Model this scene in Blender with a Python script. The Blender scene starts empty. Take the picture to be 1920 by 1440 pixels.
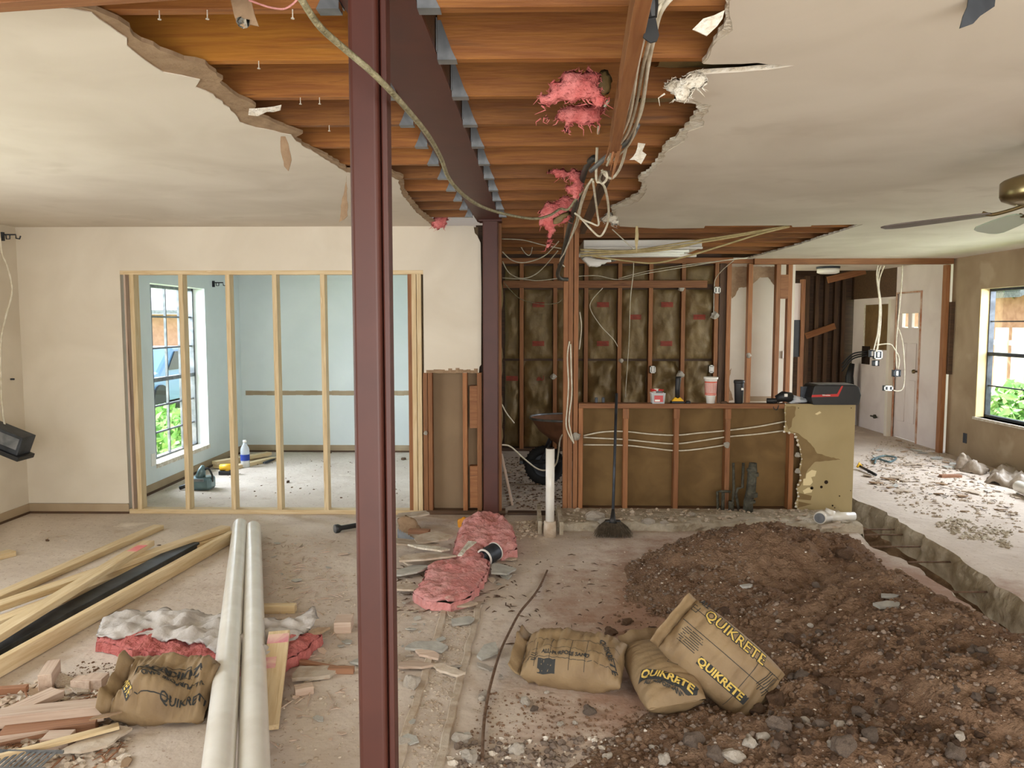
import bpy, bmesh, math, random
import numpy as np
from mathutils import Vector, Matrix, Quaternion, noise
from mathutils.geometry import tessellate_polygon
S = bpy.context.scene
COL = S.collection
random.seed(7)
# ---------------------------------------------------------------- camera
F, H = 1440.0, 1.63
PITCH, YAW = math.radians(4.49), math.radians(1.0)
cd = bpy.data.cameras.new('camera'); cam = bpy.data.objects.new('camera', cd); COL.objects.link(cam)
cd.sensor_width = 36; cd.lens = 36*F/1920; cd.clip_start = .05; cd.clip_end = 200
cam.location = (0, 0, H); cam.rotation_euler = (math.pi/2-PITCH, 0, YAW)
S.camera = cam
CR = cam.rotation_euler.to_matrix()
def ray(px, py): return CR @ Vector(((px-960)/F, -(py-720)/F, -1))
def fl(px, py, z=0.0):
    r = ray(px, py); return Vector((0, 0, H)) + r*((z-H)/r.z)
def dp(px, py, Y):
    r = ray(px, py); return Vector((0, 0, H)) + r*(Y/r.y)
def sx(px, py, X):
    r = ray(px, py); return Vector((0, 0, H)) + r*(X/r.x)
# ---------------------------------------------------------------- light
w = bpy.data.worlds.new('world'); S.world = w; w.use_nodes = True
wn = w.node_tree; bg = wn.nodes['Background']
tc = wn.nodes.new('ShaderNodeTexCoord'); sp = wn.nodes.new('ShaderNodeSeparateXYZ'); rp = wn.nodes.new('ShaderNodeValToRGB')
wn.links.new(tc.outputs['Generated'], sp.inputs[0]); wn.links.new(sp.outputs['Z'], rp.inputs[0]); wn.links.new(rp.outputs[0], bg.inputs[0])
rp.color_ramp.elements[0].color = (.9, .93, .95, 1); rp.color_ramp.elements[1].color = (.5, .7, 1, 1)
bg.inputs[1].default_value = 3.0
def area(name, loc, target, sx_, sy_, power, col):
    l = bpy.data.lights.new(name, 'AREA'); l.shape = 'RECTANGLE'; l.size = sx_; l.size_y = sy_; l.energy = power; l.color = col
    o = bpy.data.objects.new(name, l); COL.objects.link(o); o.location = loc
    o.rotation_euler = (Vector(target)-Vector(loc)).to_track_quat('-Z', 'Y').to_euler(); return o
area('patio_door_daylight', (1.2, -1.9, 1.4), (1.0, 5, 1.2), 5.5, 2.0, 120, (1, .95, .86))
area('left_window_daylight', (-4.42, 2.6, 1.35), (0, 3.4, .7), 2.4, 1.5, 60, (.88, .94, 1))
area('dining_window_daylight', (-5.0, 8.0, 2.0), (-2.4, 8.1, .3), 1.7, 1.7, 230, (.74, .85, 1))
area('right_window_daylight', (5.9, 7.6, 1.9), (2.4, 7.7, .3), 2.6, 1.4, 165, (.86, .92, 1))
area('right_near_area_light', (5.55, 3.4, 1.3), (2, 4.2, .8), 2.0, 1.4, 60, (1, .95, .85))  # unseen area light outside the right wall, which has no window here
sl = bpy.data.lights.new('sun', 'SUN'); sl.energy = 14; sl.color = (1, .93, .8); sl.angle = .01
so = bpy.data.objects.new('sun', sl); COL.objects.link(so); so.rotation_euler = (math.radians(38), 0, math.radians(-150))
S.view_settings.view_transform = 'Standard'; S.view_settings.look = 'None'; S.view_settings.gamma = 1; S.view_settings.use_curve_mapping = False
S.view_settings.exposure = 0.42
# ---------------------------------------------------------------- materials
def hexc(r, g, b):   # sRGB 0-255 -> linear
    f = lambda v: ((v/255+.055)/1.055)**2.4 if v > 10 else v/255/12.92
    return (f(r), f(g), f(b), 1)
def DK(c, f): return (c[0]*f, c[1]*f, c[2]*f, 1)
def mat(name, c1, c2=None, scale=6, rough=.85, bump=0., bscale=None, stretch=(1, 1, 1), metal=0, c3=None, spots=0, spotc=None, spotscale=30, detail=6, obj_random=0, ramp=(.35, .65), coat=0):
    m = bpy.data.materials.new(name); m.use_nodes = True; nt = m.node_tree; b = nt.nodes['Principled BSDF']
    b.inputs['Roughness'].default_value = rough; b.inputs['Metallic'].default_value = metal; b.inputs['Base Color'].default_value = c1
    if coat: b.inputs['Coat Weight'].default_value = coat
    if rough > .7: b.inputs['Specular IOR Level'].default_value = .25
    t = nt.nodes.new('ShaderNodeTexCoord'); mp = nt.nodes.new('ShaderNodeMapping'); mp.inputs['Scale'].default_value = stretch
    nt.links.new(t.outputs['Object'], mp.inputs[0])
    if obj_random:
        oi = nt.nodes.new('ShaderNodeObjectInfo'); mu = nt.nodes.new('ShaderNodeMath'); mu.operation = 'MULTIPLY'; mu.inputs[1].default_value = 37
        nt.links.new(oi.outputs['Random'], mu.inputs[0]); nt.links.new(mu.outputs[0], mp.inputs['Location'])
    out = None
    if c2:
        n = nt.nodes.new('ShaderNodeTexNoise'); n.inputs['Scale'].default_value = scale; n.inputs['Detail'].default_value = detail; n.inputs['Distortion'].default_value = .6
        nt.links.new(mp.outputs[0], n.inputs[0]); r = nt.nodes.new('ShaderNodeValToRGB')
        r.color_ramp.elements[0].position = ramp[0]; r.color_ramp.elements[1].position = ramp[1]
        r.color_ramp.elements[0].color = c1; r.color_ramp.elements[1].color = c2
        if c3: e = r.color_ramp.elements.new(min(.98, ramp[1]+.1)); e.color = c3
        nt.links.new(n.outputs['Fac'], r.inputs[0]); out = r.outputs[0]
    if spots:
        n2 = nt.nodes.new('ShaderNodeTexNoise'); n2.inputs['Scale'].default_value = spotscale; n2.inputs['Detail'].default_value = 3
        nt.links.new(mp.outputs[0], n2.inputs[0]); r2 = nt.nodes.new('ShaderNodeValToRGB')
        r2.color_ramp.elements[0].position = .62; r2.color_ramp.elements[1].position = .70
        r2.color_ramp.elements[0].color = (0, 0, 0, 1); r2.color_ramp.elements[1].color = (spots, spots, spots, 1)
        nt.links.new(n2.outputs['Fac'], r2.inputs[0]); mx = nt.nodes.new('ShaderNodeMix'); mx.data_type = 'RGBA'
        nt.links.new(r2.outputs[0], mx.inputs[0]); nt.links.new(out, mx.inputs[6]); mx.inputs[7].default_value = spotc; out = mx.outputs[2]
    if obj_random:
        hs = nt.nodes.new('ShaderNodeHueSaturation'); mr = nt.nodes.new('ShaderNodeMapRange'); mr.inputs[3].default_value = 1-obj_random; mr.inputs[4].default_value = 1+obj_random
        nt.links.new(oi.outputs['Random'], mr.inputs[0]); nt.links.new(mr.outputs[0], hs.inputs['Value'])
        if out: nt.links.new(out, hs.inputs['Color'])
        else: hs.inputs['Color'].default_value = c1
        out = hs.outputs[0]
    if out: nt.links.new(out, b.inputs['Base Color'])
    if bump:
        nb = nt.nodes.new('ShaderNodeTexNoise'); nb.inputs['Scale'].default_value = bscale or scale*3; nb.inputs['Detail'].default_value = 8
        nt.links.new(mp.outputs[0], nb.inputs[0]); bp = nt.nodes.new('ShaderNodeBump'); bp.inputs['Strength'].default_value = bump; bp.inputs['Distance'].default_value = .02
        nt.links.new(nb.outputs['Fac'], bp.inputs['Height']); nt.links.new(bp.outputs[0], b.inputs['Normal'])
    return m
def wood(name, c1, c2, c3=None, rnd=.2, spots=.5, spotc=(.12, .05, .02, 1)):
    return mat(name, c1, c2, scale=3.5, rough=.65, bump=.12, bscale=8, stretch=(1, 14, 14), c3=c3, obj_random=rnd, spots=spots, spotc=spotc, spotscale=1.7, detail=4)
M = {}
M['ceil'] = mat('ceiling_paint', hexc(218, 208, 193), hexc(205, 194, 178), scale=1.6, bump=.10, bscale=5, spots=.35, spotc=hexc(194, 182, 164), spotscale=3)
M['wallc'] = mat('cream_wall_paint', hexc(222, 212, 194), hexc(212, 201, 182), scale=1.6, bump=.06, bscale=25)
M['wallb'] = mat('pale_blue_wall_paint', hexc(222, 228, 226), hexc(214, 221, 219), scale=1.5, bump=.06)
M['tan'] = mat('tan_wall', hexc(176, 156, 128), hexc(156, 135, 108), scale=1.8, bump=.05, spots=.3, spotc=hexc(208, 192, 165), spotscale=2.5)
M['paper'] = mat('torn_gypsum_paper', hexc(160, 134, 106), hexc(140, 114, 88), scale=14, bump=.3)
M['paperd'] = mat('brown_board_paper', hexc(122, 96, 60), hexc(106, 82, 50), scale=5, bump=.06)
M['gyp'] = mat('white_gypsum', hexc(232, 226, 212), hexc(205, 192, 170), scale=22, bump=.8)
M['scrap'] = mat('drywall_scrap', hexc(196, 182, 164), hexc(172, 152, 130), scale=12, bump=.3, obj_random=.15)
M['scrapg'] = mat('grey_paint_chip', hexc(184, 180, 170), hexc(160, 156, 146), scale=12, bump=.2, obj_random=.15)
M['bard'] = mat('cream_bar_board', hexc(172, 154, 114), hexc(162, 144, 104), scale=2, bump=.04)
M['bars'] = mat('scraped_board_paper', hexc(134, 112, 76), hexc(124, 102, 68), scale=8)
M['old'] = wood('old_framing_wood', hexc(132, 82, 44), hexc(152, 102, 60), hexc(110, 64, 34))
M['joist'] = wood('joist_wood', hexc(126, 74, 28), hexc(150, 96, 40), hexc(98, 54, 22), rnd=.3, spots=.6)
M['honey'] = wood('honey_joist_wood', hexc(178, 118, 36), hexc(156, 94, 26), hexc(130, 74, 20), rnd=0)
M['dwood'] = wood('dark_framing_wood', hexc(72, 50, 32), hexc(92, 66, 42), rnd=.2)
M['new'] = wood('new_framing_wood', hexc(218, 196, 156), hexc(200, 172, 128), hexc(226, 208, 174), rnd=.06, spots=.35, spotc=hexc(140, 95, 50))
M['pinkw'] = wood('dusty_wood_offcut', hexc(198, 176, 156), hexc(180, 154, 134), rnd=.12)
M['orw'] = wood('orange_offcut', hexc(160, 116, 86), hexc(142, 98, 70), rnd=.1)
M['steel'] = mat('red_oxide_steel', hexc(80, 38, 27), hexc(70, 32, 23), scale=4, rough=.5, bump=.03, spots=.25, spotc=hexc(88, 54, 44), spotscale=3)
M['galv'] = mat('galvanized_steel', hexc(140, 142, 144), hexc(104, 108, 112), scale=10, rough=.42, metal=.6)
M['dmetal'] = mat('dark_metal', hexc(70, 74, 80), hexc(45, 48, 52), scale=8, rough=.5, metal=.5)
M['pvc'] = mat('white_pvc', hexc(232, 228, 218), hexc(222, 216, 204), scale=5, rough=.22)
M['cable'] = mat('white_cable_sheath', hexc(214, 206, 186), hexc(190, 178, 152), scale=20, rough=.5)
M['cabley'] = mat('yellowed_cable', hexc(190, 172, 124), hexc(168, 150, 100), scale=20, rough=.5)
M['cableg'] = mat('grey_armored_cable', hexc(150, 142, 110), hexc(110, 102, 74), scale=40, rough=.5, bump=.5, bscale=90)
M['black'] = mat('black_plastic', hexc(34, 34, 34), hexc(24, 24, 24), scale=5, rough=.5)
M['blackc'] = mat('black_conduit', hexc(48, 46, 42), hexc(70, 64, 54), scale=12, rough=.5)
M['pink'] = mat('pink_fibreglass', hexc(224, 136, 132), hexc(200, 98, 94), scale=12, bump=1, bscale=45, c3=hexc(220, 150, 142))
M['pinkl'] = mat('dusty_pink_fibreglass', hexc(212, 156, 150), hexc(198, 126, 120), scale=9, bump=1, bscale=36, c3=hexc(204, 164, 154))
M['kraft'] = mat('kraft_insulation_facing', hexc(126, 104, 64), hexc(104, 84, 48), scale=4, bump=.9, bscale=9, rough=.6, c3=hexc(146, 124, 80))
M['pinkd'] = mat('dusty_red_fibreglass', hexc(190, 112, 104), hexc(166, 86, 80), scale=12, bump=1, bscale=45, c3=hexc(196, 140, 130))
M['greyface'] = mat('grey_kraft_facing', hexc(196, 188, 180), hexc(174, 165, 156), scale=7, bump=.9, bscale=10)
M['redink'] = mat('red_ink', hexc(150, 52, 30), hexc(120, 40, 22), scale=20, rough=.7)
M['ink'] = mat('dark_ink', hexc(56, 56, 54), rough=.8)
M['ylw'] = mat('yellow_ink', hexc(206, 176, 92), rough=.8)
M['bag'] = mat('brown_bag_paper', hexc(146, 122, 88), hexc(128, 104, 74), scale=5, bump=.5, bscale=14, rough=.7)
M['soil'] = mat('red_brown_soil', hexc(134, 108, 86), hexc(112, 86, 66), scale=3.5, bump=1, bscale=60, c3=hexc(146, 126, 106), rough=.95)
M['clod'] = mat('soil_clod', hexc(122, 96, 76), hexc(102, 78, 60), scale=9, bump=.8, bscale=30, rough=.95, obj_random=.2)
M['gravel'] = mat('grey_gravel', hexc(150, 132, 116), hexc(122, 106, 94), scale=12, bump=.8, rough=.95, obj_random=.25)
M['whiterock'] = mat('white_rock', hexc(222, 212, 198), hexc(192, 178, 160), scale=16, bump=.7, obj_random=.1)
M['conc'] = mat('broken_concrete', hexc(196, 185, 166), hexc(162, 148, 126), scale=7, bump=1, bscale=22, c3=hexc(200, 190, 170), rough=.95)
M['red'] = mat('red_plastic', hexc(190, 40, 34), rough=.4)
M['white'] = mat('white_plastic', hexc(236, 232, 222), rough=.4)
M['yellow'] = mat('yellow_plastic', hexc(232, 180, 40), rough=.45)
M['orange'] = mat('orange_paper', hexc(236, 160, 40), hexc(220, 140, 30), scale=10, rough=.6)
M['brass'] = mat('antique_brass', hexc(150, 134, 98), hexc(124, 108, 76), scale=6, rough=.28, metal=.9)
M['blade'] = mat('fan_blade', hexc(96, 84, 76), hexc(80, 68, 60), scale=6, rough=.45)
M['blade_lit'] = mat('fan_blade_painted_sheen', hexc(190, 206, 184), rough=.2)  # opaque blade colour with the pale reflected light painted in
M['teal'] = mat('grey_green_metal', hexc(110, 132, 134), hexc(90, 112, 116), scale=6, rough=.35, metal=.4)
M['corr'] = mat('corroded_pipe', hexc(60, 56, 46), hexc(88, 86, 74), scale=14, bump=.8, rough=.8, c3=hexc(44, 42, 36))
M['straw'] = mat('broom_bristle', hexc(100, 88, 72), hexc(72, 62, 50), scale=40, rough=.9, obj_random=.1)
M['barrow'] = mat('rusty_tray', hexc(134, 92, 66), hexc(112, 76, 52), scale=7, rough=.6, c3=hexc(182, 140, 108))
M['rubber'] = mat('rubber', hexc(40, 40, 40), rough=.8)
M['rust'] = mat('rusty_rod', hexc(120, 96, 78), hexc(92, 70, 54), scale=30, rough=.8)
M['plast'] = mat('crumpled_plastic_sheet', hexc(168, 152, 134), hexc(146, 130, 112), scale=6, rough=.45, bump=.5)
M['dark'] = mat('dark_cavity', hexc(46, 34, 24), rough=1)
M['leaf'] = mat('garden_leaves', hexc(96, 150, 60), hexc(150, 190, 100), scale=6, rough=.6)
M['grass'] = mat('lawn', hexc(130, 165, 90), hexc(160, 180, 110), scale=3, rough=.9)
M['fence'] = mat('pale_fence_boards', hexc(220, 212, 196), hexc(200, 190, 172), scale=6)
M['car'] = mat('blue_car_paint', hexc(80, 120, 160), rough=.3)
M['brick'] = mat('neighbour_wall', hexc(200, 150, 130), hexc(180, 130, 110), scale=5)
M['roof'] = mat('roof_shingle', hexc(150, 150, 160), hexc(120, 120, 130), scale=14)
M['redp'] = mat('red_flower_leaves', hexc(226, 110, 80), rough=.6)
M['floor'] = None
def glass_mat():
    m = bpy.data.materials.new('window_glass'); m.use_nodes = True; nt = m.node_tree; nt.nodes.clear()
    o = nt.nodes.new('ShaderNodeOutputMaterial'); mx = nt.nodes.new('ShaderNodeMixShader'); t = nt.nodes.new('ShaderNodeBsdfTransparent'); g = nt.nodes.new('ShaderNodeBsdfGlossy')
    g.inputs['Roughness'].default_value = .05; mx.inputs[0].default_value = .06
    nt.links.new(t.outputs[0], mx.inputs[1]); nt.links.new(g.outputs[0], mx.inputs[2]); nt.links.new(mx.outputs[0], o.inputs[0]); return m
M['glass'] = glass_mat()
def clear_plastic():
    m = bpy.data.materials.new('clear_plastic'); m.use_nodes = True; nt = m.node_tree; b = nt.nodes['Principled BSDF']
    b.inputs['Base Color'].default_value = (.8, .85, .88, 1); b.inputs['Roughness'].default_value = .15; b.inputs['Alpha'].default_value = .45; return m
M['clear'] = clear_plastic()
def floor_mat():
    # dusty concrete; red-brown soil tracked around the dirt heap, a world-fixed stain
    m = mat('dusty_concrete', hexc(210, 196, 181), hexc(190, 174, 158), scale=1.4, bump=.5, bscale=14, c3=hexc(226, 214, 198), spots=.4, spotc=hexc(170, 146, 122), spotscale=5.5, rough=.9)
    nt = m.node_tree; b = nt.nodes['Principled BSDF']; src = b.inputs['Base Color'].links[0].from_socket
    g = nt.nodes.new('ShaderNodeNewGeometry'); ds = nt.nodes.new('ShaderNodeVectorMath'); ds.operation = 'DISTANCE'
    sc = nt.nodes.new('ShaderNodeVectorMath'); sc.operation = 'MULTIPLY'; sc.inputs[1].default_value = (1, .62, 1)
    nt.links.new(g.outputs['Position'], sc.inputs[0]); nt.links.new(sc.outputs[0], ds.inputs[0]); ds.inputs[1].default_value = (1.6, 3.6*.62, 0)
    n = nt.nodes.new('ShaderNodeTexNoise'); n.inputs['Scale'].default_value = 3.2; n.inputs['Detail'].default_value = 9
    n.inputs['Roughness'].default_value = .7
    nt.links.new(g.outputs['Position'], n.inputs[0])
    mr = nt.nodes.new('ShaderNodeMapRange'); mr.inputs[1].default_value = .7; mr.inputs[2].default_value = 2.4; mr.inputs[3].default_value = .55; mr.inputs[4].default_value = -.35
    nt.links.new(ds.outputs['Value'], mr.inputs[0]); ad = nt.nodes.new('ShaderNodeMath'); ad.operation = 'ADD'
    nt.links.new(mr.outputs[0], ad.inputs[0]); nt.links.new(n.outputs['Fac'], ad.inputs[1])
    r = nt.nodes.new('ShaderNodeValToRGB'); r.color_ramp.elements[0].position = .52; r.color_ramp.elements[1].position = .8
    r.color_ramp.elements[0].color = (0, 0, 0, 1); r.color_ramp.elements[1].color = (.75, .75, .75, 1)
    nt.links.new(ad.outputs[0], r.inputs[0]); mx = nt.nodes.new('ShaderNodeMix'); mx.data_type = 'RGBA'
    nt.links.new(r.outputs[0], mx.inputs[0]); nt.links.new(src, mx.inputs[6]); mx.inputs[7].default_value = hexc(146, 104, 80)
    # fine dark crumbs of dirt
    v = nt.nodes.new('ShaderNodeTexNoise'); v.inputs['Scale'].default_value = 38; v.inputs['Detail'].default_value = 4
    nt.links.new(g.outputs['Position'], v.inputs[0]); r3 = nt.nodes.new('ShaderNodeValToRGB'); r3.color_ramp.elements[0].position = .63; r3.color_ramp.elements[1].position = .68
    r3.color_ramp.elements[0].color = (0, 0, 0, 1); r3.color_ramp.elements[1].color = (.5, .5, .5, 1); nt.links.new(v.outputs['Fac'], r3.inputs[0])
    m2 = nt.nodes.new('ShaderNodeMix'); m2.data_type = 'RGBA'; nt.links.new(r3.outputs[0], m2.inputs[0]); nt.links.new(mx.outputs[2], m2.inputs[6]); m2.inputs[7].default_value = hexc(128, 98, 74)
    nt.links.new(m2.outputs[2], b.inputs['Base Color']); return m
M['floor'] = floor_mat()
# ---------------------------------------------------------------- helpers
def T(o, label, cat, group=None):
    o['label'] = label; o['category'] = cat
    if group: o['group'] = group
    return o
def ST(o): o['kind'] = 'structure'; return o
def link(name, me, m, parent=None, loc=(0, 0, 0)):
    me.materials.clear() if False else None
    if m is not None: me.materials.append(m if not isinstance(m, str) else M[m])
    o = bpy.data.objects.new(name, me); COL.objects.link(o); o.location = loc
    if parent: o.parent = parent
    return o
def empty(name, loc):
    o = bpy.data.objects.new(name, None); COL.objects.link(o); o.location = loc; o.empty_display_size = .1; return o
class MB:
    def __init__(s): s.v = []; s.f = []
    def add(s, vs, fs):
        k = len(s.v); s.v += [Vector(v) for v in vs]; s.f += [tuple(i+k for i in f) for f in fs]; return s
    def box(s, a, b):
        x0, y0, z0 = [min(p, q) for p, q in zip(a, b)]; x1, y1, z1 = [max(p, q) for p, q in zip(a, b)]
        return s.add([(x0, y0, z0), (x1, y0, z0), (x1, y1, z0), (x0, y1, z0), (x0, y0, z1), (x1, y0, z1), (x1, y1, z1), (x0, y1, z1)],
                     [(0, 3, 2, 1), (4, 5, 6, 7), (0, 1, 5, 4), (1, 2, 6, 5), (2, 3, 7, 6), (3, 0, 4, 7)])
    def tube(s, pts, r, n=8, caps=True):
        pts = [Vector(p) for p in pts]; rs = r if isinstance(r, (list, tuple)) else [r]*len(pts); rings = []; up = None
        for i, p in enumerate(pts):
            d = (pts[min(i+1, len(pts)-1)]-pts[max(i-1, 0)]); d = d.normalized() if d.length > 1e-9 else Vector((0, 0, 1))
            if up is None: up = d.orthogonal().normalized()
            up = (up-d*up.dot(d)); up = up.normalized() if up.length > 1e-6 else d.orthogonal().normalized()
            q = d.cross(up); rings.append([p+(up*math.cos(a)+q*math.sin(a))*rs[i] for a in [2*math.pi*j/n for j in range(n)]])
        vs = [v for g in rings for v in g]; fs = []
        for i in range(len(pts)-1):
            for j in range(n): fs.append((i*n+j, i*n+(j+1) % n, (i+1)*n+(j+1) % n, (i+1)*n+j))
        if caps: fs += [tuple(range(n-1, -1, -1)), tuple((len(pts)-1)*n+j for j in range(n))]
        return s.add(vs, fs)
    def lathe(s, c, prof, n=24, axis='Z', closed=False):
        c = Vector(c); vs = []; fs = []; m = len(prof)
        for r, z in prof:
            for j in range(n):
                a = 2*math.pi*j/n; x, y = r*math.cos(a), r*math.sin(a)
                vs.append(c+(Vector((x, y, z)) if axis == 'Z' else Vector((z, x, y)) if axis == 'X' else Vector((y, z, x))))
        for i in range(m-1):
            for j in range(n): fs.append((i*n+j, i*n+(j+1) % n, (i+1)*n+(j+1) % n, (i+1)*n+j))
        if not closed: fs += [tuple(range(n-1, -1, -1)), tuple((m-1)*n+j for j in range(n))]
        return s.add(vs, fs)
    def prism(s, poly, off):   # poly: 3-d points (planar), extruded by off
        poly = [Vector(p) for p in poly]; off = Vector(off); n = len(poly); tri = tessellate_polygon([poly])
        vs = poly+[p+off for p in poly]; fs = [tuple(t) for t in tri]+[tuple(i+n for i in reversed(t)) for t in tri]
        fs += [(i, (i+1) % n, (i+1) % n+n, i+n) for i in range(n)]
        return s.add(vs, fs)
    def build(s, name, m, parent=None, smooth=False, bevel=0, fix=True, origin=None):
        if parent is not None: o_ = Vector(parent.location)
        elif origin is not None: o_ = Vector(origin)
        else:
            xs = [v.x for v in s.v]; ys = [v.y for v in s.v]; zs = [v.z for v in s.v]
            o_ = Vector(((min(xs)+max(xs))/2, (min(ys)+max(ys))/2, min(zs)))
        me = bpy.data.meshes.new(name); me.from_pydata([tuple(v-o_) for v in s.v], [], s.f); me.update()
        if fix:
            bm = bmesh.new(); bm.from_mesh(me); bmesh.ops.recalc_face_normals(bm, faces=bm.faces); bm.to_mesh(me); bm.free()
        if smooth: me.polygons.foreach_set('use_smooth', [True]*len(me.polygons))
        o = link(name, me, m, parent, (0, 0, 0) if parent is not None else o_)
        if bevel: add_bevel(o, bevel)
        return o
def add_bevel(o, wd, seg=2):
    b = o.modifiers.new('bevel', 'BEVEL'); b.width = wd; b.segments = seg; b.limit_method = 'ANGLE'; b.angle_limit = .7
def box(name, a, b, m, parent=None, bevel=0): return MB().box(a, b).build(name, m, parent, bevel=bevel)
def board(name, p0, p1, wy, wz, m, parent=None, up=(0, 0, 1), bevel=.0015, chew=0):
    """a length of timber: mesh along local X so the grain follows it; wy across, wz along 'up'"""
    p0 = Vector(p0); p1 = Vector(p1); d = p1-p0; L = d.length; x = d.normalized(); up = Vector(up); y = up.cross(x)
    y = y.normalized() if y.length > 1e-4 else x.orthogonal().normalized(); z = x.cross(y)
    mb = MB().box((0, -wy/2, -wz/2), (L, wy/2, wz/2)); me = bpy.data.meshes.new(name); me.from_pydata([tuple(v) for v in mb.v], [], mb.f); me.update()
    o = link(name, me, m, parent); R = Matrix((x, y, z)).transposed(); o.rotation_mode = 'QUATERNION'; o.rotation_quaternion = R.to_quaternion()
    o.location = p0-(Vector(parent.location) if parent else Vector((0, 0, 0)))
    if bevel: add_bevel(o, bevel, 1)
    return o
def smooth(pts, n=6):
    pts = [Vector(p) for p in pts]; out = []
    for i in range(len(pts)-1):
        a, b, c, d = pts[max(i-1, 0)], pts[i], pts[i+1], pts[min(i+2, len(pts)-1)]
        for k in range(n):
            t = k/n; out.append(.5*((2*b)+(c-a)*t+(2*a-5*b+4*c-d)*t*t+(3*b-a-3*c+d)*t**3))
    return out+[pts[-1]]
def cable(name, pts, r, m, label, cat='cable', group=None, parent=None, n=6):
    o = MB().tube(smooth(pts, n), r, 8).build(name, m, parent, smooth=True)
    if parent is None: T(o, label, cat, group)
    return o
def jag(pts, amp=.012, step=.05, seed=1, closed=True):
    rnd = random.Random(seed); out = []; pts = [Vector(p) for p in pts]; n = len(pts)
    for i in range(n if closed else n-1):
        a, b = pts[i], pts[(i+1) % n]; L = (b-a).length; k = max(1, int(L/step)); d = (b-a); nr = Vector((-d.y, d.x, 0)).normalized() if d.length > 0 else Vector()
        out.append(a)
        for j in range(1, k): out.append(a+d*(j/k)+nr*rnd.uniform(-amp, amp))
    if not closed: out.append(pts[-1])
    return out
def fbm(x, y, z=0, s=1, o=4): return noise.fractal(Vector((x*s, y*s, z*s)), 1, 2, o)
def clone(o, name=None):
    c = o.copy(); COL.objects.link(c)
    for ch in o.children:
        k = clone(ch); k.parent = c
    return c
def rockmesh(name, seed, sub=2, flat=.75, amp=.28):
    bm = bmesh.new(); bmesh.ops.create_icosphere(bm, subdivisions=sub, radius=1)
    for v in bm.verts:
        p = v.co; d = 1+amp*noise.noise(p*1.3+Vector((seed*7.1, 0, 0)))*1.6+amp*.4*noise.noise(p*3.7+Vector((0, seed*3.3, 0)))
        v.co = Vector((p.x*d, p.y*d*.85, p.z*d*flat))
    me = bpy.data.meshes.new(name); bm.to_mesh(me); bm.free(); return me
# ================================================================ SETTING
WF = 6.45; ZC = 2.44; XL = -4.28; XR = 5.32; YK = 9.75
def C(px, py, z=ZC): return fl(px, py, z)
# ---- floor: main slab, right slab, with the trench cut between them
trL = [fl(1625, 1020), fl(1660, 1035), fl(1700, 1052), fl(1745, 1085), fl(1800, 1125), fl(1860, 1170), fl(1920, 1215)]
trR = [fl(1600, 935), fl(1650, 955), fl(1700, 985), fl(1750, 1015), fl(1800, 1045), fl(1860, 1090), fl(1920, 1130)]
tl = jag([Vector((2.62, -2, 0)), Vector((2.5, 1.5, 0)), Vector((2.46, 2.8, 0))]+list(reversed(trL))+[Vector((2.68, 6.2, 0)), Vector((2.75, 7.5, 0)), Vector((2.75, 8.6, 0))], .025, .07, 3, False)
tr = jag([Vector((2.75, -2, 0)), Vector((2.8, 1.5, 0)), Vector((2.85, 2.8, 0))]+list(reversed(trR))+[Vector((3.1, 8.6, 0))], .02, .09, 5, False)
mainp = [Vector((XL-.3, -2, 0))]+tl+[Vector((2.75, 13, 0)), Vector((XL-.3, 13, 0))]
rightp = tr+[Vector((3.1, 13, 0)), Vector((XR+.2, 13, 0)), Vector((XR+.2, -2, 0))]
ST(MB().prism(mainp, (0, 0, -.14)).build('floor', 'floor', origin=(0, 0, 0)))
ST(MB().prism(rightp, (0, 0, -.14)).build('floor', 'floor', origin=(0, 0, 0)))
ST(box('floor', (2.7, 8.6, -.14), (3.15, 13, 0), 'floor'))
# soil in the trench
nx, ny = 60, 420; vs = []; fs = []
for j in range(ny+1):
    for i in range(nx+1):
        x = 2.2+1.2*i/nx; y = 1.5+7.2*j/ny
        z = -.34+.09*fbm(x, y, 1, 3, 5)+.05*abs(fbm(x, y, 5, 9, 3)) + .12*max(0, abs(i/nx-.5)*2-.45)
        vs.append((x, y, z))
for j in range(ny):
    for i in range(nx): a = j*(nx+1)+i; fs.append((a, a+1, a+nx+2, a+nx+1))
o = MB().add(vs, fs).build('floor_trench_soil', mat('trench_soil', hexc(150, 126, 100), hexc(110, 86, 64), scale=6, bump=1, bscale=30, rough=.95), smooth=True, fix=False); ST(o)
# broken concrete lip facing the trench on both sides
for nm, pl, sg in (('trim_1', tr, 1), ('trim_2', tl, -1)):
    vs = []; fs = []; rows = 8; pts = [p for p in pts_] if False else [p for p in pl if p.y < 8.7]; fine = []
    for a, b in zip(pts[:-1], pts[1:]): fine += [a.lerp(b, k/4) for k in range(4)]
    for k, p in enumerate(fine):
        for r_ in range(rows+1):
            t = r_/rows; n_ = .035*fbm(p.y, t*.4, sg, 6, 4)*math.sin(math.pi*min(1, t*1.2+.05)); dx = -sg*(.012+.05*t*(1-.2*t)+n_) if r_ else 0
            vs.append((p.x+dx*(1 if r_ else 0), p.y, .001-.2*t))
    for k in range(len(fine)-1):
        for r_ in range(rows): a = k*(rows+1)+r_; fs.append((a, a+1, a+rows+2, a+rows+1))
    ST(MB().add(vs, fs).build(nm, 'conc', smooth=True))
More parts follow.
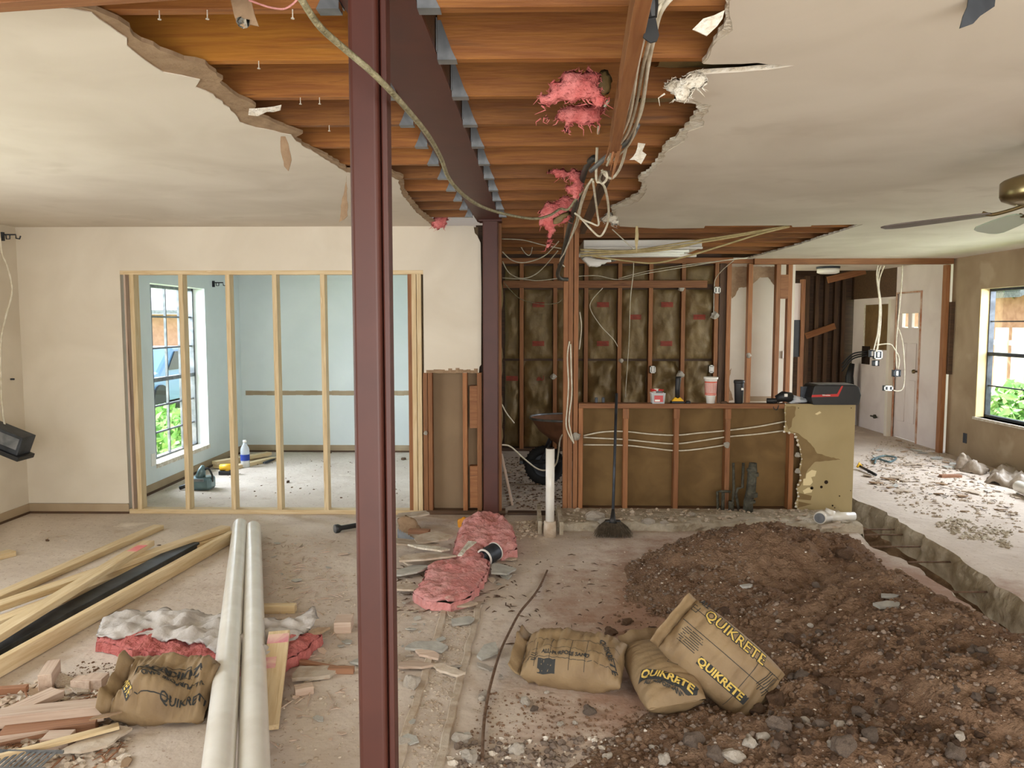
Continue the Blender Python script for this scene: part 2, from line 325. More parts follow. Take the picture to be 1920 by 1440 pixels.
# ---- ceilings
LH = [(180, 20), (210, 40), (238, 62), (243, 72), (275, 96), (310, 124), (345, 135), (378, 142), (392, 158), (412, 170), (445, 205), (462, 214), (512, 240), (548, 245), (556, 260), (600, 288), (650, 318), (700, 322), (728, 324), (752, 332), (757, 357), (786, 394), (815, 416)]
core = [C(*p) for p in LH]
LP = [(178, 22), (215, 50), (238, 72), (262, 92), (312, 128), (345, 140), (374, 146), (368, 160), (410, 172), (448, 206), (455, 216), (500, 236), (546, 250), (556, 262), (600, 290), (650, 321), (700, 325), (730, 328), (748, 336), (753, 360), (780, 396), (808, 418)]
# pull the bare-paper band back from the torn edge where it shows wide
LPw = [(172, 22), (205, 47), (238, 70), (238, 84), (272, 112), (306, 134), (375, 148), (366, 162), (400, 176), (440, 212), (450, 228), (480, 238), (546, 252), (555, 264), (600, 292), (650, 323), (700, 327), (730, 330), (748, 338), (752, 362), (780, 398), (808, 420)]
HE = [(180, 20), (222, 38), (243, 52), (250, 68), (300, 95), (345, 112), (385, 120), (405, 137), (425, 165), (448, 183), (480, 200), (470, 212), (520, 232), (568, 250), (552, 260), (580, 276), (632, 303), (650, 318), (700, 322), (728, 320), (754, 330), (757, 357), (786, 394), (815, 416)]
def edge_poly(pts, seed, amp, near, far, side):
    e = jag([C(*p) for p in pts], amp, .03, seed, False)
    ex0, ex1 = e[0], e[-1]
    return e
def wall_end(X): return Vector((X, WF, ZC))
eL = jag([Vector((C(*HE[0]).x-.25, 1.9, ZC)), Vector((C(*HE[0]).x-.1, 1.97, ZC))]+[C(*p) for p in HE], .009, .03, 11, False)+[Vector((C(833, 425).x, WF, ZC))]
pL = jag([Vector((C(*HE[0]).x-.3, 1.9, ZC))]+[C(*p) for p in LPw], .006, .04, 12, False)+[Vector((C(828, 425).x, WF, ZC))]
def sheet(name, pts, z0, z1, m):
    poly = [Vector((p.x, p.y, z0)) for p in pts]; return ST(MB().prism(poly, (0, 0, z1-z0)).build(name, m, origin=(0, 0, 0)))
sheet('ceiling', [Vector((XL-.1, -2, 0)), Vector((eL[0].x, -2, 0))]+eL+[Vector((XL-.1, WF, 0))], ZC, ZC+.013, 'paper')
sheet('ceiling', [Vector((XL-.1, -2, 0)), Vector((pL[0].x-.0, -2, 0))]+pL+[Vector((XL-.1, WF, 0))], ZC-.003, ZC, 'ceil')
# right sheet
RH = [(1360, 0), (1362, 36), (1345, 70), (1328, 100), (1316, 118)]
notch = [(1335, 119), (1390, 118), (1420, 116), (1440, 119), (1490, 121), (1440, 129), (1420, 130), (1390, 133), (1340, 136)]
RH2 = [(1310, 138), (1282, 150), (1262, 170), (1267, 190), (1308, 196), (1311, 206), (1293, 233), (1270, 255), (1249, 273), (1235, 300), (1218, 318), (1196, 334), (1204, 345), (1200, 362), (1170, 378), (1146, 388), (1152, 405), (1158, 420)]
e2 = [(1162, 424), (1240, 428), (1320, 427), (1322, 423), (1484, 422), (1486, 425), (1520, 424), (1522, 422)]
kx = 2.74
a0 = C(1360, 0)
eR = [Vector((a0.x+.06, -2, 0)), Vector((a0.x+.04, 1.6, 0))]+jag([C(*p) for p in RH], .008, .03, 21, False)+[C(*p) for p in notch]+jag([C(*p) for p in RH2], .012, .03, 22, False)+[C(*p) for p in e2]+[Vector((kx, C(1610, 420).y, 0))]+jag([Vector((kx, C(1610, 420).y, 0)), Vector((kx+.05, 8, 0)), Vector((kx+.02, YK-.05, 0))], .02, .04, 23, False)
Rpoly = eR+[Vector((XR+.1, YK-.05, 0)), Vector((XR+.1, -2, 0))]
sheet('ceiling', Rpoly, ZC, ZC+.013, 'gyp')
PR = [(1368, 0), (1372, 38), (1374, 55), (1345, 75), (1332, 100), (1318, 118)]
PR2 = [(1314, 138), (1296, 152), (1272, 188), (1300, 186), (1334, 196), (1320, 215), (1318, 236), (1290, 246), (1284, 264), (1250, 284), (1238, 306), (1222, 322), (1206, 336), (1212, 348), (1208, 364), (1198, 376), (1170, 388), (1152, 392), (1156, 408), (1162, 420)]
pR = [Vector((a0.x+.12, -2, 0)), Vector((a0.x+.10, 1.6, 0))]+jag([C(*p) for p in PR], .006, .04, 24, False)+[C(*p)+Vector((0, 0, 0)) for p in notch]+jag([C(*p) for p in PR2], .008, .04, 25, False)+[C(px, py) for px, py in e2]+[Vector((kx+.01, C(1610, 420).y, 0)), Vector((kx+.06, 8, 0)), Vector((kx+.03, YK-.05, 0)), Vector((XR+.1, YK-.05, 0)), Vector((XR+.1, -2, 0))]
sheet('ceiling', pR, ZC-.003, ZC, 'ceil')
ST(box('ceiling', (XL, WF+.11, ZC), (-.78, YK, ZC+.013), 'wallb'))                 # dining room
ST(box('ceiling', (2.6, YK, ZC-.004), (XR+.2, 11.9, ZC+.013), 'ceil'))              # back hall
ST(box('ceiling_attic_deck', (XL-.3, -2, 3.05), (XR+.3, 13, 3.1), 'dwood'))
for a, b in (((XL-.3, -2, ZC+.01), (XL-.2, 13, 3.05)), ((XR+.2, -2, ZC+.01), (XR+.3, 13, 3.05)), ((XL-.3, -2.1, ZC+.01), (XR+.3, -2, 3.05)), ((XL-.3, 12.9, ZC), (XR+.3, 13, 3.05))):
    ST(box('wall_attic', a, b, 'dwood'))
# ---- middle wall (drywall with framed opening)
ox0, ox1 = dp(232, 700, WF).x, dp(795, 700, WF).x; oz = dp(500, 507, WF).z; pz = dp(850, 699, WF).z; px1 = dp(902, 600, WF).x
mw = MB().box((XL-.1, WF, 0.09), (ox0, WF+.012, ZC)).box((ox0, WF, oz), (ox1, WF+.012, ZC))
mw.box((XL-.1, WF+.012, 0), (ox0-.02, WF+.1, ZC))
mw.prism([Vector((p.x, WF, p.z)) for p in [Vector((ox1, WF, pz))]+[Vector((px1-.02, WF, pz)), Vector((px1-.015, WF, pz+.05)), Vector((px1, WF, pz+.07)), Vector((px1+.004, WF, 1.9)), Vector((px1-.002, WF, 2.30)), Vector((px1-.03, WF, 2.36)), Vector((px1-.05, WF, 2.38)), Vector((px1-.06, WF, ZC)), Vector((ox1, WF, ZC))]], (0, .012, 0))
ST(mw.build('wall_middle', 'wallc'))
ST(box('wall_middle_dining_side', (ox0, WF+.1, oz+.01), (-.78, WF+.112, ZC), 'wallb'))
ST(box('wall_middle_dining_side', (XL, WF+.1, 0), (ox0-.02, WF+.112, ZC), 'wallb'))
ST(box('baseboard_middle', (XL, WF-.004, 0.0), (ox0, WF+.004, .085), 'tan'))
ST(box('trim_3', (XL, WF-.012, 0.0), (ox0, WF+.008, .018), 'dwood'))
# torn rims of the drywall panel
rim = MB()
for px, py in ((965, 60), (0, 0)): pass
for k in range(14):
    z = pz-.004+.006*random.random(); x = ox1+.02+k*(px1-ox1-.05)/14
    rim.box((x, WF-.004, z), (x+(px1-ox1)/15, WF+.004, z+.022+.02*random.random()))
ST(rim.build('trim_4', 'paper'))
# ---- left wall, front room, with an off-frame window
lw = MB()
for a, b in (((-2, 0), (1.4, ZC)), ((3.8, 0), (WF, ZC)), ((1.4, 0), (3.8, .6)), ((1.4, 2.1), (3.8, ZC))):
    lw.box((XL-.1, a[0], a[1]), (XL, b[0], b[1]))
ST(lw.build('wall_left', 'wallc')); ST(box('baseboard_left', (XL, 3.9, 0), (XL+.006, WF, .085), 'tan')); ST(box('trim_5', (XL, 3.9, 0), (XL+.014, WF, .018), 'dwood'))
# ---- dining room shell
XD = -3.6; YD = 9.65
wy0, wy1 = 7.35, sx(388, 700, XD).y; wz1 = sx(388, 542, XD).z; wz0 = sx(388, 836, XD).z
dw = MB()
for a, b in (((WF+.1, 0), (wy0, ZC)), ((wy1, 0), (YD, ZC)), ((wy0, 0), (wy1, wz0)), ((wy0, wz1), (wy1, ZC))):
    dw.box((XD-.2, a[0], a[1]), (XD, b[0], b[1]))
ST(dw.build('wall_dining_left', 'wallb'))
ST(box('wall_dining_back', (XD-.2, YD, 0), (-.78, YD+.1, ZC), 'wallb'))
cz = dp(600, 737, YD).z
rl = MB()
for k in range(30):
    x = XD+.05+k*(2.75/30); rl.box((x, YD-.003, cz-.03+.006*random.random()), (x+2.75/30, YD, cz+.025+.008*random.random()))
ST(rl.build('trim_6', 'tan')); ST(box('baseboard_dining_back', (XD, YD-.006, 0), (-.8, YD, .09), 'tan')); ST(box('baseboard_dining_left', (XD, WF+.12, 0), (XD+.006, YD, .09), 'tan'))
ST(box('trim_7', (XD, YD-.015, 0), (-.8, YD-.006, .02), 'dwood')); ST(box('trim_8', (XD+.006, WF+.12, 0), (XD+.02, YD, .02), 'dwood'))
ST(box('wall_dining_right', (-.80, WF+.11, 0), (-.78, YD, ZC), 'wallb'))
def window(name, X, y0, y1, z0, z1, cols, rows, meet, depth_sign, fr='galv', t=.03, mt=.009):
    w_ = empty(name, (X, (y0+y1)/2, z0)); ST(w_)
    f_ = MB()
    for a, b in (((y0, z0), (y0+t, z1)), ((y1-t, z0), (y1, z1)), ((y0, z0), (y1, z0+t)), ((y0, z1-t), (y1, z1)), ((y0, meet-.02), (y1, meet+.02))):
        f_.box((X-.03, a[0], a[1]), (X+.03, b[0], b[1]))
    f_.build('window_frame', fr, w_)
    g = MB()
    for i in range(1, cols): y = y0+(y1-y0)*i/cols; g.box((X-.012, y-mt, z0), (X+.012, y+mt, z1))
    for lo, hi in ((z0, meet), (meet, z1)):
        for j in range(1, rows): z = lo+(hi-lo)*j/rows; g.box((X-.0125, y0, z-mt), (X+.0125, y1, z+mt))
    g.build('muntins', fr, w_)
    MB().box((X-.002, y0, z0), (X+.002, y1, z1)).build('pane', 'glass', w_)
    return w_
window('window_1', XD-.16, wy0+.0, wy1, wz0, wz1, 4, 3, sx(372, 700, XD-.16).z, 1)
ST(box('window_1_sill', (XD-.2, wy0, wz0-.03), (XD+.015, wy1, wz0+.012), 'gyp'))
# ---- right wall
ry1 = sx(1834, 650, XR).y; ry0 = 5.9; rz1 = sx(1838, 542, XR).z; rz0 = sx(1832, 782, XR).z
dy1, dy0 = sx(1678, 700, XR).y, sx(1722, 700, XR).y; dz1 = sx(1722, 548, XR).z
YJ = YK
rw = MB()
for a, b in (((2.0, 0), (ry0, ZC)), ((ry1, 0), (YJ-.02, ZC)), ((ry0, 0), (ry1, rz0)), ((ry0, rz1), (ry1, ZC)), ((-2, 0), (1.2, ZC)), ((1.2, 0), (2.0, ZC))):
    rw.box((XR, a[0], a[1]), (XR+.16, b[0], b[1]))
ST(rw.build('wall_right', 'tan'))
window('window_2', XR+.13, ry0, ry1, rz0, rz1, 1, 2, sx(1850, 663, XR+.13).z, 1, fr='dmetal', mt=.007)
ST(box('window_2_sill', (XR-.02, ry0, rz0-.03), (XR+.16, ry1+.02, rz0), 'gyp'))
ST(box('window_2_reveal', (XR+.0, ry1-.012, rz0), (XR+.12, ry1+.001, rz1), mat('cream_reveal', hexc(214, 190, 140), rough=.8)))
# beyond the header the same wall is white, with the door in it
M['lav'] = mat('white_hall_paint', hexc(226, 214, 206), hexc(214, 200, 192), scale=2, bump=.05)
hw = MB()
for a, b in (((YJ+.12, 0), (dy0, ZC)), ((dy1, 0), (12.6, 2.02)), ((dy0, dz1), (dy1, ZC)), ((dy1, 2.02), (dy1+.05, ZC))):
    hw.box((XR, a[0], a[1]), (XR+.12, b[0], b[1]))
ST(hw.build('wall_hall_right', 'lav'))
d_ = empty('door_1', (XR+.03, (dy0+dy1)/2, 0)); ST(d_)
zt = dz1-.28; zb = zt-.2; q = dy1-dy0; db = MB(); y_ = [dy0+q*t for t in (0, .16, .42, .58, .84, 1)]
db.box((XR+.02, dy0, 0.01), (XR+.06, dy1, zb)).box((XR+.02, dy0, zt), (XR+.06, dy1, dz1))
for i in (0, 2, 4): db.box((XR+.02, y_[i], zb), (XR+.06, y_[i+1], zt))
for zz0, zz1 in ((.25, .85), (.98, 1.36)):
    for i in (1, 3): db.box((XR+.008, y_[i], zz0), (XR+.021, y_[i+1], zz1))
db.build('door_slab', 'lav', d_, bevel=.006)
for i in (1, 3): MB().box((XR+.035, y_[i], zb), (XR+.04, y_[i+1], zt)).build('lite', 'glass', d_)
MB().lathe((XR+.0, dy0+.07, .98), [(.0, -.05), (.026, -.045), (.03, -.02), (.014, -.01), (.012, .03)], 12, 'X').build('door_knob', 'brass', d_, smooth=True)
fr_ = MB().box((XR-.015, dy0-.025, 0), (XR+.01, dy0, dz1+.02)).box((XR-.015, dy1, 0), (XR+.01, dy1+.025, dz1+.02)).box((XR-.015, dy0, dz1), (XR+.01, dy1, dz1+.02))
ST(fr_.build('trim_9', mat('chipped_reddish_jamb', hexc(176, 120, 90), hexc(205, 180, 160), scale=8)))
jb = MB().box((XR-.08, dy1+.03, 0), (XR-.0, dy1+.11, 1.98)); ST(jb.build('trim_10', 'wallc'))
# stripped upper part of the hall wall: brown board panels between strips
sp_ = MB().box((XR-.004, dy1+.12, 1.24), (XR, 12.2, 1.92)); ST(sp_.build('wall_hall_right_bare', 'paperd'))
st_ = MB()
for k, yy in enumerate((11.65, 12.15)): st_.box((XR-.006, yy, 1.2), (XR-.002, yy+.05, 1.94))
ST(st_.build('trim_11', 'gyp'))
ST(box('wall_hall_right_rough', (XR, dy1+.05, 2.02), (XR+.1, 12.7, ZC), 'dwood'))
ST(box('wall_far', (2.5, 12.7, 0), (XR+.3, 12.8, ZC), 'dwood'))
ST(box('wall_front_end', (XL-.1, -2.1, 0), (-1.7, -2, ZC), 'wallc')); ST(box('wall_front_end', (4.1, -2.1, 0), (XR, -2, ZC), 'wallc'))
ST(box('wall_front_end', (-1.7, -2.1, 2.45), (4.1, -2, ZC+.02), 'wallc'))
# kitchen left and back sheathing
ST(box('wall_kitchen_left', (-.42, WF+.13, 0), (-.36, YK, ZC+.02), 'dwood'))
ST(box('wall_kitchen_back', (-.78, YK+.1, 0), (dp(1350, 600, YK+.1).x, YK+.16, ZC+.3), 'dwood'))
# ---- outside
ST(box('floor_yard', (XR+.3, 2, -.5), (40, 40, -.35), 'grass')); ST(box('floor_yard', (-40, 2, -.5), (XL-.35, 40, -.35), 'grass'))
# ---- perimeter floor strip under the opening
# ================================================================ STEEL
def steel_tube(name, cx, cy, wx, wy, z0, z1, label, flange=False):
    r = .012; t = empty(name, (cx, cy, z0)); pr = []
    for sxn, syn, a0 in ((1, 1, 0), (-1, 1, 90), (-1, -1, 180), (1, -1, 270)):
        for k in range(5):
            a = math.radians(a0+k*22.5); pr.append((cx+sxn*(wx/2-r)+r*math.cos(a), cy+syn*(wy/2-r)+r*math.sin(a)))
    vs = [(x, y, z) for z in (z0+.012, z1-.012) for x, y in pr]; n = len(pr); fs = [(i, (i+1) % n, (i+1) % n+n, i+n) for i in range(n)]
    o = MB().add(vs, fs).build('shaft', 'steel', t)
    if flange: MB().box((cx+wx/2+.003, cy-wy/2+.02, z0+.012), (cx+wx/2+.019, cy+wy/2-.01, z1-.012)).build('side_flange', 'steel', t, bevel=.004)
    o2 = MB().box((cx-wx/2-.05, cy-wy/2-.03, z0), (cx+wx/2+.05, cy+wy/2+.03, z0+.012)).build('base_plate', 'steel', t)
    MB().box((cx-wx/2-.03, cy-wy/2-.02, z1-.012), (cx+wx/2+.03, cy+wy/2+.02, z1)).build('cap_plate', 'steel', t)
    T(t, label, 'column', 'steel columns'); return t
ZB = 2.475
bx0 = Vector((-.395, 1.75, 0)); bx1 = Vector((-.30, 6.52, 0))
def bxat(y): return bx0.x+(bx1.x-bx0.x)*(y-bx0.y)/(bx1.y-bx0.y)
c1 = steel_tube('steel_column', dp(689, 700, 1.95).x, 1.99, .074, .09, 0, ZB, 'red oxide steel column in the foreground reaching the near end of the beam', True)
c2 = steel_tube('steel_column', dp(920, 700, 6.36).x, 6.40, .128, .1, 0, ZB, 'red oxide steel column beside the drywall panel at the far end of the beam')
t = empty('steel_beam', (bxat(4), 4, ZB)); T(t, 'long dark red steel beam running through the opened ceiling', 'beam')
def skewbox(x0, x1, y0, y1, z0, z1):
    return MB().add([(bxat(y0)+x0, y0, z0), (bxat(y0)+x1, y0, z0), (bxat(y1)+x1, y1, z0), (bxat(y1)+x0, y1, z0), (bxat(y0)+x0, y0, z1), (bxat(y0)+x1, y0, z1), (bxat(y1)+x1, y1, z1), (bxat(y1)+x0, y1, z1)],
                    [(0, 3, 2, 1), (4, 5, 6, 7), (0, 1, 5, 4), (1, 2, 6, 5), (2, 3, 7, 6), (3, 0, 4, 7)])
skewbox(-.10, .10, 1.8, 6.5, ZB, ZB+.014).build('bottom_flange', 'steel', t)
skewbox(-.006, .006, 1.8, 6.5, ZB+.014, ZB+.26).build('web', 'steel', t)
skewbox(-.10, .10, 1.8, 6.5, ZB+.26, ZB+.274).build('top_flange', 'steel', t)
skewbox(-.10, -.07, 1.8, 6.5, ZB+.014, ZB+.20).build('nailer', 'dwood', t)
skewbox(.07, .10, 1.8, 6.5, ZB+.014, ZB+.20).build('nailer', 'dwood', t)
# ================================================================ JOISTS
ORD = ['first', 'second', 'third', 'fourth', 'fifth', 'sixth', 'seventh', 'eighth', 'ninth', 'tenth', 'eleventh', 'twelfth']
JH = .185; JZ = 2.457
def hanger(parent, X, Y, s):
    m = MB(); z0 = JZ-.003
    m.box((X, Y-.021, z0), (X+s*.06, Y+.021, z0+.003))
    for q in (-1, 1): m.prism([(X, Y+q*.021, z0), (X+s*.06, Y+q*.021, z0), (X+s*.045, Y+q*.021, z0+.03), (X+s*.012, Y+q*.021, z0+.12), (X, Y+q*.021, z0+.12)], (0, q*.0018, 0))
    m.box((X-s*.001, Y-.045, z0+.02), (X+s*.002, Y+.045, z0+.12))
    m.build('joist_hanger', 'galv', parent)
for k in range(11):
    Y = 2.10+.395*k
    for s, wall, nm in ((-1, XL, 'left'), (1, XR, 'right')):
        X = bxat(Y)+s*.103; r_ = empty('ceiling_joist', (X, Y, JZ))
        T(r_, f'{ORD[k]} ceiling joist from the camera, hung on the {nm} side of the steel beam', 'joist', f'ceiling joists {nm} of the beam')
        mm = 'honey' if (k == 1 and s < 0) else 'joist'
        board('timber', (X, Y, JZ+JH/2), (wall+(0.02 if s < 0 else -.02), Y+.0, JZ+JH/2), .038, JH, mm, r_)
        hanger(r_, X, Y, s)
for k in range(7):
    Y = 6.72+.42*k; o = board('ceiling_joist', (-.35, Y, JZ+JH/2), (XR-.05, Y, JZ+JH/2), .038, JH, 'joist')
    T(o, f'{ORD[k]} joist past the old wall line above the stripped kitchen', 'joist', 'kitchen ceiling joists')
o = board('ceiling_board', (-2.3, 1.975, 2.412), (-.62, 1.745, 2.412), .05, .10, 'old'); T(o, 'reddish timber crossing the top left corner below the joists', 'board')
# nails poking from joist undersides
nl = MB()
for px, py in ((305, 25), (420, 50), (503, 132), (565, 40), (580, 200), (612, 197), (632, 250)):
    p = fl(px, py, JZ); p.y = 2.10+.395*round((p.y-2.10)/.395)-.012; nl = MB().tube([p+Vector((0, 0, .01)), p-Vector((0, 0, .022))], .0016, 6).lathe(p-Vector((0, 0, .024)), [(.005, 0), (.005, .002)], 8)
    T(nl.build('nail', 'gyp'), 'pale drywall nail sticking down from a bare joist edge', 'nail', 'nails in the joist edges')
# insulation batts lying between the joists right of the hanging plate
for k in range(9):
    Y = 2.30+.395*k; x0, x1 = (.45, 2.4) if k not in (0,) else (.9, 2.2)
    vs = []; fs = []; n_ = 40; m_ = 8
    for i in range(n_+1):
        for j in range(m_+1):
            x = x0+(x1-x0)*i/n_; y = Y-.17+.34*j/m_
            vs.append((x, y, 2.56-.05*math.sin(math.pi*j/m_)+.02*fbm(x, y, k, 4)))
    for i in range(n_):
        for j in range(m_): a = i*(m_+1)+j; fs.append((a, a+1, a+m_+2, a+m_+1))
    o = MB().add(vs, fs).add([(v[0], v[1], 2.64) for v in vs], fs).build('ceiling_insulation_batt', 'kraft', smooth=True)
    T(o, f'brown paper faced insulation between joists, {ORD[k]} bay right of the hanging plate', 'insulation', 'ceiling insulation')
    if k in (3, 4):
        lb = MB()
        for q in range(3): x = .95+q*.42; lb.box((x, Y-.07, 2.507), (x+.2, Y+.07, 2.510))
        lb.build('printed_label', 'redink', o)
# hanging top plate of the removed wall
pA = fl(1208, -40, 2.40); pB = fl(1152, 268, 2.40); pC = fl(1112, 420, 2.40)
o = board('hanging_top_plate', pA, pB, .04, .085, 'old'); T(o, 'long reddish old wall plate hanging below the joists with cables along it', 'board')
for k in range(7):   # splintered end
    a = pB+Vector((random.uniform(-.02, .02), -.05, random.uniform(-.03, .03))); b = a+Vector((random.uniform(-.03, .01), random.uniform(.05, .3), random.uniform(-.16, -.02)))
    MB().tube([a, (a+b)/2+Vector((.005, 0, .01)), b], [.009, .006, .001], 5).build('splinter', 'old', None)
    q = bpy.data.objects['splinter' if k == 0 else f'splinter.{k:03d}']; q.parent = o; q.matrix_parent_inverse = (Matrix.Translation(o.location) @ o.rotation_quaternion.to_matrix().to_4x4()).inverted()
o = board('hanging_top_plate', fl(1137, 330, 2.42), fl(1092, 432, 2.40), .04, .06, 'dwood'); T(o, 'short dark splintered plate piece behind the black conduit', 'board')
# ================================================================ WALL FRAMING
def stud(px, Y, z0, z1, m, label, group, wx=.038, wy=.089, py=800, name='wall_stud'):
    x = dp(px, py, Y).x; o = board(name, (x, Y+wy/2, z0), (x, Y+wy/2, z1), wx, wy, m, up=(0, 1, 0)); T(o, label, 'stud', group); return o
NF = 'new studs in the dining opening'
zp = oz-.0
o = board('bottom_plate', (ox0, WF+.045, .019), (dp(790, 968, WF).x, WF+.045, .019), .089, .038, 'new'); T(o, 'pale new bottom plate under the studs of the dining opening', 'plate')
o = board('top_plate', (ox0, WF+.045, zp-.017), (ox1, WF+.045, zp-.017), .089, .034, 'new'); T(o, 'pale new top plate across the head of the dining opening', 'plate')
for k, (px, py) in enumerate(((262, 940), (352, 940), (438, 940), (524, 940), (612, 940), (702, 940))):
    stud(px, WF, .038, zp-.034, 'new', f'{ORD[k]} new pine stud from the left in the dining opening', NF, py=py)
x = dp(236, 700, WF).x; o = board('wall_stud', (x+.012, WF+.05, 0), (x+.012, WF+.05, zp), .016, .08, 'pinkw', up=(0, 1, 0)); T(o, 'old dusty trimmer strip at the left side of the dining opening', 'stud')
stud(771, WF, .038, zp-.03, 'old', 'old orange stud at the right edge of the dining opening', 'jamb studs')
stud(779.5, WF-.002, 0, zp-.03, 'new', 'pale new jamb stud, left of the pair', 'jamb studs', py=940)
stud(788.8, WF-.002, 0, zp-.03, 'new', 'pale new jamb stud, right of the pair', 'jamb studs', py=940)
stud(797.8, WF, .038, pz, 'old', 'old stud below the hanging drywall panel, nearest the new jamb', 'cripples under the panel')
stud(806.8, WF, .038, pz, 'old', 'old stud below the hanging drywall panel, second from the new jamb', 'cripples under the panel', wx=.036)
stud(872, WF, .038, pz, 'old', 'old stud between brown board and dark recess under the panel', 'cripples under the panel')
stud(899, WF, .038, pz, 'old', 'old stud tight against the far steel column on its left', 'cripples under the panel')
o = ST(box('wall_panel_back', (ox1-.03, WF+.095, 0), (-.40, WF+.11, ZC), mat('taupe_board_back', hexc(138, 116, 90), hexc(128, 106, 82), scale=2)))
x0, x1 = dp(876, 800, WF).x+.02, dp(896, 800, WF).x-.0
o = board('blocking', (x0, WF+.05, dp(885, 790, WF).z+.12), (x1, WF+.05, dp(885, 790, WF).z+.12), .08, .36, 'old', up=(0, 0, 1)); T(o, 'upper wood block filling the recess left of the far column', 'block', 'recess blocks')
o = board('blocking', (x0, WF+.05, .24), (x1, WF+.05, .24), .08, .36, 'old', up=(0, 0, 1)); T(o, 'lower wood block filling the recess left of the far column', 'block', 'recess blocks')
o = board('bottom_plate', (dp(792, 968, WF).x, WF+.045, .019), (-.17, WF+.045, .019), .09, .038, 'dwood'); T(o, 'dusty dark bottom plate below the drywall panel and far column', 'plate')
o = board('bottom_plate', (-.15, WF+.045, .01), (.36, WF+.045, .01), .09, .02, 'dwood'); T(o, 'thin dusty sill board across the kitchen doorway', 'plate')
stud(936, WF, .03, ZC+.02, 'old', 'full height old stud just right of the far steel column', 'kitchen doorway studs')
for k, px in enumerate((1060, 1069, 1079)):
    stud(px, WF, .03, ZC+.02, 'old', f'{ORD[k]} full height stud from the left in the post beside the bar', 'kitchen doorway studs', wy=.089 if k != 1 else .07)
stud(1089, WF, .06, dp(1089, 765, WF).z, 'old', 'short stud at the left end of the bar wall', 'bar wall studs')
# ---- bar half wall
bz = dp(1300, 757, WF).z; bxl, bxr = dp(1085, 760, WF).x, dp(1603, 760, WF).x
o = board('bar_top_plate', (bxl, WF+.05, bz-.02), (bxr-.01, WF+.05, bz-.02), .11, .04, 'old'); T(o, 'rough wooden top plate of the bar half wall holding cups and tools', 'plate')
for k, px in enumerate((1173, 1268, 1364)):
    o = stud(px, WF+.004, .04, bz-.04, 'old', f'{ORD[k]} stud from the left in the middle of the bar wall', 'bar wall studs', py=850, wx=.04)
    c = dp(px, 785, WF-.0); b = board('bar_top_cleat', (c.x, WF-.01, bz-.04), (c.x, WF-.01, bz-.125), .05, .03, 'old', up=(0, 1, 0)); T(b, f'{ORD[k]} short block from the left under the bar top plate', 'block', 'blocks under the bar top')
stud(1487-3, WF+.01, .04, bz-.04, 'old', 'stud behind the torn edge of the cream bar board', 'bar wall studs', py=850)
o = board('bottom_plate', (bxl, WF+.05, .05), (dp(1475, 970, WF).x, WF+.05, .05), .09, .03, 'dwood'); T(o, 'dusty bottom plate of the bar half wall', 'plate')
o = box('wall_bar_back', (bxl, WF+.097, .03), (bxr-.01, WF+.11, bz-.04), 'paperd'); ST(o)
# cream board on the right of the bar with a torn left edge
tb = [(1471, 757), (1472, 790), (1470, 809), (1488, 813), (1494, 825), (1498, 842), (1503, 860), (1497, 880), (1500, 900), (1492, 916), (1496, 930), (1490, 943), (1494, 955), (1490, 968), (1494, 975)]
edge = [dp(px, py, WF) for px, py in tb]; e_ = []
for a, b in zip(edge[:-1], edge[1:]):
    for q in range(4): p = a.lerp(b, q/4); e_.append(Vector((p.x+random.uniform(-.005, .005), WF-.012, p.z)))
zb0 = dp(1590, 972, WF).z
e_.append(Vector((edge[-1].x, WF-.012, zb0))); poly = e_+[Vector((bxr, WF-.012, zb0)), Vector((bxr, WF-.012, bz))]
root = MB().prism(poly, (0, .012, 0)).build('bar_drywall_panel', 'bard'); T(root, 'cream drywall panel with a torn left edge on the right of the bar', 'panel')
gy = MB()
for p in e_[::2]:
    m_ = rockmesh('tmp', int(p.z*977) % 50, 1); k = len(gy.v); s_ = random.uniform(.006, .013); gy.add([(v.co.x*s_+p.x, v.co.y*.006+WF-.016, v.co.z*s_*1.2+p.z) for v in m_.vertices], [tuple(f.vertices) for f in m_.polygons]); bpy.data.meshes.remove(m_)
gy.build('torn_gypsum_edge', 'gyp', root)
def patch(name, pts, Y, m, parent, th=.0015, step=.02, amp=.004):
    w_ = [dp(px, py, Y) for px, py in pts]; f_ = []
    for a, b in zip(w_, w_[1:]+w_[:1]):
        n_ = max(1, int((b-a).length/step))
        for q in range(n_): p = a.lerp(b, q/n_); f_.append(Vector((p.x+(random.uniform(-amp, amp) if q else 0), Y, p.z+(random.uniform(-amp, amp) if q else 0))))
    return MB().prism(f_, (0, -th, 0)).build(name, m, parent)
Yb = WF-.0121
patch('scraped_paper_patch', [(1472, 805), (1489, 812), (1500, 835), (1504, 862), (1500, 895), (1494, 915), (1500, 912), (1508, 898), (1515, 880), (1528, 866), (1576, 862), (1532, 850), (1520, 832), (1508, 822), (1496, 812)], Yb, 'bars', root)
patch('scraped_paper_patch', [(1474, 762), (1492, 762), (1491, 780), (1486, 785), (1484, 800), (1478, 806), (1473, 790)], Yb, 'bars', root)
for pts in ([(1498, 924), (1522, 930), (1520, 938), (1497, 936)], [(1497, 940), (1522, 945), (1496, 952)]): patch('scraped_paper_patch', pts, Yb, 'bars', root, amp=.001)
for pts in ([(1512, 888), (1522, 881), (1531, 883), (1528, 893), (1511, 897)], [(1506, 898), (1521, 895), (1524, 904), (1519, 910), (1506, 910)], [(1505, 920), (1515, 914), (1524, 915), (1522, 923), (1508, 926)], [(1528, 776), (1537, 771), (1540, 774), (1532, 778)]):
    patch('bare_cream_patch', pts, Yb-.001, mat('light_plaster', hexc(224, 206, 160)) if 'lp' not in M else M['lp'], root, amp=.001)
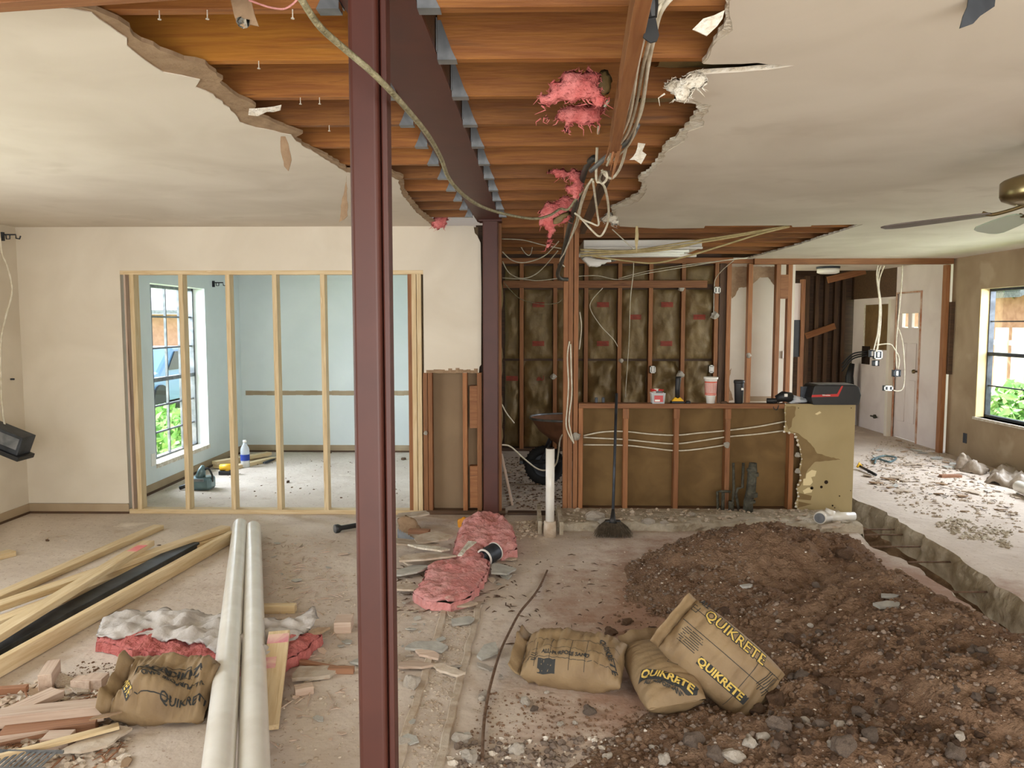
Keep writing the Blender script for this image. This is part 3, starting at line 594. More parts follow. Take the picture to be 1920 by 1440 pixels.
for px, py, r_ in ((1549, 904, .017), (1540, 913, .012), (1522, 915, .014), (1561, 948, .008), (1574, 930, .006), (1565, 952, .005), (1497, 765, .004), (1596, 765, .004), (1595, 920, .004)):
    p = dp(px, py, Yb-.001); MB().lathe((p.x, p.y, p.z), [(r_, -.0015), (r_*.9, .001)], 9, 'Y').build('hole', 'dark', root)
# scrap bits of torn paper on bar backing
for pts, m_ in (([(1374, 828), (1385, 823), (1390, 835), (1386, 850), (1376, 856), (1366, 850)], 'paper'), ([(1372, 780), (1380, 779), (1378, 786), (1372, 790)], 'paper')):
    pass
# cables through the bar studs
for k, L in enumerate(([(1094, 817), (1130, 810), (1171, 809), (1220, 814), (1267, 816), (1310, 812), (1364, 807), (1420, 800), (1473, 790)], [(1094, 820), (1130, 822), (1171, 824), (1220, 829), (1267, 832), (1310, 827), (1364, 819), (1420, 814), (1473, 807)], [(1094, 834), (1171, 835), (1220, 840), (1267, 845), (1310, 842), (1362, 834)])):
    cable('bar_cable', [dp(px, py, WF+.05) for px, py in L], .0065, 'cable', f'{("top", "middle", "lowest")[k]} of the white cables threaded through the bar studs', 'cable', 'cables through the bar studs')
def box_knob(px, py, Y, r_, label, m='white', grp='plaster spattered fixings'):
    p = dp(px, py, Y); me = rockmesh('wall_anchor', int(px), 2, .9, .35); o = link('plaster_clump', me, 'gyp', None, (p.x, p.y, p.z)); o.scale = (r_, r_*.7, r_); T(o, label, 'plaster', grp); return o
box_knob(1080, 818, WF-.03, .036, 'round white plaster clump on the post left of the bar')
box_knob(1363, 834, WF-.02, .028, 'white plaster clump on the third bar stud')
for px, py in ((1495, 853), (1495, 883)): box_knob(px, py, WF-.02, .024, f'{"upper" if py < 860 else "lower"} plaster clump at the torn edge of the cream board')
box_knob(798, 812, WF-.012, .018, 'small white plaster bit on the old stud near the new jamb')
# ---- kitchen back wall
KG = 'kitchen back wall studs'
xs_ = [978, 1041, 1099, 1162, 1220, 1281, 1343]
for k, px in enumerate(xs_): stud(px, YK, .03, ZC-.04, 'old', f'{ORD[k]} stud from the left in the kitchen back wall', KG, py=600, wx=.05)
o = board('bottom_plate', (-.3, YK+.045, .019), (dp(1350, 800, YK).x, YK+.045, .019), .089, .038, 'dwood'); T(o, 'dark bottom plate of the insulated kitchen wall', 'plate')
o = board('fire_block_board', (dp(943, 533, YK-.05).x, YK-.04, dp(1000, 533, YK-.05).z), (dp(1326, 530, YK-.05).x, YK-.04, dp(1000, 533, YK-.05).z), .04, .09, 'old'); T(o, 'long orange horizontal board nailed across the kitchen back wall', 'board')
o = board('top_plate', (-.3, YK+.045, ZC-.02), (dp(1500, 490, YK).x, YK+.045, ZC-.02), .089, .07, 'old'); T(o, 'old double top plate above the kitchen back wall', 'plate')
hx = dp(1412, 492, YK).x
root = board('header_beam', (hx, YK-.02, ZC-.035), (XR-.02, YK-.02, ZC-.035), .10, .075, 'old'); T(root, 'long wooden header spanning the wide opening to the back hall', 'beam')
for k, px in enumerate((1366, 1406, 1458, 1480)):
    stud(px, YK, .03, ZC-.06, 'old', f'{ORD[k]} bare stud from the left beside the back hall opening', 'studs near the hall opening', py=600, wx=.055)
stud(1354, YK+.03, .03, ZC-.06, 'dwood', 'dark doubled stud ending the insulated wall', 'studs near the hall opening', py=600, wx=.08)
# cream wall seen through the studs with torn brown remnants above
xa, xb = dp(1352, 600, YK+.3).x, dp(1489, 600, YK+.3).x
ST(box('wall_hall_left', (xa, YK+.3, 0), (xb, YK+.32, ZC), 'wallc'))
rem = [(1364, 500), (1458, 500), (1458, 600), (1452, 620), (1457, 560), (1452, 535), (1440, 520), (1425, 520), (1412, 532), (1400, 538), (1385, 540), (1378, 555), (1372, 560)]
root = patch('torn_board_remnant', rem, YK+.10, 'paper', None); T(root, 'brown torn board remnant high between the studs', 'panel')
root = patch('torn_board_remnant', [(1364, 700), (1371, 690), (1366, 720), (1375, 750), (1364, 752)], YK+.10, 'paper', None); T(root, 'small torn board remnant low beside the tumbler', 'panel')
o = box('chair_rail_scar', (dp(1406, 745, YK+.3).x, YK+.296, dp(1406, 752, YK+.3).z), (dp(1456, 745, YK+.3).x, YK+.3, dp(1406, 743, YK+.3).z), 'tan'); T(o, 'tan horizontal scar strip on the cream wall behind the studs', 'trim')
o = box('thermostat', (dp(1467, 660, YK+.28).x, YK+.27, dp(1467, 672, YK+.28).z), (dp(1474, 660, YK+.28).x, YK+.3, dp(1467, 658, YK+.28).z), 'white', bevel=.004); T(o, 'small white thermostat on the wall strip between the last studs', 'thermostat')
o = box('blocking', (dp(1463, 540, YK).x, YK, dp(1463, 560, YK).z), (dp(1478, 540, YK).x, YK+.09, dp(1463, 515, YK).z), 'old'); T(o, 'wood block between the last two studs by the hall opening', 'block')
# insulation batts in the bays (two tiers)
def kbatt(x0, x1, z0, z1, Y, seed, label, red, crumple=.04):
    nx_, nz_ = 20, int((z1-z0)/.035); vs = []; fs = []
    for j in range(nz_+1):
        for i in range(nx_+1):
            u = i/nx_; v = j/nz_; x = x0+(x1-x0)*u; z = z0+(z1-z0)*v
            b = .05*(math.sin(math.pi*u)**.5)*(math.sin(math.pi*min(1, max(0, v)))**.25)
            vs.append((x+.008*fbm(z, seed, 0, 5), Y+.07-b-crumple*fbm(x, z, seed, 5, 5), z))
    for j in range(nz_):
        for i in range(nx_): a = j*(nx_+1)+i; fs.append((a, a+1, a+nx_+2, a+nx_+1))
    n0 = len(vs); vs2 = [(v[0], Y+.095, v[2]) for v in vs]
    r_ = MB().add(vs, fs).add(vs2, fs).build('wall_insulation_batt', 'kraft', smooth=True); T(r_, label, 'insulation', 'kitchen wall insulation')
    for rx, rz in red:
        lx = x0+(x1-x0)*rx; lz = z0+(z1-z0)*rz; a = vs[int(rz*nz_)*(nx_+1)+int(rx*nx_)][1]
        mb = MB()
        for q in range(4): mb.box((lx-.075, a-.020, lz-.028+q*.016), (lx+.075, a-.016, lz-.028+q*.016+.013))
        mb.build('printed_label', 'redink', r_)
    return r_
bx_ = [dp(p, 600, YK).x for p in [942]+xs_+[1352]]
TI = ['leftmost', 'second', 'third', 'fourth', 'fifth', 'sixth', 'seventh', 'rightmost']
zmid = dp(1200, 676, YK).z
for k in range(len(bx_)-1):
    a, b = bx_[k]+.03, bx_[k+1]-.03
    kbatt(a, b, zmid+.02, 2.06, YK-.0, k*3.1, f'upper brown paper insulation batt in the {TI[k]} bay of the kitchen wall', [(.5, .78), (.5, .22)] if k in (2, 3, 5, 1) else [(.5, .6)] if k in (4, 6) else [])
    kbatt(a, b, .05, zmid-.01, YK-.0, k*3.1+1.3, f'lower crumpled insulation batt in the {TI[k]} bay of the kitchen wall', [(.5, .8)] if k < 3 else [], .075 if k > 2 else .05)
    kbatt(a, b, 2.13, 2.36, YK+.01, k*3.1+2.3, f'short insulation piece above the board in the {TI[k]} bay', [], .02)
for q in range(4):
    Y = WF+.5+.75*q
    vs = []; fs = []
    for j in range(25):
        for i in range(9):
            u = i/8; z = .1+2.1*j/24; vs.append((-.34+.05*math.sin(math.pi*u)+.04*fbm(u*3, z, q, 3), Y-.3+.62*u, z))
    for j in range(24):
        for i in range(8): a = j*9+i; fs.append((a, a+1, a+10, a+9))
    T(MB().add(vs, fs).build('wall_insulation_batt', 'kraft', smooth=True), f'{ORD[q]} batt from the doorway on the kitchen side wall', 'insulation', 'kitchen side wall insulation')
# far hall frame bits
def vstud(px, Y, z0, z1, m, label, grp=None, wx=.04, wy=.09): return stud(px, Y, z0, z1, m, label, grp, wx, wy, py=650)
vstud(1504, 10.9, 0, 2.25, 'old', 'thin orange stud at the left of the dark hall', wx=.05)
o = box('hall_white_strip', (dp(1488, 600, 10.95).x, 10.95, dp(1488, 600, 10.95).z), (dp(1503, 600, 10.95).x, 10.98, dp(1490, 531, 10.95).z), 'lav'); T(o, 'narrow white wall strip above a black panel in the hall', 'panel')
o = box('hall_black_panel', (dp(1486, 600, 10.93).x, 10.93, dp(1488, 669, 10.93).z), (dp(1501, 600, 10.93).x, 10.97, dp(1490, 600, 10.93).z), 'black'); T(o, 'black panel hanging at the left edge of the hall opening', 'panel')
for k, px in enumerate((1512, 1530, 1548, 1566, 1580)):
    vstud(px, 12.6, 0, 2.4, 'dwood', f'{ORD[k]} dark stud from the left on the far hall wall', 'far hall studs', wx=.06)
o = board('diagonal_brace', dp(1511, 630, 12.585), dp(1565, 611, 12.585), .05, .1, 'old'); T(o, 'tan board nailed slightly sloping across the dark hall wall', 'board')
o = board('hall_ceiling_board', dp(1552, 525, 11.9), dp(1622, 508, 11.9), .05, .1, 'old'); T(o, 'sloping board under the hall ceiling beside the round light', 'board')
p = fl(1553, 500, ZC-.005); t = empty('hall_ceiling_light', p); T(t, 'small white flush ceiling light in the back hall', 'ceiling light')
MB().lathe(p-Vector((0, 0, .03)), [(.15, 0), (.16, .01), (.16, .03)], 24).build('base_ring', 'dmetal', t, smooth=True); MB().lathe(p-Vector((0, 0, .10)), [(.11, 0), (.15, .015), (.15, .07)], 24).build('diffuser', 'white', t, smooth=True)
o = stud(1775, YK-.05, 0, ZC-.08, 'old', 'old stud in the corner where the header meets the tan wall', None, wx=.05, py=600)
o = box('corner_board', (XR-.05, YK-.1, 1.0), (XR, YK-.02, 1.9), 'dwood'); T(o, 'dark strip in the corner below the header end', 'strip')
# hall right wall black object + plumbing
o = box('wall_recess_box', (XR-.02, 11.95, 1.0), (XR+.01, 12.2, 1.28), 'dark'); T(o, 'square dark opening in the hall wall', 'box')
for k in range(3): cable('loose_black_wire', [Vector((XR-.02, 12.0, 1.2-.03*k)), Vector((XR-.2, 12.1, 1.16-.04*k)), Vector((XR-.32, 12.2, 1.0-.06*k))], .012, 'black', 'black wire drooping from the square hall wall opening', 'cable', 'black wires in the hall')
vs_ = [Vector((XR-.14, 12.3, z)) for z in (0.0, .4, .8, 1.0)]
o = MB().tube([v+Vector((random.uniform(-.04, .04), 0, 0)) for v in vs_], [.05, .08, .06, .04], 9).build('hanging_black_sheet', 'black', smooth=True); T(o, 'black crumpled sheet hanging at the hall wall edge', 'sheet')
p = sx(1638, 781, XR-.03); o = MB().tube([p+Vector((0, -.1, 0)), p+Vector((0, .1, 0))], .012, 8).tube([p, p+Vector((0.03, 0, 0))], .03, 10).build('water_valve', 'corr'); T(o, 'small dark valve on the white hall wall', 'valve')
# ================================================================ shape helpers for soft things
def inside(p, poly):
    x, y = p; c = False; n = len(poly)
    for i in range(n):
        x1, y1 = poly[i]; x2, y2 = poly[(i+1) % n]
        if (y1 > y) != (y2 > y) and x < (x2-x1)*(y-y1)/(y2-y1)+x1: c = not c
    return c
def edist(p, poly):
    best = 9e9; bp = p; n = len(poly)
    for i in range(n):
        ax, ay = poly[i]; bx, by = poly[(i+1) % n]; dx, dy = bx-ax, by-ay; L = dx*dx+dy*dy or 1e-9
        t = max(0, min(1, ((p[0]-ax)*dx+(p[1]-ay)*dy)/L)); qx, qy = ax+dx*t, ay+dy*t; d = math.hypot(p[0]-qx, p[1]-qy)
        if d < best: best = d; bp = (qx, qy)
    return best, bp
def inflate(poly, O, ux, uy, un, res, top, bot, soft=.05, amp=.01, sc=8, seed=0, zf=None):
    """solid cushion over a 2-d outline: thickness grows away from the outline; ragged surface noise"""
    O, ux, uy, un = Vector(O), Vector(ux), Vector(uy), Vector(un)
    xs = [p[0] for p in poly]; ys = [p[1] for p in poly]; x0, y0 = min(xs), min(ys); nx = int((max(xs)-x0)/res)+2; ny = int((max(ys)-y0)/res)+2
    x0 -= res*.5; y0 -= res*.5; cell = {}; vert = {}; vs = []; fs = []; cells = []
    for j in range(ny):
        for i in range(nx):
            if inside((x0+(i+.5)*res, y0+(j+.5)*res), poly): cells.append((i, j))
    cs = set(cells)
    def V(i, j, side):
        k = (i, j, side)
        if k in vert: return vert[k]
        p = (x0+i*res, y0+j*res); border = not all((a, b) in cs for a in (i-1, i) for b in (j-1, j))
        d, q = edist(p, poly)
        if border:
            if (i, j, 0) in vert: return vert[(i, j, 0)]
            k = (i, j, 0); p = q if d < res*1.2 else p; t = 0; side_ = 0
        else: side_ = side; t = min(1, d/soft)**.5
        h = (top if side_ > 0 else -bot if side_ < 0 else 0)*t
        n_ = amp*fbm(p[0]+seed, p[1], 0, sc, 5)*(1 if side_ >= 0 else .4)*(t if side_ else 1)
        b = zf(*p) if zf else 0
        vs.append(O+ux*p[0]+uy*p[1]+un*(h+n_+b)); vert[k] = len(vs)-1; return len(vs)-1
    for i, j in cells:
        fs.append((V(i, j, 1), V(i+1, j, 1), V(i+1, j+1, 1), V(i, j+1, 1))); fs.append((V(i, j, -1), V(i, j+1, -1), V(i+1, j+1, -1), V(i+1, j, -1)))
    fs = [f for f in ([tuple(dict.fromkeys(f)) for f in fs]) if len(f) > 2]
    return vs, fs
def px_tuft(name, pts, Y, m, top, label, cat='insulation', group=None, res=.012, soft=.05, amp=.02, sc=14, strands=10, parent=None):
    w_ = [dp(px, py, Y) for px, py in pts]; c = sum(w_, Vector())/len(w_); poly = [((p.x-c.x), (p.z-c.z)) for p in w_]
    e = jag([Vector((a, b, 0)) for a, b in poly], .013 if strands else .006, .011, int(pts[0][0]), True); poly = [(p.x, p.y) for p in e]
    vs, fs = inflate(poly, c, (1, 0, 0), (0, 0, 1), (0, -1, 0), res, top, top, soft, amp, sc, c.x)
    mb = MB().add(vs, fs); low = sorted(e, key=lambda p: random.random())[:strands]
    if strands:
        for _ in range(strands*22):
            a = Vector(random.choice(vs)); d = Vector((random.uniform(-1, 1), random.uniform(-1, .2), random.uniform(-1, .6))).normalized()*random.uniform(.006, .02); mb.tube([a, a+d*.6+Vector((0, 0, -.002)), a+d], [.0022, .0014, .0005], 3, caps=False)
    for p in low:
        a = c+Vector((p.x, 0, p.y)); mb.tube([a, a+Vector((random.uniform(-.02, .02), random.uniform(-.01, .01), -.014)), a+Vector((random.uniform(-.035, .03), 0, -random.uniform(.02, .04)))], [.004, .0022, .0006], 4)
    o = mb.build(name, m, parent, smooth=True)
    if parent is None: T(o, label, cat, group)
    return o
TG = 'pink insulation hanging from the open ceiling'
px_tuft('insulation_tuft', [(1008, 186), (1030, 172), (1040, 150), (1075, 132), (1136, 130), (1128, 150), (1118, 168), (1142, 182), (1130, 200), (1112, 196), (1106, 186), (1080, 190), (1050, 188), (1024, 196)], 2.62, 'pink', .035, 'largest pink insulation tuft, topmost beside the hanging plate', group=TG)
px_tuft('insulation_tuft', [(1014, 222), (1040, 216), (1066, 198), (1098, 194), (1130, 190), (1132, 208), (1122, 230), (1096, 238), (1074, 230), (1064, 252), (1058, 226)], 2.95, 'pink', .035, 'pink insulation tuft just below the topmost one', group=TG)
px_tuft('insulation_tuft', [(1022, 322), (1050, 318), (1092, 318), (1092, 350), (1084, 372), (1074, 372), (1060, 352), (1076, 342), (1066, 330), (1046, 334)], 4.3, 'pink', .03, 'pale pink wisp of insulation left of the black conduit', group=TG)
px_tuft('insulation_tuft', [(1012, 395), (1020, 380), (1044, 376), (1060, 368), (1082, 372), (1070, 398), (1062, 416), (1042, 424), (1034, 440), (1030, 466), (1024, 466), (1028, 432), (1010, 418)], 4.9, 'pink', .035, 'pink insulation tuft with a long dangling tail near the cable', group=TG)
px_tuft('insulation_tuft', [(806, 412), (816, 404), (842, 402), (838, 420), (824, 431), (812, 426)], 6.2, 'pink', .03, 'small pink tuft at the torn ceiling edge left of the beam', group=TG)
px_tuft('insulation_facing_scrap', [(1110, 160), (1124, 132), (1140, 128), (1150, 150), (1142, 178), (1122, 180)], 2.66, 'kraft', .012, 'brown paper scrap folded beside the topmost pink tuft', strands=0)
px_tuft('insulation_facing_scrap', [(1038, 408), (1066, 394), (1070, 402), (1050, 418), (1036, 420)], 4.85, 'kraft', .012, 'brown paper scrap caught in the lower pink tuft', strands=0)
# paper and gypsum shreds around the torn ceiling
def shred(pts, Y, m, label, th=.004, cat='drywall scrap', name='torn_paper_strip', amp=.003):
    Y = .812*F/(607-min(p[1] for p in pts))
    o = patch(name, pts, Y, m, None, th=th, step=.02, amp=amp); T(o, label, cat, None); return o
shred([(432, -6), (470, -6), (474, 12), (486, 50), (470, 47), (462, 54), (446, 46), (440, 30)], 2.05, 'paper', 'brown drywall strip dangling from the joists at top left')
px_tuft('gypsum_clump', [(440, 36), (452, 32), (470, 36), (468, 50), (458, 54), (446, 48)], 1.90, 'gyp', .012, 'crumbled gypsum at the tip of the dangling strip', 'drywall scrap', strands=0)
shred([(527, 256), (535, 256), (541, 270), (547, 300), (541, 321), (533, 312), (527, 285)], 3.1, 'paper', 'narrow leaf shaped paper shred hanging below the left torn edge')
shred([(650, 330), (652, 405), (645, 412), (636, 416), (641, 380), (647, 350)], 4.0, 'paper', 'triangular brown shred hanging just left of the near column')
shred([(468, 204), (500, 202), (528, 197), (526, 207), (500, 210), (484, 218), (466, 216)], 2.95, 'gyp', 'pale splinter sticking over the left torn edge')
shred([(1298, 56), (1318, 36), (1358, 20), (1354, 36), (1344, 50), (1325, 68), (1312, 62)], 2.08, 'gyp', 'grey paper flap hanging at the top of the right torn edge')
px_tuft('gypsum_clump', [(1236, 158), (1256, 154), (1300, 136), (1330, 140), (1326, 156), (1306, 166), (1290, 184), (1272, 192), (1262, 178), (1246, 176)], 2.5, 'gyp', .014, 'large crumpled gypsum chunk clinging to the right torn edge', 'drywall scrap', strands=6, amp=.03, sc=20)
shred([(1180, 300), (1192, 286), (1196, 268), (1210, 270), (1204, 284), (1212, 290), (1202, 308), (1190, 300)], 3.9, 'gyp', 'crumpled paper shred beside the tangled cables')
px_tuft('gypsum_clump', [(1126, 408), (1136, 400), (1146, 398), (1160, 396), (1158, 420), (1150, 424), (1140, 416), (1128, 414)], 5.9, 'gyp', .02, 'ragged gypsum lump at the lower corner of the right torn edge', 'drywall scrap', strands=5, sc=30)
shred([(1192, 424), (1196, 424), (1197, 445), (1194, 478), (1190, 450)], 6.3, 'cabley', 'long pale paper shred hanging above the fluorescent fixture')
# dark felt strip top right
p0, p1 = fl(1822, -20, ZC-.01), fl(1868, -20, ZC-.01)
o = MB().prism([dp(*q, 2.0) for q in ((1818, -14), (1868, -14), (1865, 12), (1850, 22), (1838, 30), (1825, 44), (1800, 53), (1806, 30), (1814, 12))], (0, .004, 0)).build('black_felt_scrap', 'dmetal'); T(o, 'torn dark grey strip hanging from the ceiling at the upper right', 'scrap')
# small scuffs: ceiling crumbs
# ================================================================ CABLES OVERHEAD
def pc(L): return [dp(px, py, Y) for px, py, Y in L]
cable('armored_cable', pc([(548, -30, 1.55), (566, 0, 1.58), (600, 50, 1.66), (650, 95, 1.76), (700, 138, 1.80), (750, 190, 1.95), (800, 250, 2.3), (826, 295, 2.6), (842, 335, 2.9), (870, 366, 3.2), (905, 388, 3.6), (950, 402, 4.0), (1000, 410, 4.3), (1030, 404, 4.4), (1050, 392, 4.5), (1066, 392, 4.5), (1084, 368, 4.4), (1112, 335, 4.2)]), .0075, 'cableg', 'thick greenish cable sagging from the top in front of the near column')
BG = 'white cable bundle along the hanging plate'
for k, (L, r_) in enumerate((
    ([(1262, -20, 2.0), (1238, 12, 2.05), (1222, 60, 2.15), (1205, 130, 2.5), (1192, 200, 2.9), (1176, 250, 3.2), (1150, 285, 3.5), (1138, 310, 3.8)], .006),
    ([(1250, -20, 2.0), (1232, 10, 2.05), (1214, 50, 2.15), (1196, 120, 2.4), (1184, 200, 2.8), (1172, 240, 3.1), (1148, 280, 3.4), (1140, 300, 3.7)], .006),
    ([(1275, -20, 2.0), (1240, 20, 2.05), (1226, 70, 2.2), (1214, 130, 2.5), (1204, 200, 2.9), (1192, 235, 3.1), (1178, 262, 3.4), (1168, 300, 3.7), (1160, 320, 3.9), (1148, 334, 4.0), (1136, 330, 4.0), (1128, 318, 4.0)], .007),
    ([(1228, -20, 2.0), (1224, 14, 2.05), (1210, 60, 2.2), (1190, 140, 2.5), (1178, 200, 2.8), (1166, 250, 3.3), (1140, 290, 3.6)], .005),
    ([(1245, 0, 2.05), (1230, 30, 2.05), (1219, 90, 2.3), (1210, 160, 2.6), (1196, 225, 3.0), (1180, 270, 3.4), (1150, 300, 3.8)], .005))):
    cable('electrical_cable', pc(L), r_, 'cable', f'{ORD[k]} white cable of the bundle running down beside the hanging plate', 'cable', BG)
TGC = 'tangled cables at the plate end'
for k, (L, r_, m_, lb) in enumerate((
    ([(1140, 190, 3.1), (1126, 220, 3.4), (1120, 270, 3.8), (1118, 335, 4.0), (1126, 342, 4.0), (1134, 352, 4.1), (1140, 380, 4.4), (1141, 410, 4.7), (1134, 432, 4.8), (1124, 443, 4.8), (1110, 432, 4.8), (1090, 410, 4.8), (1078, 400, 4.7)], .0065, 'cable', 'white cable making the largest hanging loop above the bar'),
    ([(1112, 340, 4.0), (1116, 370, 4.3), (1120, 400, 4.6), (1122, 422, 4.7), (1108, 418, 4.7), (1088, 410, 4.7)], .006, 'cable', 'white cable making the smaller inner hanging loop'),
    ([(1128, 324, 4.0), (1136, 322, 3.9), (1138, 334, 3.9), (1130, 344, 3.9), (1124, 336, 4.0), (1127, 326, 4.1)], .006, 'cable', 'short white cable curl at the plate end'),
    ([(1110, 336, 4.0), (1096, 360, 4.3), (1086, 390, 4.7), (1076, 430, 5.2), (1060, 470, 5.7), (1050, 490, 6.0), (1058, 500, 6.2)], .006, 'cable', 'white cable running down behind the black conduit'),
    ([(1102, 350, 4.2), (1090, 385, 4.6), (1082, 420, 5.1), (1066, 455, 5.6), (1056, 480, 5.9)], .006, 'cable', 'second white cable running down behind the black conduit'),
    ([(1195, 235, 3.1), (1180, 262, 3.4), (1150, 285, 3.6), (1130, 300, 3.8), (1108, 320, 4.0)], .012, 'galv', 'grey conduit piece among the tangled cables'),
)): cable('electrical_cable', pc(L), r_, m_, lb, 'cable', TGC)
cable('black_conduit', pc([(1114, 296, 4.0), (1102, 308, 4.1), (1092, 335, 4.3), (1084, 370, 4.5), (1072, 410, 5.0), (1062, 450, 5.5), (1053, 490, 6.0), (1046, 512, 6.2), (1050, 522, 6.3), (1064, 524, 6.35)]), .017, 'blackc', 'thick black conduit curving down to the post beside the bar')
p = dp(1220, 40, 2.02); o = MB().tube([dp(1212, -10, 2.0), dp(1219, 14, 2.0), dp(1222, 34, 2.0)], [.03, .022, .014], 10).prism([dp(*q, 2.0) for q in ((1215, 28), (1229, 30), (1236, 66), (1232, 77), (1220, 80), (1206, 70))], (0, .006, 0)).build('black_tape_wrap', 'black', smooth=False); T(o, 'black tape wrapped round the cable bundle with a hanging tail', 'tape')
cable('pink_twine', pc([(466, 0, 1.9), (500, 12, 1.92), (530, 17, 1.95), (548, 8, 1.95), (560, -4, 1.95)]), .0025, 'pinkl', 'thin pink twisted wire hanging at the top left')
# kitchen ceiling wiring
KC = 'loose cables across the kitchen ceiling'
for k, (L, m_) in enumerate((
    ([(1088, 468, 7.0), (1180, 470, 7.0), (1280, 455, 7.0), (1380, 440, 6.8), (1475, 424, 6.6)], 'cabley'),
    ([(1088, 474, 7.0), (1200, 470, 7.0), (1330, 452, 6.9), (1420, 436, 6.8), (1478, 424, 6.6)], 'cabley'),
    ([(1088, 480, 7.0), (1150, 476, 7.0), (1250, 468, 7.0), (1350, 446, 6.9), (1480, 424, 6.6)], 'cabley'),
    ([(1110, 480, 7.0), (1180, 490, 7.0), (1230, 493, 7.0), (1290, 480, 6.9), (1350, 462, 6.8), (1420, 440, 6.7), (1480, 425, 6.6)], 'cabley'),
    ([(1083, 518, 9.3), (1120, 517, 9.3), (1160, 524, 9.3), (1210, 513, 9.2), (1300, 498, 9.2), (1360, 488, 9.2), (1402, 483, 9.3)], 'cable'),
    ([(1160, 522, 9.4), (1220, 507, 9.4), (1300, 495, 9.3), (1400, 484, 9.3)], 'cable'),
    ([(1376, 488, 9.5), (1356, 505, 9.6), (1342, 522, 9.7), (1339, 540, 9.7), (1338, 590, 9.7)], 'cable'),
    ([(1188, 492, 8.4), (1187, 515, 8.4), (1182, 560, 8.4), (1180, 620, 8.6), (1178, 660, 9.0), (1172, 745, 9.4)], 'cable'),
    ([(1130, 540, 9.5), (1106, 572, 9.5), (1124, 608, 9.5), (1150, 636, 9.6), (1158, 650, 9.7)], 'cable'),
    ([(941, 448, 7.4), (980, 450, 7.4), (1020, 460, 7.4), (1052, 466, 7.4)], 'cable'),
    ([(942, 472, 7.2), (960, 488, 7.2), (985, 492, 7.2), (1020, 480, 7.2), (1048, 452, 7.2)], 'cable'),
    ([(942, 490, 8.0), (955, 512, 8.0), (980, 522, 8.0), (1010, 510, 8.0), (1046, 470, 7.8)], 'cable'),
    ([(942, 521, 9.4), (985, 524, 9.4), (1010, 526, 9.4), (1054, 521, 9.4)], 'cable'),
    ([(975, 460, 8.6), (985, 475, 8.6), (995, 476, 8.6), (1002, 440, 8.4)], 'cable'),
    ([(1148, 430, 7.0), (1180, 460, 7.2), (1190, 470, 7.3)], 'cable'),
    ([(945, 530, 9.5), (975, 560, 9.5), (1015, 570, 9.5), (1045, 568, 9.5), (1054, 560, 9.5)], 'cableg'))):
    nm = ['topmost of four yellowed cables crossing below the white fixture', 'second of four yellowed cables crossing below the white fixture', 'third of four yellowed cables crossing below the white fixture', 'yellowed cable sagging lowest below the white fixture',
          'white cable running just above the long orange kitchen board', 'twin white cable just above the long orange kitchen board', 'white cable dropping into the insulation beside the kitchen end stud', 'thin white wire hanging plumb over the middle kitchen bays',
          'white wire bent in an elbow over the insulation right of the post', 'nearly level white wire high behind the kitchen doorway', 'white wire drooping in the upper part of the kitchen doorway', 'white wire drooping lowest in a deep curve behind the doorway', 'white wire lying along the board behind the kitchen doorway', 'tiny wire loop near the kitchen ceiling', 'thin wire slanting above the fluorescent fixture', 'dull grey wire sagging across the doorway insulation'][k]
    cable('electrical_cable', pc(L), .005 if m_ != 'cabley' else .008, m_, nm, 'cable', KC)
cable('electrical_cable', pc([(1068, 640, 6.44), (1064, 668, 6.44), (1066, 720, 6.44), (1064, 760, 6.44), (1062, 800, 6.42), (1074, 828, 6.40)]), .0065, 'cable', 'white cable running down the post beside the bar, left strand', 'cable', 'cables on the post')
cable('electrical_cable', pc([(1070, 645, 6.44), (1071, 690, 6.44), (1072, 740, 6.44), (1067, 790, 6.42), (1076, 832, 6.38)]), .0065, 'cable', 'white cable running down the post beside the bar, right strand', 'cable', 'cables on the post')
cable('electrical_cable', pc([(941, 834, 6.7), (958, 838, 6.75), (985, 862, 6.9), (1010, 880, 7.0), (1030, 880, 7.0), (1044, 866, 7.0), (1050, 825, 6.8), (1058, 812, 6.6)]), .007, 'cable', 'white cable looping low across the kitchen doorway past the wheelbarrow')
cable('electrical_cable', pc([(941, 758, 6.7), (950, 775, 6.8), (964, 793, 6.9)]), .006, 'cable', 'short white cable end poking into the kitchen doorway')
cable('electrical_cable', pc([(1087, 585, 6.6), (1090, 615, 6.6), (1086, 655, 6.55)]), .005, 'cable', 'short white wire bowing out right of the post')
# fluorescent fixture in the kitchen ceiling
fx0, fx1 = dp(1094, 470, 7.5).x, dp(1316, 470, 7.5).x
t = empty('fluorescent_fixture', ((fx0+fx1)/2, 7.85, 2.33)); T(t, 'white stripped fluorescent fixture hanging under the kitchen joists', 'ceiling light')
MB().box((fx0, 7.5, 2.36), (fx1, 8.2, 2.435)).build('housing', 'white', t, bevel=.006)
MB().box((fx0-.0, 7.46, 2.345), (fx1, 7.50, 2.365)).build('side_rail', 'white', t, bevel=.004); MB().box((fx0, 8.18, 2.33), (fx1+.1, 8.24, 2.36)).build('side_rail', 'white', t, bevel=.004)
for Y in (7.62, 7.85, 8.05):
    MB().tube([(fx0+.06, Y, 2.345), (fx1-.1, Y, 2.34)], .013, 8).build('lamp_tube', 'white', t, smooth=True)
    MB().box((fx0+.03, Y-.02, 2.33), (fx0+.06, Y+.02, 2.365)).build('tube_holder', 'white', t)
px_tuft('bent_reflector_sheet', [(1088, 484), (1100, 480), (1130, 486), (1160, 488), (1140, 492), (1122, 500), (1104, 500), (1094, 490)], 7.4, 'white', .006, 'x', parent=t, strands=0, amp=.01, sc=4)
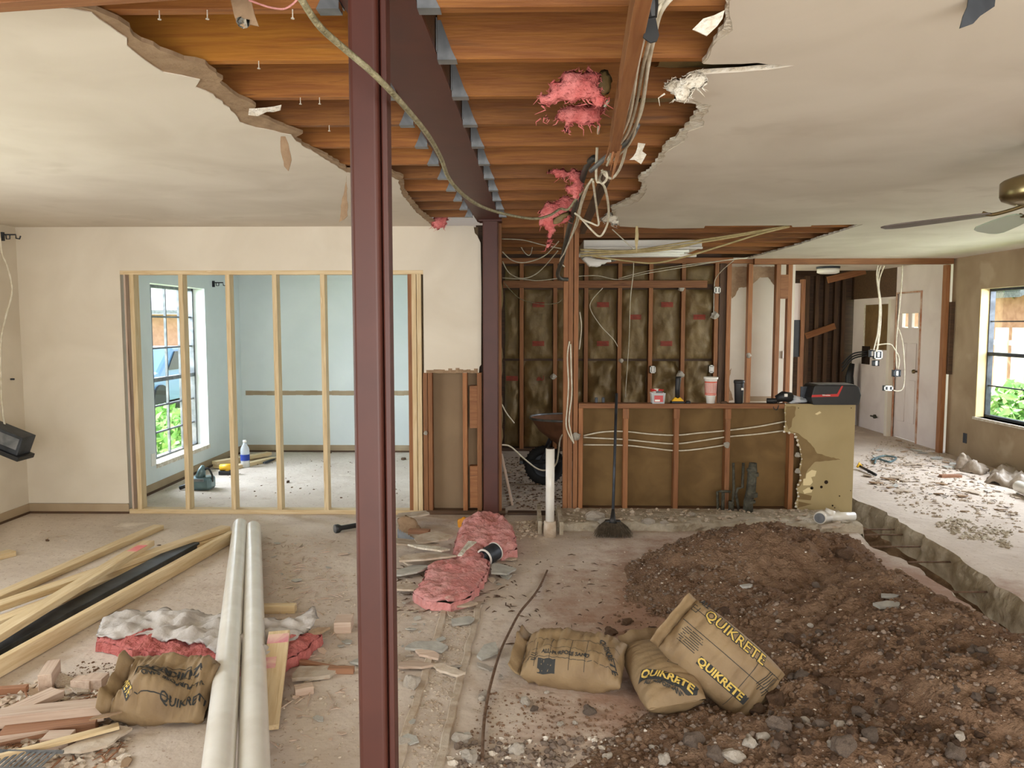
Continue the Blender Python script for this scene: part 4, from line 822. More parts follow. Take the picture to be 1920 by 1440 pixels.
# hall outlet boxes on long cables
HG = 'white cables dropping from the hall header'
xh = YK-.1
cable('electrical_cable', pc([(1646, 498, xh), (1644, 520, xh), (1649, 570, xh), (1646, 620, xh), (1640, 648, xh), (1638, 657, xh)]), .009, 'cable', 'left cable of the group holding two open outlet boxes', 'cable', HG)
cable('electrical_cable', pc([(1651, 498, xh), (1646, 525, xh), (1652, 575, xh), (1649, 630, xh), (1643, 660, xh)]), .009, 'cable', 'middle cable of the group holding two open outlet boxes', 'cable', HG)
cable('electrical_cable', pc([(1658, 498, xh), (1648, 530, xh), (1650, 580, xh), (1646, 640, xh), (1644, 658, xh)]), .009, 'cable', 'right cable of the group holding two open outlet boxes', 'cable', HG)
cable('electrical_cable', pc([(1692, 498, xh), (1690, 540, xh), (1684, 600, xh), (1680, 650, xh), (1681, 690, xh)]), .009, 'cable', 'cable dropping in front of the hall door to the middle box', 'cable', HG)
cable('electrical_cable', pc([(1683, 612, xh), (1692, 640, xh), (1696, 690, xh), (1694, 725, xh), (1686, 733, xh), (1675, 732, xh)]), .008, 'cable', 'long cable bowing right in front of the hall door to the lowest box', 'cable', HG)
cable('electrical_cable', pc([(1643, 647, xh), (1668, 645, xh), (1678, 656, xh), (1686, 672, xh), (1684, 692, xh)]), .008, 'cable', 'cable bridging from the paired boxes to the middle box', 'cable', HG)
def outlet_box(px, py, Y, w_, h_, label, face='white'):
    p = dp(px, py, Y); t = empty('outlet_box', p); T(t, label, 'outlet box', 'loose electrical boxes')
    MB().box(p+Vector((-w_/2, 0, -h_/2)), p+Vector((w_/2, .05, h_/2))).build('housing', 'dmetal', t, bevel=.003)
    rm = MB().box(p+Vector((-w_/2, -.006, -h_/2)), p+Vector((-w_/2+.014, 0, h_/2))).box(p+Vector((w_/2-.014, -.006, -h_/2)), p+Vector((w_/2, 0, h_/2))).box(p+Vector((-w_/2, -.006, h_/2-.014)), p+Vector((w_/2, 0, h_/2))).box(p+Vector((-w_/2, -.006, -h_/2)), p+Vector((w_/2, 0, -h_/2+.014)))
    rm.build('rim', face, t); MB().box(p+Vector((-.014, -.008, -.03)), p+Vector((.014, .002, .03))).build('receptacle', 'white', t, bevel=.004); return t
outlet_box(1647, 665, xh, .10, .11, 'open white rimmed box, right of the pair dangling in the hall opening')
outlet_box(1636, 663, xh+.03, .06, .09, 'dark box, left of the pair dangling in the hall opening', 'dmetal')
outlet_box(1643, 681, xh+.02, .07, .07, 'black device hanging just under the paired boxes', 'black')
outlet_box(1682, 700, xh, .09, .085, 'middle dangling box in front of the hall door', 'dmetal')
outlet_box(1666, 728, xh, .11, .065, 'lowest dangling box in front of the hall door')
outlet_box(1334, 692, YK-.055, .06, .10, 'metal switch frame hanging above the striped cup')
outlet_box(1224, 693, YK-.055, .07, .09, 'white outlet on a stud above the red tub of screws')
outlet_box(1345, 544, YK-.06, .08, .08, 'white box high at the right end of the insulated wall')
for px, py, r_, lb in ((1276, 702, .045, 'silver capped plaster lump on the stud above the yellow drill'), (1340, 591, .05, 'white rose shaped plaster lump high on the last insulated stud'), (1404, 667, .035, 'white plaster lump on the bare stud before the cream wall'), (1037, 706, .04, 'white pointed plaster lump on a stud behind the doorway'), (1164, 676, .03, 'small plaster dab on a kitchen stud at batt joint height'), (1277, 541, .04, 'white dab just below the orange horizontal board')):
    box_knob(px, py, YK-.04, r_, lb)
# ================================================================ CEILING FAN
fc = Vector((2.30, 3.5, 0)); t = empty('ceiling_fan', (fc.x, fc.y, 2.13)); T(t, 'antique brass ceiling fan at the right edge with dark blades', 'ceiling fan')
MB().lathe((fc.x, fc.y, 0), [(.03, 2.34), (.05, 2.36), (.075, 2.42), (.08, 2.437)], 24).build('canopy', 'brass', t, smooth=True)
MB().tube([(fc.x, fc.y, 2.25), (fc.x, fc.y, 2.38)], .015, 12).build('downrod', 'brass', t, smooth=True)
MB().lathe((fc.x, fc.y, 0), [(.05, 2.29), (.12, 2.285), (.16, 2.27), (.172, 2.26), (.172, 2.20), (.165, 2.185), (.12, 2.165), (.06, 2.16)], 36).build('motor_housing', 'brass', t, smooth=True)
MB().lathe((fc.x, fc.y, 0), [(.02, 2.03), (.05, 2.04), (.06, 2.08), (.055, 2.16)], 20).build('switch_housing', 'brass', t, smooth=True)
for k, an in enumerate((135, 79, 8, -64)):
    a = math.radians(an); d = Vector((math.cos(a), math.sin(a), 0)); n_ = Vector((-d.y, d.x, 0)); ro = fc+Vector((0, 0, 2.145))
    MB().tube(smooth([ro+d*.06+Vector((0, 0, .02)), ro+d*.13, ro+d*.20+Vector((0, 0, -.012)), ro+d*.24]), .009, 8).build('blade_bracket', 'brass', t, smooth=True)
    pts = []; tilt = math.radians(1 if k == 0 else 12)
    for u, w2 in ((.2, .035), (.26, .05), (.4, .062), (.6, .068), (.66, .055), (.685, .03)): pts.append((u, w2))
    ol = pts+[(u, -w2) for u, w2 in reversed(pts)]
    poly = [ro+d*u+n_*(v*math.cos(tilt))+Vector((0, 0, v*math.sin(tilt)-.003-.045*u)) for u, v in ol]
    MB().prism(poly, (0, 0, .006)).build('blade', 'blade_lit' if k == 1 else 'blade', t)  # second blade is coloured paler to carry the light on its underside
    # light arm and tulip shade
for k in range(0):
    a = math.radians(100+120*k); d = Vector((math.cos(a), math.sin(a), 0)); c = fc+d*.12+Vector((0, 0, 2.03))
    MB().tube(smooth([fc+Vector((0, 0, 2.06)), fc+d*.07+Vector((0, 0, 2.07)), c+Vector((0, 0, .02))]), .008, 8).build('light_arm', 'brass', t, smooth=True)
    MB().lathe(c, [(.022, .02), (.035, 0), (.05, -.04), (.065, -.075)], 20, closed=True).build('glass_shade', 'blade_lit', t, smooth=True)
# ================================================================ LEFT WALL BITS
p = sx(4, 440, XL+.04)
def rodbracket(p, d, label):
    t = empty('curtain_rod_bracket', p); T(t, label, 'bracket', 'curtain rod brackets')
    d = Vector(d); z = Vector((0, 0, 1))
    MB().tube([p, p+d*.11, p+d*.112-z*.03, p+d*.14-z*.035, p+d*.15-z*.01], .006, 6).build('arm', 'dmetal', t)
    MB().tube([p+d*.03, p+d*.032-z*.035, p+d*.06-z*.035, p+d*.062], .005, 6).build('hook', 'dmetal', t)
    MB().box(p+Vector((-.012, -.012, -.05)), p+Vector((.012, .012, .02))).build('wall_plate', 'dmetal', t)
rodbracket(Vector((XL+.012, sx(4, 442, XL+.01).y, sx(4, 440, XL+.01).z)), (1, 0, 0), 'dark curtain rod bracket at the upper left corner of the front room')
q = sx(400, 530, XD+.01); rodbracket(Vector((XD+.012, q.y, q.z)), (1, 0, 0), 'small curtain rod bracket above the dining window')
cable('electrical_cable', pc([(-2, 430, 5.9), (4, 475, 5.9), (14, 500, 5.9), (23, 545, 5.9), (12, 590, 5.9), (2, 640, 5.9), (2, 720, 5.9), (6, 780, 5.9), (10, 800, 5.9)]), .0075, 'cable', 'white cord hanging at the left edge down to the grey metal box')
p = dp(20, 832, 5.85); t = empty('metal_light_box', p); T(t, 'grey metal lamp box hanging tilted from the cord at the left edge', 'light fixture')
R_ = Matrix.Rotation(math.radians(22), 3, 'Y')
def rb(a, b): return [p+R_ @ Vector(v) for v in MB().box(a, b).v]
def rbox(a, b, nm, m, bev=.004): MB().add(rb(a, b), MB().box(a, b).f).build(nm, m, t, bevel=bev)
rbox((-.2, -.08, -.04), (.12, .08, .11), 'housing', 'dmetal'); rbox((-.22, -.10, -.075), (.15, .10, -.04), 'lower_flange', 'black'); rbox((-.2, -.084, .0), (.10, -.08, .09), 'cover_plate', 'galv')
p = sx(20, 711, XL+.01); o = MB().tube([p, p+Vector((.03, 0, 0))], .008, 8).build('wall_hook', 'dmetal'); T(o, 'small dark hook on the left wall below the cord', 'hook')
o = box('wall_outlet', (XD, sx(287, 862, XD).y-.04, sx(287, 862, XD).z-.06), (XD+.008, sx(287, 862, XD).y+.04, sx(287, 862, XD).z+.06), 'white', bevel=.003); T(o, 'white wall outlet left of the dining window', 'outlet')
# ================================================================ OUTSIDE
def bush(c, r_, n, label, m='leaf', name='bush', ls=.09):
    rnd = random.Random(int(c[0]*10+c[1])); mb = MB(); c = Vector(c)
    for k in range(n):
        d = Vector((rnd.gauss(0, 1), rnd.gauss(0, 1), rnd.gauss(0, 1))).normalized()*rnd.uniform(.4, 1); p = c+Vector((d.x*r_[0], d.y*r_[1], d.z*r_[2])); a = Vector((rnd.uniform(-1, 1), rnd.uniform(-1, 1), rnd.uniform(-1, 1))).normalized(); b = a.orthogonal().normalized(); s_ = ls*rnd.uniform(.6, 1.4)
        mb.add([p-a*s_, p+b*s_*.45, p+a*s_, p-b*s_*.45], [(0, 1, 2, 3)])
    o = mb.build(name, m, fix=False); T(o, label, 'bush'); return o
bush((8.6, 12.8, .0), (1.0, 1.6, .7), 2400, 'large bright green shrub outside the right window', ls=.12); bush((7.0, 10.6, -.1), (.4, .8, .35), 900, 'reddish flowering plant low outside the right window', 'redp', ls=.1)
bush((12.5, 21, 4.6), (3.5, 3, 2.2), 2500, 'green tree crown above the roof outside the right window', name='tree', ls=.3)
bush((7.0, 11.0, -.1), (.6, 1.4, .35), 900, 'low strap leaved plants outside the right window', ls=.13)
t = empty('garden_fence', (10.5, 16, -.35)); T(t, 'pale board fence outside the right window', 'fence')
for k in range(26):
    x = 9.6; y = 10+k*.55; MB().box((x, y, -.35), (x+.03, y+.4, 1.55)).build('picket', 'fence', t)
MB().box((9.63, 10, .2), (9.68, 24.4, .3)).box((9.63, 10, 1.2), (9.68, 24.4, 1.3)).build('rail', 'fence', t)
t = empty('neighbour_house', (16, 24, -.35)); T(t, 'house with a grey shingle roof beyond the fence outside the right window', 'house')
MB().box((13, 20, -.35), (20, 30, 2.4)).build('wall', 'brick', t); MB().prism([(12.4, 19.6, 2.3), (12.4, 31, 2.3), (16.5, 31, 4.3), (16.5, 19.6, 4.3)], (0, 0, .15)).build('roof', 'roof', t)
bush((-5.0, 10.3, .0), (.7, 1.0, .55), 1600, 'pale leafed shrub outside the dining window', ls=.07)
t = empty('parked_car', (-8.6, 17.5, -.35)); T(t, 'blue car parked outside the dining window', 'car')
prof = [(-2.1, .3), (-2.1, .85), (-1.3, .95), (-.7, 1.45), (.8, 1.45), (1.4, .95), (2.1, .85), (2.1, .3)]
MB().prism([(-9.5, 17.5+a, -.35+b) for a, b in prof], (1.7, 0, 0)).build('body', 'car', t, bevel=.08)
for a in (-1.3, 1.3): MB().tube([(-9.55, 17.5+a, 0), (-7.75, 17.5+a, 0)], .33, 20).build('wheel', 'rubber', t)
MB().prism([(-7.79, 17.5-.95, .62), (-7.79, 17.5-.6, 1.02), (-7.79, 17.5+.7, 1.02), (-7.79, 17.5+1.05, .62)], (.02, 0, 0)).build('side_window', 'black', t)
t = empty('house_across', (-17, 34, -.35)); T(t, 'low pinkish house seen through the dining window', 'house'); MB().box((-22, 30, -.35), (-12, 40, 2.0)).build('wall', 'brick', t); MB().prism([(-23, 29.4, 2.0), (-11, 29.4, 2.0), (-11, 35, 3.6), (-23, 35, 3.6)], (0, 0, .15)).build('roof', 'roof', t)
# ================================================================ TEXT ON SURFACES
def text_mesh(s, size, bold=.0):
    cu = bpy.data.curves.new('txt', 'FONT'); cu.body = s; cu.size = size; cu.align_x = 'CENTER'; cu.align_y = 'CENTER'; cu.resolution_u = 2; cu.offset = bold
    o = bpy.data.objects.new('txt', cu); COL.objects.link(o); dg = bpy.context.evaluated_depsgraph_get(); dg.update()
    me = bpy.data.meshes.new_from_object(o.evaluated_get(dg)); bpy.data.objects.remove(o)
    bm = bmesh.new(); bm.from_mesh(me); bmesh.ops.triangulate(bm, faces=bm.faces)
    for _ in range(2):
        es = [e for e in bm.edges if e.calc_length() > .012]
        if es: bmesh.ops.subdivide_edges(bm, edges=es, cuts=1); bmesh.ops.triangulate(bm, faces=bm.faces)
    vs = [v.co.copy() for v in bm.verts]; fs = [tuple(v.index for v in f.verts) for f in bm.faces]; bm.free(); bpy.data.meshes.remove(me); return vs, fs
def rect_mesh(w_, h_, t=0):
    """solid rectangle, or an outline of width t, as a fine grid"""
    vs = []; fs = []
    def strip(x0, y0, x1, y1):
        nx = max(1, int((x1-x0)/.012)); ny = max(1, int((y1-y0)/.012)); k = len(vs)
        for j in range(ny+1):
            for i in range(nx+1): vs.append(Vector((x0+(x1-x0)*i/nx, y0+(y1-y0)*j/ny, 0)))
        for j in range(ny):
            for i in range(nx): a = k+j*(nx+1)+i; fs.append((a, a+1, a+nx+2, a+nx+1))
    if not t: strip(-w_/2, -h_/2, w_/2, h_/2)
    else: strip(-w_/2, -h_/2, w_/2, -h_/2+t); strip(-w_/2, h_/2-t, w_/2, h_/2); strip(-w_/2, -h_/2, -w_/2+t, h_/2); strip(w_/2-t, -h_/2, w_/2, h_/2)
    return vs, fs
# ================================================================ CEMENT BAGS
def bag(name, O, ax, up, L, W, Hh, label, prints, seed=0, bend=0, wr=.006, crush=None, flap=(-1, 1)):
    ax = Vector(ax).normalized(); up = Vector(up); up = (up-ax*up.dot(ax)).normalized(); ay = up.cross(ax)
    root = empty(name, Vector((O[0], O[1], O[2]))); T(root, label, 'cement bag', 'paper sacks of concrete mix'); O = Vector(O)
    def half(u): return (W/2)*(1-.10*abs(u)**3), (Hh/2)*max(.0, 1-abs(u)**3.2)**.55+.004
    def surf(x, y, side=1, lift=0.0):
        u = max(-1, min(1, x/(L/2))); w_, h_ = half(u); q = max(-1, min(1, y/w_)); z = h_*max(0, 1-abs(q)**2.6)**.5
        wrk = wr*(fbm(x*1.0, y*.25, seed, 34, 3)*(.9+abs(u)**2*1.6)+.9*fbm(x, y, seed+3, 7, 4))
        if crush: wrk += crush*noise.noise(Vector((x*7+seed, y*7, 0)))
        z = (z+wrk*min(1, z/(h_+1e-6)*1.5)+lift)*side
        yy = y
        p = Vector((x, yy, z))
        if bend:
            R = 1/bend; a = x*bend; p = Vector(((R-p.z)*math.sin(a), p.y, R-(R-p.z)*math.cos(a)))
        return O+ax*p.x+ay*p.y+up*p.z
    nx, na = 56, 44; vs = []; fs = []
    for i in range(nx+1):
        x = -L/2+L*i/nx; u = x/(L/2); w_, h_ = half(u)
        for j in range(na):
            a = 2*math.pi*j/na; c, s_ = math.cos(a), math.sin(a); q = math.copysign(abs(c)**(2/2.6), c); vs.append(surf(x, q*w_, 1 if s_ >= 0 else -1))
    for i in range(nx):
        for j in range(na): fs.append((i*na+j, i*na+(j+1) % na, (i+1)*na+(j+1) % na, (i+1)*na+j))
    MB().add(vs, fs).build('sack_body', 'bag', root, smooth=True)
    if flap:
        for sgn in flap:
            vs = []; fs = []
            for i in range(4):
                for j in range(17):
                    y = (-1+2*j/16)*half(sgn)[0]*1.0; p = surf(sgn*L/2, 0); e = ax*sgn*(.015*i)+up*(.012*i*i*.5+.006*math.sin(j*1.3+seed)); vs.append(surf(sgn*(L/2-.002), y)+e)
            for i in range(3):
                for j in range(16): a = i*17+j; fs.append((a, a+1, a+18, a+17))
            o = MB().add(vs, fs).build('folded_end', 'bag', root, smooth=True, fix=False); so_ = o.modifiers.new('th', 'SOLIDIFY'); so_.thickness = .003
    for kind, arg, cx, cy, rot, m_ in prints:
        v_, f_ = text_mesh(*arg) if kind in 'tu' else rect_mesh(*arg); c, s_ = math.cos(math.radians(rot)), math.sin(math.radians(rot)); out = []
        lift = {'t': .0040, 'u': .0028, 'r': .0018}[kind]
        for v in v_: x, y = cx+v.x*c-v.y*s_, cy+v.x*s_+v.y*c; out.append(surf(max(-L/2*.97, min(L/2*.97, x)), y, 1, lift))
        MB().add(out, f_).build('printed_lettering' if kind in 'tu' else 'printed_bar', m_, root, fix=False)
    return root
big = lambda x, y, r, s=.07: [('r', (s*5.2, s*1.15, 0), x, y, r, 'ink'), ('t', ('QUIKRETE', s, .0035), x, y, r, 'ylw')]
fine = lambda x, y, r, n=7, w_=.13, st=.010: [('r', (w_*(.8+.2*((k*7) % 3)/2), .0032, 0), x-(k*st)*math.sin(math.radians(-r)) if False else x+k*st*math.sin(math.radians(r)), y-k*st*math.cos(math.radians(r)), r, 'ink') for k in range(n)]
# lying bag, centre
bag('cement_bag', (.225, 3.42, .092), (.93, -.24, 0), (0, -.35, 1), .46, .30, .20, 'brown paper cement bag lying on its side, leftmost of the three beside the dirt heap',
    [('t', ('ALL-PURPOSE SAND', .024, .0008), -.02, -.075, 0, 'ink'), ('r', (.42, .002, 0), 0, -.045, 0, 'ink'), ('r', (.42, .002, 0), 0, -.095, 0, 'ink'), ('r', (.42, .002, 0), 0, .01, 0, 'ink'), ('r', (.08, .04, 0), -.10, -.122, 0, 'ink')]
    + [('r', (.002, .14, 0), x, -.06, 0, 'ink') for x in (-.16, -.09, .0, .07)] + [('t', ('QUIKRETE', .036, .001), .165, -.03, -62, 'ink')] + fine(-.17, -.07, 0, 4, .05), 1, wr=.014, flap=(-1,))
bag('cement_bag', (.60, 3.30, .085), (.10, -.97, -.05), (-.12, -.28, 1), .50, .27, .17, 'brown paper cement bag pinned under the leaning one, middle of the three',
    [('r', (.25, .055, 0), .165, -.01, 52, 'ink'), ('t', ('QUIKRETE', .05, .0016), .16, -.012, 52, 'ylw'), ('t', ('ALL-PURPOSE SAND', .019, .0008), .196, -.036, 52, 'ink'), ('r', (.05, .035, .003), .07, .05, 52, 'ink')], 2, wr=.006, flap=(-1,))
bag('cement_bag', (.84, 3.20, .19), (.60, -.30, -.46), (-.28, -.66, .42), .47, .30, .15, 'bulging brown cement bag leaning on the others and the dirt, rightmost of the three',
    [('r', (.44, .003, 0), 0, .10, 0, 'ink'), ('r', (.44, .003, 0), 0, .03, 0, 'ink')] + [('u', ('QUIKRETE', .060, .004), -.02, .115, 0, 'ink'), ('t', ('QUIKRETE', .060, .0006), -.02, .115, 0, 'ylw'), ('t', ('ALL', .03, .001), -.19, .142, 0, 'ink')]
    + [('r', (.22, .038, 0), .04, -.06, 0, 'ink'), ('t', ('QUIKRETE', .044, .0014), .03, -.06, 0, 'ylw')] + fine(-.14, .015, 0, 8, .10, .0095) + fine(.15, .06, 75, 6, .10, .010) + [('r', (.035, .03, .003), -.205, .10, 0, 'ink'), ('r', (.002, .25, 0), .10, -.01, 0, 'ink')], 3, bend=-1.5, wr=.010, flap=(-1,))
bag('cement_bag', (-1.50, 3.10, .095), (.90, .10, -.08), (-.05, -.42, 1), .37, .33, .17, 'crumpled torn brown cement bag at the lower left beside the white pipes',
    [('r', (.21, .062, .004), -.02, .015, 188, 'ink'), ('t', ('QUIKRETE', .05, .0018), .02, .015, 188, 'ink'), ('t', ('ALL-PURPOSE SAND', .027, .001), .04, -.035, 185, 'ink'), ('t', ('QUIKRETE', .04, .001), .10, -.105, 4, 'ink'), ('r', (.14, .003, 0), -.02, -.108, 2, 'ink'),
     ('r', (.17, .03, 0), -.15, -.05, -58, 'ink'), ('t', ('QUIKRETE', .032, .001), -.15, -.05, -58, 'ylw')], 4, wr=.018, crush=.07, flap=(-1,))
# crumpled sheet beside the left bag
def crumple(name, poly, m, label, cat, zt=.05, amp=.04, sc=9, res=.02, group=None, z=0.01, soft=.06, bot=.0):
    P = [fl(px, py) for px, py in poly]; c = sum(P, Vector())/len(P); pl = [(p.x, p.y) for p in jag([Vector((p.x-c.x, p.y-c.y, 0)) for p in P], .012, .05, int(poly[0][0])+1, True)]
    vs, fs = inflate(pl, c+Vector((0, 0, z)), (1, 0, 0), (0, 1, 0), (0, 0, 1), res, zt, bot, soft, amp, sc, c.x)
    vs = [Vector((v.x, v.y, max(.002, v.z))) for v in vs]; o = MB().add(vs, fs).build(name, m, smooth=True); T(o, label, cat, group); return o
crumple('plastic_bag', [(236, 1300), (262, 1286), (296, 1284), (300, 1320), (290, 1345), (250, 1360), (238, 1340)], 'plast', 'crumpled dusty plastic behind the lower left cement bag', 'plastic', .10, .09, 14)
# ================================================================ INSULATION ON FLOOR
def batt(name, poly, z, top, m, label, amp=.03, sc=10, res=.018, face=None, soft=.05, slope=None, jg=.012):
    P = [fl(px, py, z) for px, py in poly]; c = sum(P, Vector())/len(P); pl = [(p.x, p.y) for p in jag([Vector((p.x-c.x, p.y-c.y, 0)) for p in P], jg, .03, int(poly[0][0])+3, True)]
    vs, fs = inflate(pl, c, (1, 0, 0), (0, 1, 0), (0, 0, 1), res, top, .0, soft, amp, sc, c.x, zf=slope)
    base = MB().add(vs, fs)
    for k, p in enumerate(pl): q = pl[(k+1) % len(pl)]; zz = slope(*p) if slope else 0; z2 = slope(*q) if slope else 0; base.add([c+Vector((p[0], p[1], zz+.002)), c+Vector((q[0], q[1], z2+.002)), c+Vector((q[0]*1.01, q[1]*1.01, -z+.003)), c+Vector((p[0]*1.01, p[1]*1.01, -z+.003))], [(0, 1, 2, 3)])
    o = base.build(name, m, smooth=True, fix=True); T(o, label, 'insulation'); return o, pl, c
batt('pink_insulation_batt', [(774, 1112), (800, 1128), (845, 1133), (880, 1122), (900, 1096), (918, 1062), (914, 1050), (870, 1046), (832, 1052), (806, 1058), (796, 1080)], .05, .025, 'pinkl', 'flat dusty pink insulation slab on the floor in front of the debris', .03)
batt('pink_insulation_batt', [(850, 1040), (856, 1010), (870, 985), (905, 976), (940, 980), (962, 996), (970, 1030), (940, 1036), (915, 1030), (890, 1024), (874, 1034)], .06, .05, 'pinkl', 'thick folded pink insulation heaped in front of the far steel column', .04, slope=lambda x, y: .01+.05*y)
px_tuft('pink_insulation_edge', [(882, 1018), (900, 1000), (930, 1002), (960, 1018), (972, 1030), (964, 1036), (940, 1030), (915, 1018), (896, 1018)], 5.55, 'pink', .05, 'bright pink fold along the front of the heaped insulation', strands=0)
batt('pink_insulation_batt', [(846, 1040), (880, 1018), (912, 1022), (904, 1046), (860, 1050)], .06, .03, 'pinkl', 'small dusty pink insulation piece below the heaped one', .03)
# grey faced batt under the pipes
P1 = [(180, 1205), (190, 1185), (210, 1176), (300, 1176), (420, 1182), (560, 1192), (604, 1190), (580, 1215), (536, 1240), (500, 1262), (410, 1242), (300, 1226), (240, 1218)]
o, pl, c = batt('faced_insulation_batt', P1, .05, .02, 'pinkd', 'pink insulation batt with grey paper facing lying under the white pipes', .03, jg=.015)
P2 = [(178, 1190), (192, 1160), (215, 1148), (300, 1143), (400, 1146), (430, 1160), (520, 1160), (590, 1148), (600, 1158), (545, 1206), (500, 1244), (470, 1236), (405, 1222), (370, 1208), (300, 1196), (240, 1190), (215, 1195)]
Pf = [fl(px, py, .085) for px, py in P2]; c2 = sum(Pf, Vector())/len(Pf)
vs, fs = inflate([(p.x-c2.x, p.y-c2.y) for p in Pf], c2, (1, 0, 0), (0, 1, 0), (0, 0, 1), .016, .006, .006, .05, .045, 9, 5)
MB().add(vs, fs).build('paper_facing', 'greyface', o, smooth=True)
# ================================================================ PIPES AND LUMBER
def pipe(name, a, b, r_, m, label, wall=.006):
    a, b = Vector(a), Vector(b); d = (b-a).normalized(); o = MB()
    o.tube([a, b], r_, 28, caps=False); o.tube([b, a], r_-wall, 28, caps=False); ob = o.build(name, m, smooth=True, fix=False)
    T(ob, label, 'pipe'); return ob
zp_ = .10
far1, far2 = fl(450, 985, .06), fl(475, 990, .06)
n1, n2 = fl(411, 1420, zp_+.02), fl(476, 1420, zp_)
def ext(a, b, t): return b+(b-a)*t
# pipe diameter from the frame: 55 px across at the near end
pipe('white_pipe', ext(far1, n1, .25), far1, .055, 'pvc', 'long white PVC pipe on the floor, left of the pair')
pipe('white_pipe', ext(far2, n2, .25), far2, .055, 'pvc', 'long white PVC pipe on the floor, right of the pair')
LG = 'new lumber stacked on the left floor'
def lum(a, za, b, zb, label, w_=.089, h=.038, e=0.0, m='new', name='lumber', cat='lumber', grp=LG, up=(0, 0, 1)):
    A, B = fl(*a, za), fl(*b, zb); A2 = A+(A-B)*e; o = board(name, A2, B, w_, h, m, bevel=.003, up=up); T(o, label, cat, grp); return o
lum((0, 1118), .02, (298, 988), .02, 'pale new two by four farthest back, its end nearest the middle wall', e=.6)
lum((0, 1136), .06, (424, 990), .06, 'pale new two by four crossing on top toward the pipe ends', e=.5)
lum((0, 1165), .02, (430, 1000), .02, 'new two by four on edge below the crossing one', h=.038, e=.5)
lum((0, 1188), .11, (278, 1018), .09, 'new two by four with a red painted mark near its end', e=.5)
o = lum((268, 1022), .112, (246, 1034), .112, 'x', w_=.07, h=.002, m=mat('red_paint_mark', hexc(220, 120, 120), hexc(226, 160, 150), scale=10)); q = bpy.data.objects[o.name]
q.name = 'red_paint_mark'; lumA = [x for x in COL.objects if x.get('label', '').startswith('new two by four with a red')][0]
q.parent = lumA; lumA_m = Matrix.LocRotScale(lumA.location, lumA.rotation_quaternion, None); q.matrix_parent_inverse = lumA_m.inverted(); del q['label']; del q['category']; del q['group']
o = lum((0, 1250), .045, (434, 1006), .045, 'x', w_=.04, h=.085, e=.5); o['label'] = 'round edged new timber nearest the pipes, lying on its narrow side'
lum((0, 1215), .03, (360, 1022), .03, 'x', w_=.12, h=.05, m='dmetal', name='metal_strip', cat='metal channel', grp=None, e=.5)['label'] = 'dark metal channel lying between the pale timbers'
lum((0, 1246), .004, (150, 1172), .004, 'x', w_=.03, h=.006, m='white', name='white_strip', cat='strip', grp=None, e=.5)['label'] = 'thin white strip on the floor along the nearest timber'
lum((-40, 1052), .02, (24, 1036), .02, 'short pale timber end poking in at the left edge', e=.5)
# board leaning right of the pipes with pink marks
A, B = fl(498, 1366, .02), fl(524, 1186, .12); o = board('plank', A, B, .10, .022, 'new', bevel=.002); T(o, 'short pale plank with pink marks right of the white pipes', 'board')
mk = mat('pink_marking_paint', hexc(205, 130, 140), hexc(226, 190, 170), scale=12)
for t_, w_, l_ in ((.90, .098, .08), (.62, .05, .09)):
    L = (B-A).length; mb = MB().box((L*t_-l_/2, -w_/2+(.0 if w_ > .09 else .02), .011), (L*t_+l_/2, w_/2+(.0 if w_ > .09 else .02), .0125)); me = bpy.data.meshes.new('pink_mark'); me.from_pydata([tuple(v) for v in mb.v], [], mb.f); link('pink_mark', me, mk, o)
# ================================================================ SCRAP
def chipobj(name, px, py, size, m, label, cat='debris', group=None, th=.012, z=.0, tilt=.12, seed=0, asp=.6, n=5, yaw=None, at_=None, parent=None):
    rnd = random.Random(seed*13+int(px)+int(py)*7); c = at_ or fl(px, py, z); a0 = yaw if yaw is not None else rnd.uniform(0, 6.28)
    pl = []
    for k in range(n):
        a = 2*math.pi*(k+rnd.uniform(-.3, .3))/n; r_ = size*rnd.uniform(.55, 1.1); pl.append((r_*math.cos(a), r_*math.sin(a)*max(asp, .5)))
    tx, ty = rnd.uniform(-tilt, tilt), rnd.uniform(-tilt, tilt); e = jag([Vector((x, y, 0)) for x, y in pl], size*.04, size*.22, seed+3, True)
    ca, sa = math.cos(a0), math.sin(a0); v = [(p.x*ca-p.y*sa, p.x*sa+p.y*ca) for p in e]
    P = [Vector((c.x+x, c.y+y, c.z+x*tx+y*ty)) for x, y in v]; mz = min(p.z for p in P); P = [p+Vector((0, 0, z+.001-mz+(c.z-z))) for p in P] if at_ is None else P
    o = MB().prism(P, (0, 0, th)).build(name, m); T(o, label, cat, group); return o
def block(name, px, py, L, W_, h, yaw, m, label, z=0, tilt=0, cat='wood offcut', group=None):
    c = fl(px, py, z); d = Vector((math.cos(yaw), math.sin(yaw), tilt)); a = c-d*L/2+Vector((0, 0, h/2+abs(tilt)*L/2)); o = board(name, a, a+d*L, W_, h, m, bevel=.002); T(o, label, cat, group); return o
WG = 'wood offcuts on the lower left floor'
block('wood_offcut', 94, 1285, .16, .055, .085, 1.9, 'pinkw', 'dusty pinkish block standing on edge above the scrap heap', tilt=0, group=WG)
block('wood_offcut', 158, 1292, .06, .09, .05, 1.5, 'pinkw', 'small cut block, left one of two side by side', group=WG); block('wood_offcut', 180, 1290, .07, .09, .055, 1.6, 'pinkw', 'small cut block, right one of two side by side', group=WG)
block('wood_offcut', 125, 1345, .50, .085, .05, .25, 'pinkw', 'long dusty two by four offcut across the scrap heap', z=.03, group=WG); block('wood_offcut', 95, 1378, .34, .08, .045, .30, 'orw', 'orange sided offcut just below the long dusty one', group=WG)
